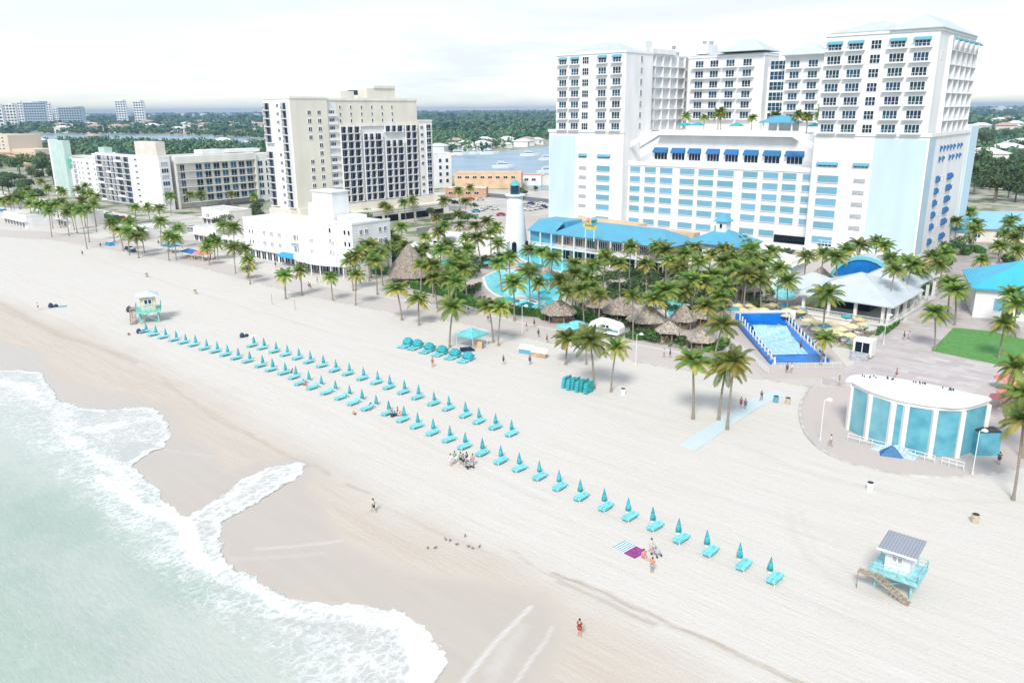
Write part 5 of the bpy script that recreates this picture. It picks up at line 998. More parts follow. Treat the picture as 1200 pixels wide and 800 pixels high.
hedge([(735, 396), (748, 399), (770, 396)], 1.6, 1.3, 'small hedge in front of the thatched huts'); hedge([(820, 410), (836, 412), (850, 404)], 2.2, 1.6, 'dark hedge clump by the left wall of the surf pool')
hedge([(1030, 395), (1050, 380), (1062, 368)], 1.8, 1.5, 'dark hedge along the right side of the beach bar'); hedge([(1066, 362), (1080, 348), (1090, 338)], 2.2, 1.5, 'dark hedge further up the path beside the bar')
hedge([(1130, 300), (1140, 292), (1150, 298)], 3, 1.4, 'low hedge island in the entrance drive'); hedge([(905, 402), (918, 398)], 1.5, 1.0, 'short planting beside the surf pool') if 0 else None

# planting under the palm groves
def undergrowth(name, poly, n, label, hmax=1.8, mats_=None):
    rg = np.random.default_rng(n); Q_ = np.array(gs(poly)); lo_, hi_ = Q_.min(0), Q_.max(0); P_ = rg.uniform(lo_, hi_, (n*3, 2)); P_ = P_[inside(P_, Q_)]; P_ = P_[fnoise(P_, 7, 5, 3) > .41][:n]; Vs = []
    base = [leafball(np.random.default_rng(700+k), 60, 1., .7, .2, 4) for k in range(4)]
    for i, (x, y) in enumerate(P_): s = rg.uniform(.7, 1.5); Vs.append(base[i % 4]*(s, s, min(s, hmax)*.8)+(x, y, s*.6+.15))
    V_ = np.concatenate(Vs); tag(put(name, nmesh(name, V_, np.arange(len(V_)).reshape(-1, 4), [mat('shrub_dark', (.03, .075, .03), .8, .3, .3, col2=(.07, .13, .035)), LEAFB], smooth=False, mi=(rg.random(len(V_)//4) < .3).astype(int))), label, 'shrubs', kind='stuff')
undergrowth('undergrowth', [(440, 318), (470, 300), (520, 285), (590, 285), (600, 300), (565, 318), (560, 345), (575, 356), (540, 350), (490, 335)], 700, 'dark low planting under the palm grove left of the pool')
undergrowth('undergrowth', [(660, 345), (700, 325), (745, 318), (860, 300), (930, 295), (905, 330), (850, 345), (855, 365), (810, 375), (740, 350), (690, 362)], 1500, 'dark low planting under the palms before the blue roofs')
undergrowth('undergrowth', [(700, 372), (740, 380), (800, 400), (850, 405), (845, 412), (780, 408), (700, 385)], 120, 'low planting between the thatched huts')
undergrowth('undergrowth', [(880, 345), (930, 335), (960, 330), (935, 345), (900, 362), (870, 362)], 90, 'dark planting behind the parasol deck')
undergrowth('undergrowth', [(430, 320), (440, 290), (470, 285), (480, 305), (455, 322)], 220, 'dark planting right of the white beachfront hotel')
trees([(rg.uniform(0, 56), rg.uniform(205, 240)) for _ in range(10)], 'round tree, %s from left above the far promenade shops', 'trees above the far promenade', .9, 1.3)
trees([(rg.uniform(590, 640), rg.uniform(222, 232)) for _ in range(6)]+[(533, 243), (545, 241), (556, 246), (600, 243), (610, 238)], 'small street tree, %s from left around the bay parking lots', 'trees round the bay parking', .35, .6)
# ------------------------------------------------------------------ thatched huts
def hut(px, py, r, h, label, eave=2.3, posts=6, group=None, z=.17):
    t = thing('thatched_hut', label, 'hut', (*g(px, py), z), random.uniform(0, 1), group); b = MB(); rg = random.Random(int(px)); n = 26
    b.lathe([(r, eave-.25), (r*.98, eave), (r*.72, eave+h*.30), (r*.42, eave+h*.62), (r*.16, eave+h*.9), (.1, eave+h)], n, 0, None, lambda k, z_: 1+.06*math.sin(k*2.4)+.03*math.sin(k*5.1+z_*3)); b.build('thatch_roof', THATCH, t, smooth=False)
    b = MB(); [b.cyl(r*.8*math.cos(k*2*math.pi/posts), r*.8*math.sin(k*2*math.pi/posts), 0, eave+.1, .1) for k in range(posts)]; b.build('posts', WOOD, t); MB().cyl(0, 0, 0, 1.1, r*.4, n=14).build('bar_counter', WOOD, t)
for a in ((481, 331, 6.2, 8.2, 'largest tall conical thatched hut at the left end of the hedge'), (655, 377, 4.0, 2.6, 'round thatched beach bar with teal counter behind the umbrellas'), (684, 362, 2.8, 2.6, 'thatched hut, leftmost of the row behind the food trailer'), (703, 368, 3.8, 3.0, 'second thatched hut from left behind the food trailer'), (726, 376, 4.0, 3.0, 'wide thatched hut right above the food trailer'),
    (757, 386, 4.2, 3.2, 'thatched hut with dark peak right of the food trailer'), (783, 400, 2.7, 1.8, 'small low thatched hut beside the promenade'), (800, 386, 2.8, 3.2, 'steep thatched hut left of the surf pool'), (822, 382, 3.0, 3.0, 'thatched hut by the surf pool fence'), (821, 411, 2.7, 1.7, 'lowest thatched hut at the surf pool corner'),
    (960, 340, 4.2, 3.6, 'pinkish thatched hut behind the pale bar roof'), (876, 350, 3.0, 1.0, 'pale flat thatched kiosk among the palms'), (640, 330, 2.6, 2.2, 'thatched hut at the back of the resort pool'), (36, 262, 3.4, 1.6, 'shabby thatched cabin on the far sand')):
    hut(*a)
# pools of the resort
def pool(pts, label, z=.2):
    t = thing('swimming_pool', label, 'pool', (0, 0, 0)); P2 = smooth(gs(pts+[pts[0]]), 5)[:-1]; b = MB(); b.prism(P2, .1, z+.02); b.build('water', POOL, t); strip(P2+[P2[0]], .7, .1, z+.12).build('pool_edge', CREAM2, t)
pool([(566, 326), (585, 318), (610, 318), (635, 325), (652, 333), (660, 345), (650, 354), (625, 356), (612, 348), (590, 350), (572, 340)], 'curving turquoise resort pool seen between the palms')
pool([(598, 356), (620, 352), (640, 360), (636, 366), (612, 366)], 'small turquoise pool just behind the hedge'); pool([(752, 345), (768, 338), (786, 340), (806, 358), (806, 372), (788, 376), (775, 362)], 'turquoise lazy river pool behind the thatched huts')
pool([(905, 330), (925, 326), (938, 336), (930, 352), (908, 350)], 'narrow turquoise pool beside the yellow umbrellas'); pool([(600, 300), (625, 296), (655, 300), (690, 312), (700, 320), (670, 322), (630, 312)], 'rear turquoise pool below the restaurant veranda')
# open parasols
def parasol_proto(m, r=1.5, h=2.4):
    def f():
        b = MB(); b.lathe([(r, h-.55), (r*.98, h-.42), (r*.5, h-.12), (.06, h+.08), (.02, h+.2)], 8); c = b.mesh('canopy', m); b = MB(); b.cyl(0, 0, 0, h-.1, .035, n=6); b.cyl(0, 0, 0, .1, .3, n=8); return c, b.mesh('pole', RAIL)
    return cached(('par', m.name, r), f)
def parasol(x, y, m, label, group, z=.17, s=1., r=1.5):
    c, p = parasol_proto(m, r); t = thing('parasol', label, 'parasol', (x, y, z), (x*3) % 1, group, s); put('canopy', c, t); put('pole', p, t)
cy = lambda x, y: (860+x*.175, 260+y*.175)
yel = [cy(*p) for p in ((30, 545), (110, 545), (190, 540), (5, 572), (60, 572), (140, 570), (200, 572), (360, 575), (450, 580), (260, 540), (340, 545), (350, 610), (520, 555), (440, 555), (110, 600), (30, 600))]+[c6(*p) for p in ((390, 455), (480, 510), (520, 530), (560, 515), (600, 545), (640, 480), (700, 495), (660, 530), (480, 545), (590, 570), (650, 575), (550, 550), (430, 500), (720, 520))]
for i, p in enumerate(sorted(yel)): parasol(*g(*p, 2.5), YELF if i % 5 else TEALF, ('pale yellow' if i % 5 else 'teal')+' parasol, %s from left on the deck behind the surf pool' % ordw(i+1), 'parasols on the deck behind the surf pool', s=.95)
for i, p in enumerate(((661, 379.5), (669, 381), (676, 376.5))): parasol(*g(*p, 2.5), AQUA, 'aqua parasol, %s from left beside the round thatched bar' % ordw(i+1), 'aqua parasols at the thatched bar', r=1.8)
for i, p in enumerate(((1178, 440), (1190, 445), (1182, 457), (1196, 462), (1174, 462))): parasol(*g(*p, 2.5), REDF, 'coral red parasol, %s from left at the right edge' % ordw(i+1), 'coral parasols at the right edge', r=1.7)
for i, p in enumerate(sorted([c4(*q) for q in ((590, 295), (660, 300), (770, 305), (830, 318), (860, 345), (900, 370), (930, 372), (960, 372), (880, 450), (920, 500), (790, 510), (690, 495), (1000, 380), (360, 300))])): 
    if i % 3 == 0: tent('sun_canopy', 'square teal canopy, %s from left by the resort pool' % ordw(i//3+1), 'teal canopies by the resort pool', (*g(*p, 3), .17), R(-42), 3.6, TEALF)
    else: parasol(*g(*p, 2.5), TEALF, 'teal parasol, %s from left by the resort pool' % ordw(i-i//3), 'teal parasols by the resort pool', r=1.7)
# dining tables on the deck: stools and tables low, seen between parasols
rg = random.Random(8)
tb = MB(); tb.cyl(0, 0, .72, .77, .55, n=10); tb.cyl(0, 0, 0, .72, .05, n=6); tbm = tb.mesh('table', WTRIM); cm = MB(); cm.box(-.22, .22, -.22, .22, .42, .47).box(-.22, .22, .18, .22, .47, .9); [cm.box(x, x+.04, y, y+.04, 0, .42) for x in (-.22, .18) for y in (-.22, .18)]; cmm = cm.mesh('chair', AQUA); cmd = cm.mesh('chair', WOOD)
k_ = 0
for i, p in enumerate(sorted(yel)):
    x, y = g(*p, 2.5); t = put('table', tbm, None, (x+.9, y-.6, .17)); tag(t, 'round white table by parasol %s from left behind the surf pool' % ordw(i+1), 'table', 'dining tables behind the surf pool')
    for q in range(3): a = q*2.1+i; t = put('chair', cmd if i % 2 else cmm, None, (x+.9+.9*math.cos(a), y-.6+.9*math.sin(a), .17), a-1.57); tag(t, ('brown' if i % 2 else 'aqua')+' chair, %s of three at the table by the %s parasol' % (('nearest', 'middle', 'farthest')[q], ordw(i+1)), 'chair', 'chairs on the surf pool deck')
def railing(pts, h, label, m=RAIL, z=.17, step=1.4):
    t = thing('railing', label, 'railing', (0, 0, 0)); P2 = gs(pts); b = MB(); c = MB()
    for a, d in zip(P2[:-1], P2[1:]):
        b.bar((*a, z+h), (*d, z+h), .05); b.bar((*a, z+.2), (*d, z+.2), .03); n = max(2, int(math.dist(a, d)/step)); [c.bar((a[0]+(d[0]-a[0])*i/n, a[1]+(d[1]-a[1])*i/n, z), (a[0]+(d[0]-a[0])*i/n, a[1]+(d[1]-a[1])*i/n, z+h+.1), .045) for i in range(n+1)]
        n2 = n*5; [b.bar((a[0]+(d[0]-a[0])*i/n2, a[1]+(d[1]-a[1])*i/n2, z+.2), (a[0]+(d[0]-a[0])*i/n2, a[1]+(d[1]-a[1])*i/n2, z+h), .02) for i in range(n2)]
    b.build('rails', m, t); c.build('posts', m, t)
railing([(848, 372), (905, 369), (938, 371), (960, 388), (985, 402)], 1.6, 'brown slatted fence between surf pool and parasol deck', WOOD); railing([(985, 402), (1012, 408), (1030, 400), (1052, 378), (1072, 358)], 1.1, 'white railing down the right side of the bar ramp')
railing([(905, 433), (985, 432)], 1.0, 'low railing at the front of the surf pool'); railing([(838, 395), (868, 412), (900, 440)], 1.2, 'white posts fence left of the surf pool')
sh = thing('shelter', 'dark service shelter with grey stair on the plaza by the bar', 'shelter', (*g(998, 418), .17), R(-40)); MB().box(0, 3.4, 0, 2.5, .3, 3.4).build('body', CREAM2, sh); put('window', window(2.8, 2.2, 2, 1, GLASSD), sh, (1.7, 0, .9)); b = MB(); [b.box(.1, 3.2, -2.4+k*.4, -2.0+k*.4-.01, .0, .2+k*.22) for k in range(5)]; b.build('steps', GREYG, sh)
# food trailer
ft = thing('food_trailer', 'rounded white food trailer with blue stripe beside the thatched huts', 'trailer', (*g(711, 393), .17), R(-38)); b = MB()
prof = [(-3.6, .9), (-3.6, 2.0), (-3.1, 2.7), (-2.2, 2.95), (2.2, 2.95), (3.1, 2.7), (3.6, 2.0), (3.6, .9), (3.1, .55), (-3.1, .55)]; n = len(prof)
b.add([(x, -1.15, z) for x, z in prof]+[(x, 1.15, z) for x, z in prof], [tuple(range(n))[::-1][::-1], tuple(range(n, 2*n))[::-1]]+[(i, i+n, (i+1) % n+n, (i+1) % n) for i in range(n)]); b.build('body', WTRIM, ft); MB().box(-3.4, 3.4, -1.19, -1.155, 1.2, 1.6).build('stripe', AWN2, ft); put('window', window(1.8, .8, 2, 1, GLASSD), ft, (.4, -1.15, 1.7))
b = MB(); b.hip(-2.4, 1.6, -1.0, 1.0, 2.96, .5, th=.1); b.build('roof_vent', WTRIM, ft)
for x in (-.6, .6): b = MB(); b.lathe([(.36, -.12), (.36, .12)], 14, 0, Matrix.Translation((x, -1.05, .36)) @ Matrix.Rotation(R(90), 4, 'X')); b.build('wheel', DARK, ft)

# ------------------------------------------------------------------ beach rows of closed umbrellas and loungers
front_row = [(171.7, 387.5), (183, 391), (194.5, 394), (207, 397), (218, 400), (229.7, 403), (242.5, 407), (255, 410.4), (267, 414), (279.6, 418), (293, 421.6), (308, 426.7), (320, 431.4), (334.7, 435.3), (347, 440), (362.4, 446), (376.7, 451), (393.4, 456.6), (409.9, 462.4), (424.8, 468.5), (441, 474.6),
    (455.9, 481.3), (473.3, 488.9), (489.6, 496.3), (507.8, 504), (527, 511.8), (545, 519.7), (565.4, 527.4), (586.8, 536.4), (608.5, 545), (632, 554.5), (655, 566), (679.8, 577.5), (708, 588.8), (736, 600), (765, 611), (794.8, 625), (828.5, 639.5), (866.5, 655), (902, 670)]
back_row = [(297.9, 403.5), (310, 406.5), (323.9, 410.4), (337, 414), (350.7, 418), (364, 422.3), (379.3, 426.7), (394, 432), (409.4, 436), (426.3, 441.4), (442.7, 446), (457, 451.7), (474.2, 457.2), (490.4, 463.3), (509, 470.2), (526, 476), (545.8, 484), (561.6, 490.9), (580.5, 497.6), (599.4, 505)]
b = MB(); sc8 = lambda k, z: 1+(.10 if k % 2 else -.10)*(1 if z < 2.3 else .3); b.lathe([(.22, .33), (.30, .36), (.27, .65), (.20, 1.05), (.115, 1.45), (.045, 1.78), (.015, 1.9)], 16, 0, None, sc8); UC = b.mesh('canopy', TEALF, True); b = MB(); b.cyl(0, 0, -.1, .40, .035, n=6); b.cyl(0, 0, 0, .16, .22, .16, 8); UP = b.mesh('pole', WTRIM); b = MB(); b.cyl(0, 0, .98, 1.03, .235, n=12); UT = b.mesh('strap', AQUA)
def lounger_meshes(flat=True):
    fr = MB(); fr.box(-.66, .66, -1.0, -.94, .26, .34); fr.box(-.66, .66, .94, 1.0, .26, .34); [fr.box(x, x+.06, -.94, .94, .26, .34) for x in (-.66, -.03, .60)]
    pads = []
    for s in (-1, 1):
        p = MB(); x0, x1 = (-.62, -.02) if s < 0 else (.02, .62); p.box(x0, x1, -.96, .32, .345, .44)
        z1 = .44 if flat else .85; p.add([(x0, .325, .345), (x1, .325, .345), (x1, .98, z1-.08), (x0, .98, z1-.08), (x0, .325, .44), (x1, .325, .44), (x1, .98, z1+.02), (x0, .98, z1+.02)], [(0, 3, 2, 1), (4, 5, 6, 7), (0, 1, 5, 4), (1, 2, 6, 5), (2, 3, 7, 6), (3, 0, 4, 7)])
        [p.box(x0, x1, y, y+.05, .44, .455) for y in (-.6, -.2, .2)]; pads.append(p.mesh('pad', AQUA))
    leg = MB(); leg.box(-.04, .04, -.04, .04, 0, .26); return fr.mesh('frame', AQUA), pads, leg.mesh('leg', WTRIM)
LM = lounger_meshes(True); LM2 = lounger_meshes(False)
def lounger(x, y, rot, label, group, M_=None, s=(.80, 1.08, 1), z=.12):
    fr, pads, leg = M_ or LM; t = thing('sun_lounger', label, 'sun lounger', (x, y, z), rot, group, s); put('frame', fr, t); [put('pad', p, t) for p in pads]; [put('leg', leg, t, (x_, y_, 0)) for x_ in (-.6, .6) for y_ in (-.9, .9)]
bx_, by_ = g(902, 670); lx_, ly_ = g(908, 674.5, .5); off = (lx_-bx_, ly_-by_)
def place_row(pts, row, group_u, group_l, open_=()):
    n = len(pts)
    for i, p in enumerate(pts):
        e = ordw(i+1)+' from the lifeguard hut end' if i < n/2 else ordw(n-i)+' from the near end'
        if i == 0: e = 'at the lifeguard hut end'
        if i == n-1: e = 'at the near end'
        x, y = g(*p, .12); rr = random.Random(i*3+n); t = thing('beach_umbrella', 'closed teal umbrella %s of the %s row' % (e, row), 'umbrella', (x, y, .10), rr.uniform(0, 6), group_u, rr.uniform(.94, 1.06)); t.rotation_euler[0] = rr.uniform(-.04, .04)
        put('canopy', UC, t); put('pole', UP, t); put('strap', UT, t)
        if i in open_: lounger(x-1.1, y-1.9, SH+rr.uniform(-.08, .08), 'raised double lounger %s of the %s row' % (e, row), group_l, LM2)
        else: lounger(x+off[0], y+off[1], SH+rr.uniform(-.07, .07), 'flat aqua double lounger %s of the %s row' % (e, row), group_l)
place_row(front_row, 'front', 'closed umbrellas of the front row', 'loungers of the front row', open_=(15, 16, 17, 18, 19, 20))
place_row(back_row, 'back', 'closed umbrellas of the back row', 'loungers of the back row')
# clamshell cabanas with loungers
def cabana(x, y, rot, label, group, folded=False):
    t = thing('beach_cabana', label, 'cabana', (x, y, .12), rot, group); b = MB(); n = 7; m_ = 12
    for i in range(n):
        a0, a1 = R(20+i*150/n), R(20+(i+1)*150/n); v = []
        for a in (a0, a1):
            for q in range(m_+1): th_ = math.pi*q/m_; v.append((-1.0*math.cos(th_), .9-.0-1.15*math.cos(a)*math.sin(th_)**.7, .15+1.55*math.sin(a)*math.sin(th_)**.5))
        b.add(v, [(q, q+1, m_+1+q+1, m_+1+q) for q in range(m_)])
    b.add([(-1, .9, .1), (1, .9, .1), (1, 1.9, .9), (-1, 1.9, .9)], [(0, 1, 2, 3)]); o = b.build('hood', TEALF, t, smooth=True); md = o.modifiers.new('thick', 'SOLIDIFY'); md.thickness = .04
    MB().box(-1.0, 1.0, .1, 1.3, .28, .46).build('seat', AQUA, t)
    for x_ in (-.5, .5): MB().box(x_-.42, x_+.42, -1.7, .09, .2, .32).build('footrest', AQUA, t)
    b = MB(); [b.box(x_, x_+.06, y_, y_+.06, 0, .27) for x_ in (-.95, .9) for y_ in (-1.6, 0, 1.2)]; b.build('legs', WTRIM, t)
for i, p in enumerate(((200, 212), (250, 222), (312, 240), (378, 255), (445, 272), (512, 288))):
    x, y = g(430+p[0]*.2249, 360+p[1]*.2249-1); cabana(x, y, SH+R(10), 'teal hooded beach cabana, %s from left in the row of six' % ordw(i+1), 'six hooded teal cabanas')
for i in range(6):
    x, y = g(664+i*5.1, 454+i*1.1+(i % 2)*1.4); t = thing('stacked_cabana', 'upended teal cabana, %s from left in the packed stack' % ordw(i+1), 'cabana', (x, y, .12), SH+.05*(i % 2), 'packed teal cabanas'); b = MB()
    b.add([(-.36, -1.1, 0), (.30, -1.1, 0), (.30, 1.0, 0), (-.36, 1.0, 0), (-.16, -.95, 1.9), (.36, -.95, 2.0), (.36, .9, 2.0), (-.16, .9, 1.9)], [(0, 3, 2, 1), (4, 5, 6, 7), (0, 1, 5, 4), (1, 2, 6, 5), (2, 3, 7, 6), (3, 0, 4, 7)]); b.build('hood', TEALF, t)
    b = MB(); [b.box(-.40+.03*k, .38, -1.14, -1.105, .3+k*.45, .36+k*.45) for k in range(4)]; b.build('ribs', AQUA, t)
# teal square canopy tent, kit, benches, boards
ct_ = tent('canopy_tent', 'teal pyramid canopy tent on the sand beside the palm pair', None, (*g(553, 406), .12), R(-38), 4.4, AQUA, 2.3, 'tent')
bx2 = thing('wooden_rack', 'small brown wooden rack beside the teal canopy tent', 'rack', (*g(562, 408), .12), R(-38)); MB().box(-.9, .9, -.4, .4, .3, 1.3).build('crate', WOOD, bx2); MB().box(-1, 1, -.5, -.45, .0, 1.5).build('back_board', ORNG, bx2)
for (px, py, l) in ((549, 412, 'dark folded lounger stack before the teal canopy tent'),): t = thing('equipment_pile', l, 'equipment', (*g(px, py), .12), .3); b = MB(); [b.box(-1.6, 1.2-.2*k, -.5+.1*k, .5, .15+.16*k, .27+.16*k) for k in range(4)]; b.build('folded_loungers', NAVYF, t)
for (px, py, m_, l) in ((617, 415, AWN2, 'teal fronted rental counter left of the brown one on the sand'), (632, 419, BRICKO, 'brown fronted rental counter on the sand')):
    t = thing('rental_counter', l, 'counter', (*g(px, py), .12), R(-30)); MB().box(-1.5, 1.5, -.35, .35, 0, .9).build('counter', m_, t); MB().box(-1.7, 1.7, -.5, .5, .9, 1.0).build('counter_top', WTRIM, t); b = MB(); b.add([(-1.6, -.1, 1.0), (1.6, -.1, 1.0), (1.6, .4, 1.7), (-1.6, .4, 1.7)], [(0, 1, 2, 3)]); b.build('sign_board', WTRIM, t)
# pale blue beach mat
mt = strip(gs([(805, 525), (830, 508), (855, 491), (880, 475), (905, 463), (918, 461)], .14), 2.6, .13, .19); o = mt.build('beach_mat', mat('pale_blue_mat', (.47, .62, .66), .9, .15, .8, col2=(.56, .60, .58))); tag(o, 'pale blue roll-out access mat crossing the sand to the promenade', 'mat')
bk = thing('beach_blanket', 'big blanket, half striped blue and white, half magenta, on the sand', 'blanket', (*g(740, 646), .14), R(-48), None, .85); MB().box(-2.1, -.3, -1.3, 1.3, 0, .03, 0).build('striped_half', WTRIM, bk); b = MB(); [b.box(-2.08+k*.36, -1.90+k*.36, -1.3, 1.3, .031, .036) for k in range(5)]; b.build('stripes', AWN2, bk); MB().box(-.29, 1.5, -1.2, 1.2, 0, .03).build('magenta_half', mat('magenta_cloth', (.32, .06, .26), .9, .2, 2), bk)

# ------------------------------------------------------------------ lifeguard stands
def stand(xy, rot, label, roofm, wallm, deckm, roof='shed', s=1.):
    t = thing('lifeguard_stand', label, 'lifeguard stand', (*xy, .12), rot, None, s); b = MB(); [b.box(x, x+.22, y, y+.22, 0, 2.0) for x in (-1.9, 1.7) for y in (-1.6, 1.4)]
    b.bar((-1.8, -1.5, .2), (-1.8, 1.5, 1.9), .07); b.bar((1.8, -1.5, 1.9), (1.8, 1.5, .2), .07); b.bar((-1.8, -1.5, .2), (1.8, -1.5, 1.9), .07); b.build('legs', deckm, t)
    MB().box(-2.4, 2.4, -2.1, 2.1, 2.0, 2.22).build('deck', deckm, t)
    b = MB(); b.box(-2.4, 2.4, -2.15, -2.101, 1.9, 2.3); b.box(2.401, 2.45, -2.1, 2.1, 1.9, 2.3)
    for (a, c) in (((-2.35, -2.05), (2.35, -2.05)), ((2.35, -2.05), (2.35, 2.05)), ((-2.35, 2.05), (2.35, 2.05))):
        b.bar((*a, 3.1), (*c, 3.1), .05); b.bar((*a, 2.65), (*c, 2.65), .035); n_ = 5; [b.bar((a[0]+(c[0]-a[0])*k/n_, a[1]+(c[1]-a[1])*k/n_, 2.2), (a[0]+(c[0]-a[0])*k/n_, a[1]+(c[1]-a[1])*k/n_, 3.1), .045) for k in range(n_+1)]
    b.build('railing', deckm, t); b = MB(); b.box(-1.2, 1.3, -1.1, 1.3, 2.22, 4.6); o = b.build('cabin', wallm, t); put('window', window(1.2, .9, 2, 1, WHITE if 0 else GREYG), o, (0, -1.1, 3.3)); put('window', window(1.4, 1.0, 2, 1, GLASST), o, (1.3, .1, 3.2), R(90))
    if roof == 'shed': b = MB(); b.add([(-1.9, -1.9, 4.75), (1.95, -1.9, 4.75), (1.95, 1.9, 5.2), (-1.9, 1.9, 5.2), (-1.9, -1.9, 4.9), (1.95, -1.9, 4.9), (1.95, 1.9, 5.35), (-1.9, 1.9, 5.35)], [(0, 3, 2, 1), (4, 5, 6, 7), (0, 1, 5, 4), (1, 2, 6, 5), (2, 3, 7, 6), (3, 0, 4, 7)]); b.build('roof', roofm, t); b = MB(); b.box(-1.95, 2.0, -1.97, -1.91, 4.7, 4.93); b.build('fascia', WTRIM, t)
    else: MB().hip(-1.9, 1.95, -1.9, 1.9, 4.65, .8, th=.1).build('roof', roofm, t)
    b = MB(); z0 = 2.0
    for k in range(9): b.box(-1.5+k*.40, -1.5+k*.40+.34, -3.1, -2.2, 1.95-k*.235, 2.02-k*.235)
    b.bar((-1.6, -3.12, 2.0), (2.2, -3.12, -.1), .06); b.bar((-1.6, -2.2, 2.0), (2.2, -2.2, -.1), .06); b.bar((-1.6, -3.12, 2.9), (2.2, -3.12, .8), .04); b.box(-3.3, -1.6, -3.1, -2.2, 1.93, 2.03); b.bar((-3.2, -3.0, 0), (-3.2, -3.0, 2.0), .06); b.build('stairs', WOOD, t); return t
stand((37.3, 67.9), SH+R(2), 'white lifeguard stand with grey shed roof, aqua deck and wooden stair', ribbed('slate_roof', (.30, .32, .36), 3), WHITE, mat('pale_aqua_paint', (.30, .62, .64), .6, .12, 2), s=.90)
stand(g(176, 376), SH-R(25), 'yellow lifeguard stand with pale hip roof near the far end of the rows', mat('pale_roof', (.60, .64, .64), .7), mat('pale_yellow', (.74, .68, .45), .7), mat('sea_green', (.25, .62, .56), .6), 'hip', s=1.25)

# ------------------------------------------------------------------ street lamps, posts, bins
def lamp(px, py, label, h=6.0):
    t = thing('street_lamp', label, 'street lamp', (*g(px, py), .17), R(20)); b = MB(); b.cyl(0, 0, 0, .4, .14, n=8); b.cyl(0, 0, .4, h, .07, .05, 8); b.bar((0, 0, h-.1), (.9, 0, h+.1), .04); b.build('post', RAIL, t); b = MB(); b.lathe([(.42, h-.1), (.30, h+.08), (.06, h+.22)], 10, 0, Matrix.Translation((.9, 0, 0))); b.build('lamp_head', WTRIM, t)
for a in ((961, 517, 'white street lamp at the left side of the bandstand apron'), (1139, 558, 'white street lamp in front of the bandstand annex'), (745, 430, 'white street lamp on the promenade behind the sand'), (612, 392, 'white street lamp by the hedge near the volleyball posts'), (1035, 405, 'white lamp post on the plaza by the bar ramp')): lamp(*a)
for px, py, l in ((319, 357, 'left volleyball post on the upper sand'), (346, 364, 'right volleyball post on the upper sand')): t = thing('net_post', l, 'post', (*g(px, py), .1)); MB().cyl(0, 0, 0, 2.6, .06, n=6).build('pole', WOOD, t); MB().box(-.15, .15, -.15, .15, 0, .2).build('foot', CONC, t)
def bin_(px, py, m_, label):
    t = thing('litter_bin', label, 'litter bin', (*g(px, py), .12), R(-30), None); b = MB(); b.lathe([(.36, 0), (.42, .9), (.45, .95), (.40, 1.0)], 12); b.build('drum', m_, t); b = MB(); b.lathe([(.37, 1.001), (.37, 1.06), (.2, 1.12)], 12); b.build('lid', DARK, t)
for a in ((1019, 575, WTRIM, 'white litter bin on the sand below the bandstand'), (1142, 613, mat('tan_paint', (.60, .50, .36), .7), 'tan litter bin on the sand below the right lamp'), (909, 472, AWN2, 'pale teal bin at the promenade end of the mat'), (923, 474, MATS['tan_paint'], 'tan bin beside the pale teal bin'), (730, 463, WTRIM, 'white bin on the sand right of the stacked cabanas'), (229, 345, MATS['tan_paint'], 'lone yellowish bin on the far open sand'), (172, 325, GREYG, 'small grey bin on the sand above the yellow lifeguard stand')): bin_(*a)
# covered piles of beach gear, near the far palms
for px, py, l, m_, s in ((3, 248, 'blue tarpaulin pile at the far left edge of the sand', BLUEF, 2.6), (18, 257, 'long blue tarpaulin pile below the far palms', BLUEF, 3), (129, 288, 'bright blue tarpaulin pile on the upper sand', mat('mid_blue_tarp', (.03, .26, .50), .6), 2.0), (151, 293, 'dark blue pile, left of the two by the small palm group', NAVYF, 1.5), (155, 296, 'dark teal pile, right of the two by the small palm group', mat('ink_tarp', (.02, .10, .16), .6), 1.6)):
    t = thing('covered_pile', l, 'beach gear', (*g(px, py), .1), SH); b = MB(); b.add([(-s, -1, 0), (s, -1, 0), (s, 1, 0), (-s, 1, 0), (-s*.8, -.6, 1.2), (s*.9, -.7, 1.0), (s*.8, .7, 1.3), (-s*.9, .6, 1.1)], [(0, 3, 2, 1), (4, 5, 6, 7), (0, 1, 5, 4), (1, 2, 6, 5), (2, 3, 7, 6), (3, 0, 4, 7)]); b.build('tarpaulin', m_, t); MB().box(-s*.7, s*.7, -.5, .5, 1.31, 1.4).build('strap', RAIL, t)
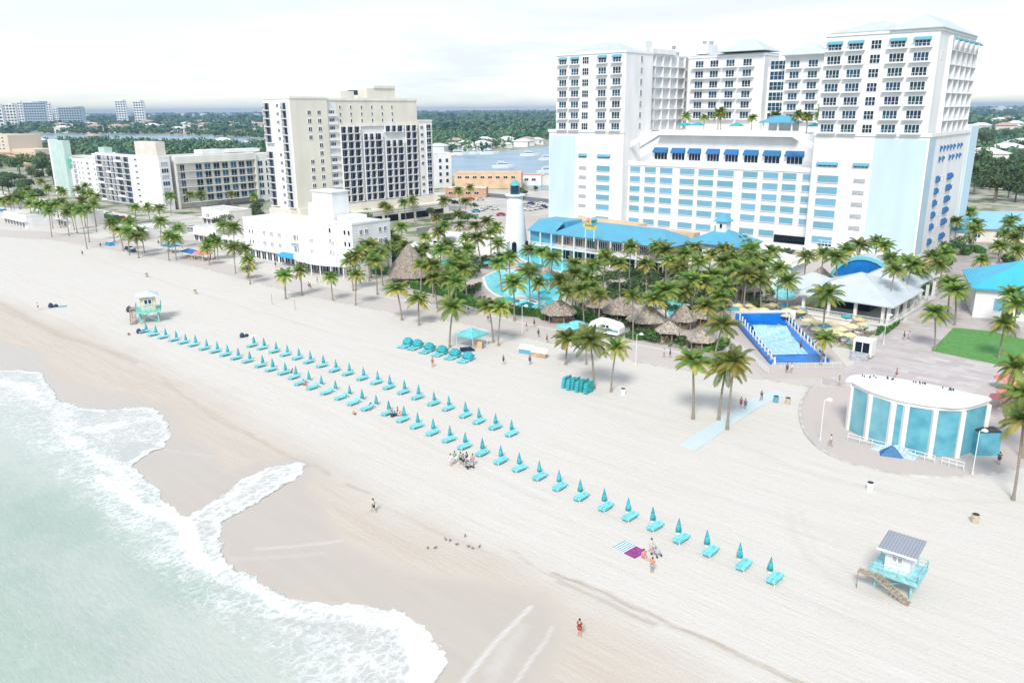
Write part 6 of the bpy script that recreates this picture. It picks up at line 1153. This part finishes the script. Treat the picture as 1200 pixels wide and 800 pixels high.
# ------------------------------------------------------------------ people
def skin_mesh(name, verts, edges, rad, mt, sub=1, root=0):
    me = bpy.data.meshes.new(name); me.from_pydata(verts, edges, []); o = bpy.data.objects.new(name, me); COL.objects.link(o)
    o.modifiers.new('s', 'SKIN'); me.skin_vertices[0].data
    for i, r_ in enumerate(rad): me.skin_vertices[0].data[i].radius = r_ if isinstance(r_, tuple) else (r_, r_); me.skin_vertices[0].data[i].use_root = (i == root)
    if sub: m_ = o.modifiers.new('u', 'SUBSURF'); m_.levels = sub; m_.render_levels = sub
    dg = bpy.context.evaluated_depsgraph_get(); out = bpy.data.meshes.new_from_object(o.evaluated_get(dg)); out.name = name; bpy.data.objects.remove(o); bpy.data.meshes.remove(me); out.materials.clear(); out.materials.append(mt); out.polygons.foreach_set('use_smooth', [True]*len(out.polygons)); return out
def pose(kind):
    J = {'hip': (0, 0, .93), 'wa': (0, 0, 1.08), 'ch': (0, 0, 1.30), 'nk': (0, 0, 1.48), 'hd': (0, -.01, 1.60), 'ht': (0, -.01, 1.70)}
    def leg(s, kx, kz, ax, az): J['h'+s] = (.09*(1 if s == 'r' else -1), 0, .88); J['k'+s] = (.10*(1 if s == 'r' else -1), kx, kz); J['a'+s] = (.10*(1 if s == 'r' else -1), ax, az); J['t'+s] = (.11*(1 if s == 'r' else -1), ax-.16, max(.03, az-.06))
    def arm(s, ex, ey, ez, wx, wy, wz): q = 1 if s == 'r' else -1; J['s'+s] = (.18*q, 0, 1.42); J['e'+s] = (ex*q, ey, ez); J['w'+s] = (wx*q, wy, wz); d = Vector(J['w'+s])-Vector(J['e'+s]); J['f'+s] = tuple(Vector(J['w'+s])+d.normalized()*.14)
    leg('l', 0, .48, .02, .09); leg('r', 0, .48, .02, .09); arm('l', .25, .02, 1.14, .27, -.03, .90); arm('r', .25, .02, 1.14, .27, -.03, .90)
    if kind == 'walk': leg('l', -.16, .50, -.24, .10); leg('r', .06, .50, .34, .16); arm('l', .24, .16, 1.18, .25, .10, .95); arm('r', .24, -.12, 1.16, .24, -.28, .98)
    if kind == 'hands': arm('l', .30, .02, 1.16, .12, -.22, 1.20); arm('r', .32, -.05, 1.18, .20, -.26, 1.38)
    if kind in ('sit', 'lounge'):
        for k in list(J): J[k] = (J[k][0], J[k][1], J[k][2]-.75)
        for s, q in (('l', -1), ('r', 1)): J['k'+s] = (.13*q, -.42, .38 if kind == 'sit' else .22); J['a'+s] = (.13*q, -.62 if kind == 'sit' else -.85, .09); J['t'+s] = (.14*q, -.78 if kind == 'sit' else -.95, .10)
        if kind == 'lounge':
            for k in ('wa', 'ch', 'nk', 'hd', 'ht', 'sl', 'sr', 'el', 'er', 'wl', 'wr', 'fl', 'fr'): x, y, z = J[k]; dz = z-.15; J[k] = (x, y+dz*.55, .15+dz*.85)
    if kind == 'lie':
        for k in list(J): x, y, z = J[k]; J[k] = (x, z-.9, .13+y*.15)
    return J
EDG = [('hip', 'wa'), ('wa', 'ch'), ('ch', 'nk'), ('nk', 'hd'), ('hd', 'ht'), ('hip', 'hl'), ('hl', 'kl'), ('kl', 'al'), ('al', 'tl'), ('hip', 'hr'), ('hr', 'kr'), ('kr', 'ar'), ('ar', 'tr'), ('ch', 'sl'), ('sl', 'el'), ('el', 'wl'), ('wl', 'fl'), ('ch', 'sr'), ('sr', 'er'), ('er', 'wr'), ('wr', 'fr')]
RAD = {'hip': (.15, .11), 'wa': (.13, .095), 'ch': (.16, .11), 'nk': .055, 'hd': (.085, .10), 'ht': (.07, .08), 'h': .095, 'k': .06, 'a': .042, 't': .038, 's': .06, 'e': .045, 'w': .032, 'f': .035}
SHIRTM = mat('cloth', (.8, .8, .8), .8)
def bodyset(kind):
    J = pose(kind)
    def sub(names, grow, root, clip=None):
        J2 = dict(J); 
        if clip: J2.update({k: tuple(Vector(J[a]).lerp(Vector(J[k]), f)) for k, (a, f) in clip.items()})
        ed = [(a, c) for a, c in EDG if a in names and c in names]; nm = list(names); rad = []
        for q in nm: r_ = RAD.get(q, RAD.get(q[0])); r_ = r_ if isinstance(r_, tuple) else (r_, r_); rad.append((r_[0]+grow, r_[1]+grow))
        return skin_mesh('p', [J2[q] for q in nm], [(nm.index(a), nm.index(c)) for a, c in ed], rad, SHIRTM, 1, nm.index(root))
    body = sub(list(J), 0, 'hip'); shirt = sub(['hip', 'wa', 'ch', 'sl', 'sr', 'el', 'er'], .022, 'hip', {'el': ('sl', .6), 'er': ('sr', .6)}); shorts = sub(['hip', 'hl', 'hr', 'kl', 'kr'], .025, 'hip', {'kl': ('hl', .75), 'kr': ('hr', .75)})
    b = MB(); hd = Vector(J['hd']).lerp(Vector(J['ht']), .55); b.lathe([(.098, -.03), (.112, .03), (.09, .10), (.03, .135)], 10, 0, Matrix.Translation(hd+Vector((0, .015, 0)))); hair = b.mesh('hair', HAIR, True)
    b = MB(); hh_ = Vector(J['hd']); b.lathe([(.018, -.02), (.02, .02)], 5, 0, Matrix.Translation(hh_+Vector((0, -.115, .02)))); nose = b.mesh('face', SKIN)
    return body, shirt, shorts, hair, nose
BS = {k: bodyset(k) for k in ('stand', 'walk', 'hands', 'sit', 'lounge', 'lie')}
SKINS = [mat('skin_%d' % i, c, .6, .05) for i, c in enumerate(((.56, .36, .26), (.42, .26, .18), (.62, .42, .32)))]
CL = {n: mat('cloth_'+n, c, .8, .08) for n, c in dict(red=(.50, .05, .05), orange=(.75, .25, .08), white=(.75, .75, .73), navy=(.03, .05, .14), black=(.02, .02, .025), blue=(.08, .20, .45), grey=(.35, .36, .38), teal=(.06, .40, .42), pink=(.70, .30, .35), maroon=(.22, .03, .05), green=(.08, .30, .12), skin=(.56, .36, .26)).items()}
def person(px, py, kind, top, bot, label, rot=0., z=.12, xy=None, skin=0, hair=True):
    B_ = BS[kind]; x, y = xy or g(px, py, z); t = thing('person', label, 'person', (x, y, z), rot)
    t.scale = (1.02,)*3
    def sub(nm, me, mt): o = put(nm, me, t); o.material_slots[0].link = 'OBJECT'; o.material_slots[0].material = mt
    sub('body', B_[0], SKINS[skin]); sub('shirt', B_[1], CL[top]) if top else None; sub('shorts', B_[2], CL[bot]); put('hair', B_[3], t) if hair else None; sub('nose', B_[4], SKINS[skin])
PL = [(679, 745, 'stand', 'maroon', 'red', 'person in dark red clothes standing alone near the water', 2.6), (764, 671, 'hands', 'orange', 'grey', 'person in orange shirt below the striped blanket', 3.0), (763, 648, 'walk', 'white', 'white', 'person in pale clothes behind the stroller', 1.0), (754, 653, 'sit', 'pink', 'orange', 'person sitting on the corner of the magenta blanket', .5),
    (438, 600, 'walk', 'white', 'black', 'lone person in white walking on the damp sand', 1.8), (528, 546, 'stand', 'white', 'white', 'leftmost person of the group before the front row', 2.5), (533, 543, 'hands', 'teal', 'white', 'person in teal in the group before the front row', 3.6), (540, 544, 'stand', 'grey', 'black', 'tall person in grey in the middle of the group', 2.9), (543, 546, 'hands', 'green', 'navy', 'person in green beside the tall one in grey', 1.4), (547, 544, 'stand', 'navy', 'white', 'person in navy at the right of the group', 4.0), (554, 546, 'stand', 'pink', 'grey', 'slim person in pink at the right end of the group', 3.3), (549, 548, 'sit', 'black', 'black', 'person in black crouching at the feet of the group', 1.9),
    (590, 427, 'walk', 'navy', 'black', 'person in navy walking right of the row of cabanas', 1.1), (507, 430, 'stand', 'red', 'orange', 'person in red standing below the hooded cabanas', 2.9), (617, 388, 'stand', 'navy', 'white', 'person in navy by the lamp near the hedge', 2.0), (626, 383, 'walk', 'black', 'black', 'person in black walking toward the thatched bar', 1.1), (631, 395, 'walk', 'navy', 'navy', 'person in dark blue strolling behind the rental counters', .4), (641, 402, 'stand', 'navy', 'red', 'person in navy top and red shorts on the upper sand', 2.2), (652, 400, 'walk', 'black', 'grey', 'person in black top right of the one in red shorts', 1.4),
    (621, 427, 'stand', 'navy', 'navy', 'person in navy between the two rental counters', 2.8), (733, 418, 'stand', 'red', 'navy', 'person in red on the promenade by the food trailer', 2.0), (776, 404, 'stand', 'orange', 'white', 'person in orange beside the low thatched hut', 2.6), (781, 402, 'walk', 'orange', 'navy', 'second person in orange close to the first', 1.2), (778, 419, 'walk', 'white', 'grey', 'person in pale clothes pushing along the promenade', 1.4), (785, 419, 'walk', 'navy', 'navy', 'person in navy beside the pale dressed walker', 1.4),
    (892, 470, 'walk', 'navy', 'grey', 'person in navy at the promenade end of the mat', 2.4), (868, 478, 'stand', 'red', 'red', 'person in red on the mat between the palms', 2.7), (873, 480, 'stand', 'navy', 'blue', 'person in blue on the mat beside the one in red', 2.9), (922, 437, 'stand', 'black', 'navy', 'person in black by the front of the surf pool', 3.0), (927, 437, 'stand', 'white', 'grey', 'person in white by the front of the surf pool', 2.4), (912, 388, 'stand', 'grey', 'navy', 'person riding at the top of the surf wave', 3.0), (938, 410, 'hands', 'navy', 'black', 'surfer in navy on the right of the blue pool', 2.0),
    (1050, 443, 'stand', 'maroon', 'black', 'person with red top on the plaza behind the bandstand', 1.0), (973, 523, 'walk', 'white', 'grey', 'person in white walking near the left lamp of the bandstand', 1.3), (1170, 544, 'stand', 'navy', 'navy', 'person in navy standing right of the bandstand', 2.9), (983, 452, 'walk', 'green', 'white', 'person in green beside the bandstand roof corner', 1.8), (1059, 398, 'walk', 'black', 'black', 'person in black crossing the plaza', 1.1), (1065, 398, 'walk', 'white', 'white', 'person in white crossing the plaza', 1.1),
    (45, 363, 'stand', 'white', 'black', 'person standing on the far sand left of the dark pile', 2.2), (186, 287, 'walk', 'black', 'black', 'person in black walking on the upper far sand', .9), (118, 290, 'stand', 'navy', 'black', 'person on the upper sand left of the blue pile', 1.0), (97, 300, 'walk', 'black', 'navy', 'distant person in dark clothes on the open sand', 1.0), (323, 313, 'stand', 'red', 'black', 'person in red in front of the low white hotel shops', 1.0), (372, 332, 'stand', 'maroon', 'grey', 'person in maroon near the hotel canopy end', 2.0), (362, 338, 'stand', 'pink', 'black', 'person in pink near the palms before the hotel', 1.0), (364, 339.5, 'walk', 'black', 'grey', 'person in black beside the one in pink', 2.2), (151, 392, 'lie', 'pink', 'red', 'person lying on the sand left of the first umbrella', .5),
    (572, 378, 'stand', 'black', 'grey', 'person in black at the foot of the hedge', 2.9), (545, 365, 'stand', 'white', 'grey', 'person at the hedge, left one of two', 2.0), (549, 368, 'stand', 'navy', 'white', 'person at the hedge, right one of two', 2.4)]
for i, (px, py, k, tp, bt, l, r_) in enumerate(PL): person(px, py, k, tp, bt, l, r_, skin=i % 3, z=.19 if py < 450 and px > 720 else (.19 if px > 960 and py < 560 else .13))
for i, (px, py, k, tp, bt, l) in enumerate(((434, 479, 'lounge', 'navy', 'navy', 'person in navy on a raised lounger of the front row'), (357, 451, 'lounge', 'pink', 'red', 'person in pink on the sand by the front row'), (466, 484, 'sit', 'red', 'white', 'person in red sitting beside a front row umbrella'), (457, 484, 'sit', 'pink', 'navy', 'person in pink sitting left of the one in red'), (461, 486.5, 'lounge', 'white', 'red', 'person in white leaning back between two others'), (415, 484, 'lie', 'orange', 'pink', 'sunbather on a towel below the front row'), (341, 437, 'lounge', 'teal', 'teal', 'person in teal on a lounger near the middle of the front row'))):
    person(px, py, k, tp, bt, l, i*.7, z=.13, skin=i % 3)
# stroller, dark piles, gulls
def stroller(px, py, label, rot):
    t = thing('stroller', label, 'stroller', (*g(px, py), .13), rot); b = MB(); b.box(-.25, .25, -.35, .3, .45, .75); b.add([(-.26, .3, .7), (.26, .3, .7), (.26, -.05, 1.1), (-.26, -.05, 1.1)], [(0, 1, 2, 3)]); b.build('seat', GREYG, t); b = MB(); b.bar((-.25, -.4, .15), (-.25, .6, 1.0), .025); b.bar((.25, -.4, .15), (.25, .6, 1.0), .025); b.bar((-.25, .6, 1.0), (.25, .6, 1.0), .025); b.build('frame', DARK, t)
    for x, y in ((-.3, -.4), (.3, -.4), (-.3, .4), (.3, .4)): b = MB(); b.lathe([(.14, -.03), (.14, .03)], 10, 0, Matrix.Translation((x, y, .14)) @ Matrix.Rotation(R(90), 4, 'Y')); b.build('wheel', DARK, t)
stroller(769, 652, 'grey stroller on the sand beside the striped blanket', .6); stroller(550.5, 549, 'black stroller beside the group before the front row', 2.)
def beachpile(px, py, label, m1, m2, s=1.):
    t = thing('beach_bags', label, 'bags', (*g(px, py), .13), .4, None, s); b = MB(); b.lathe([(.3, 0), (.42, .25), (.3, .6), (.08, .8)], 8); b.lathe([(.25, 0), (.35, .2), (.2, .45)], 8, 0, Matrix.Translation((.7, .2, 0))); b.build('bag', m1, t); MB().box(.9, 2.2, -.4, .5, 0, .06).build('towel', m2, t)
beachpile(60, 361, 'dark bags with a blue towel on the far damp sand', NAVYF, AWN2, 1.5); beachpile(152, 366, 'dark gear leaning left of the yellow lifeguard stand', NAVYF, NAVYF, 1.8); beachpile(163, 391, 'navy bag and towel by the first umbrella', NAVYF, AQUA, 1.3); beachpile(284, 396, 'navy and white gear left of the back row', NAVYF, WTRIM, 1.3); beachpile(460, 489, 'beach bags in front of the seated group', NAVYF, REDF, .8)
b = MB(); b.lathe([(.02, -.22), (.09, -.12), (.10, .05), (.05, .18), (.02, .24)], 8, 0, Matrix.Translation((0, 0, .2)) @ Matrix.Rotation(R(80), 4, 'X')); b.lathe([(.02, 0), (.055, .05), (.05, .10), (.01, .13)], 6, 0, Matrix.Translation((0, -.2, .24))); [b.bar((x, 0, 0), (x, 0, .14), .012) for x in (-.03, .03)]; GULL = b.mesh('gull', mat('grey_feathers', (.25, .23, .21), .8, .2, 8), True)
for i, (x, y) in enumerate(((575, 297), (600, 297), (635, 268), (650, 272), (672, 285), (700, 257), (712, 292), (725, 298), (748, 293), (905, 268), (640, 290))[:9]): t = put('seagull', GULL, None, (*g(300+.35*x, 540+.35*y), .12), i*1.9, .95); tag(t, 'small grey seagull, %s from left in the scattered flock on damp sand' % ordw(i+1), 'bird', 'seagulls on the damp sand')
# ------------------------------------------------------------------ cars and boats
def car_meshes():
    b = MB(); P_ = [(-2.2, .45), (-2.25, .8), (-1.5, .92), (-.9, 1.4), (.8, 1.42), (1.5, .98), (2.2, .86), (2.25, .45)]; n = len(P_); b.add([(x, -.88, z) for x, z in P_]+[(x, .88, z) for x, z in P_], [tuple(range(n)), tuple(range(n, 2*n))[::-1]]+[(i, i+n, (i+1) % n+n, (i+1) % n) for i in range(n)]); body = b
    gl = MB(); gl.add([(-.95, -.89, .98), (1.3, -.89, 1.0), (.75, -.89, 1.34), (-.85, -.89, 1.34)], [(0, 1, 2, 3)]); gl.add([(-.95, .89, .98), (1.3, .89, 1.0), (.75, .89, 1.34), (-.85, .89, 1.34)], [(3, 2, 1, 0)]); gl.add([(1.42, -.78, 1.03), (1.42, .78, 1.03), (.86, .78, 1.40), (.86, -.78, 1.40)], [(0, 1, 2, 3)]); gl.add([(-1.47, -.78, .97), (-.95, -.78, 1.38), (-.95, .78, 1.38), (-1.47, .78, .97)], [(0, 1, 2, 3)])
    wh = MB(); wh.lathe([(.33, -.1), (.33, .1)], 12, 0, Matrix.Rotation(R(90), 4, 'X')); return body, gl.mesh('windows', GLASSD), wh.mesh('wheel', DARK)
CBd, CGl, CWh = car_meshes(); CARC = {n: CBd.mesh('body', mat('car_'+n, c, .25, .03)) for n, c in dict(white=(.75, .75, .75), red=(.40, .03, .04), navy=(.02, .05, .15), silver=(.5, .52, .54), black=(.02, .02, .02), teal=(.05, .3, .35)).items()}
def car(px, py, c, rot, label, group=None):
    t = thing('parked_car', label, 'car', (*g(px, py), .08), rot, group); put('body', CARC[c], t); put('windows', CGl, t); [put('wheel', CWh, t, (x, y, .33)) for x in (-1.35, 1.35) for y in (-.85, .85)]
CARN = {}
for i, (px, py, c, r_) in enumerate(sorted(((587, 253, 'red', .2), (580, 246, 'white', .3), (566, 247, 'white', 1.2), (574, 245, 'silver', .3), (520, 256, 'navy', .4), (527, 257, 'black', .4), (513, 255, 'navy', .3), (619, 247, 'white', -.5), (625, 246, 'white', -.5), (631, 245, 'silver', -.5), (637, 244, 'navy', -.4), (616, 242, 'silver', -.5), (622, 240, 'navy', -.5), (634, 240, 'white', -.5), (558, 249, 'teal', .3), (545, 252, 'silver', .2), (143, 257, 'red', -.5), (136, 256, 'navy', -.6), (128, 252, 'white', -.6), (245, 272, 'silver', -.4), (225, 268, 'white', -.7), (250, 276, 'black', -.5), (1184, 310, 'silver', .5), (1181, 304, 'white', .5), (541, 236, 'white', .1), (552, 235, 'red', .1), (563, 235, 'silver', .1), (527, 237, 'black', .1)))):
    where = 'in the lots by the bay' if 500 < px < 650 else ('at the entrance drive on the right' if px > 1000 else 'in the street by the beach shops'); CARN[where] = CARN.get(where, 0)+1; car(px, py, c, r_, '%s car, %s from left among the cars %s' % (c, ordw(CARN[where]), where), 'parked cars')
def boat(px, py, s, label, rot=0.):
    t = thing('motor_boat', label, 'boat', (*g(px, py), 0.), rot, None, s); b = MB(); b.add([(-5, -1.5, 0), (3, -1.5, 0), (6, 0, 0), (3, 1.5, 0), (-5, 1.5, 0), (-5, -1.7, 1.2), (3, -1.8, 1.5), (7, 0, 1.9), (3, 1.8, 1.5), (-5, 1.7, 1.2)], [(0, 1, 6, 5), (1, 2, 7, 6), (2, 3, 8, 7), (3, 4, 9, 8), (4, 0, 5, 9), (5, 6, 7, 8, 9)]); b.build('hull', WTRIM, t); b = MB(); b.box(-2.5, 2.5, -1.1, 1.1, 1.4, 2.6); b.box(-2.0, 1.2, -1.2, 1.2, 3.2, 3.35); [b.box(x, x+.1, y, y+.1, 2.6, 3.2) for x in (-1.9, 1.0) for y in (-1.0, .9)]; b.build('cabin', WTRIM, t); MB().box(-2.3, 2.55, -1.13, 1.13, 1.8, 2.3).build('windows', GLASST, t)
for a in ((588, 197, 1.6, 'white motor boat in the middle of the bay', .1), (619, 183, 1.7, 'long white boat on the upper part of the bay', 0), (640, 188, 1.5, 'white boat in the bay close to the hotel wall', .2), (536, 182, 1.8, 'moored white yacht at the left of the far shore', .1), (572, 181, 1.8, 'moored white yacht in the middle of the far shore', .1), (552, 181, 1.7, 'dark-shadowed yacht between the two moored ones', 0), (641, 203, 1.5, 'small sail-less boat beside the hotel edge', .3)): boat(*a)

# ------------------------------------------------------------------ past a hundred of one part: the rest of them become one part
from collections import defaultdict
bpy.context.view_layer.update()
kids = defaultdict(list)
for o in bpy.data.objects:
    if o.parent is not None and o.parent.parent is None and o.type == 'MESH': kids[(o.parent.name, o.name.split('.')[0])].append(o)
for (pn, nm), lst in kids.items():
    if len(lst) <= 100: continue
    lst.sort(key=lambda o: (o.matrix_world.translation-cam.location).length); rest = lst[100:]; par = rest[0].parent; inv = par.matrix_world.inverted(); b = MB(); mats_ = []
    for o in rest:
        M = inv @ o.matrix_world; base = len(b.v); b.v += [tuple(M @ v.co) for v in o.data.vertices]; idx = []
        for m_ in o.data.materials:
            if m_ not in mats_: mats_.append(m_)
            idx.append(mats_.index(m_))
        for p in o.data.polygons: b.f.append(tuple(i+base for i in p.vertices)); b.m.append(idx[p.material_index])
        bpy.data.objects.remove(o)
    tag(b.build(nm, mats_, par), 'farther repeats of the %s on this building' % nm.replace('_', ' '), kind='stuff')
# ------------------------------------------------------------------ air
b = MB(); b.box(-12000, 12000, -400, 15000, -4.5, 95); hz = b.mesh('haze', bpy.data.materials.new('haze_air')); m = hz.materials[0]; m.use_nodes = True; nt = m.node_tree; nt.nodes.clear(); o_ = N(nt, 'ShaderNodeOutputMaterial'); v = N(nt, 'ShaderNodeVolumePrincipled')
v.inputs['Color'].default_value = (.46, .67, .92, 1); v.inputs['Density'].default_value = 0.00010; v.inputs['Anisotropy'].default_value = 0.2; nt.links.new(v.outputs[0], o_.inputs['Volume']); tag(put('haze', hz), kind='stuff')
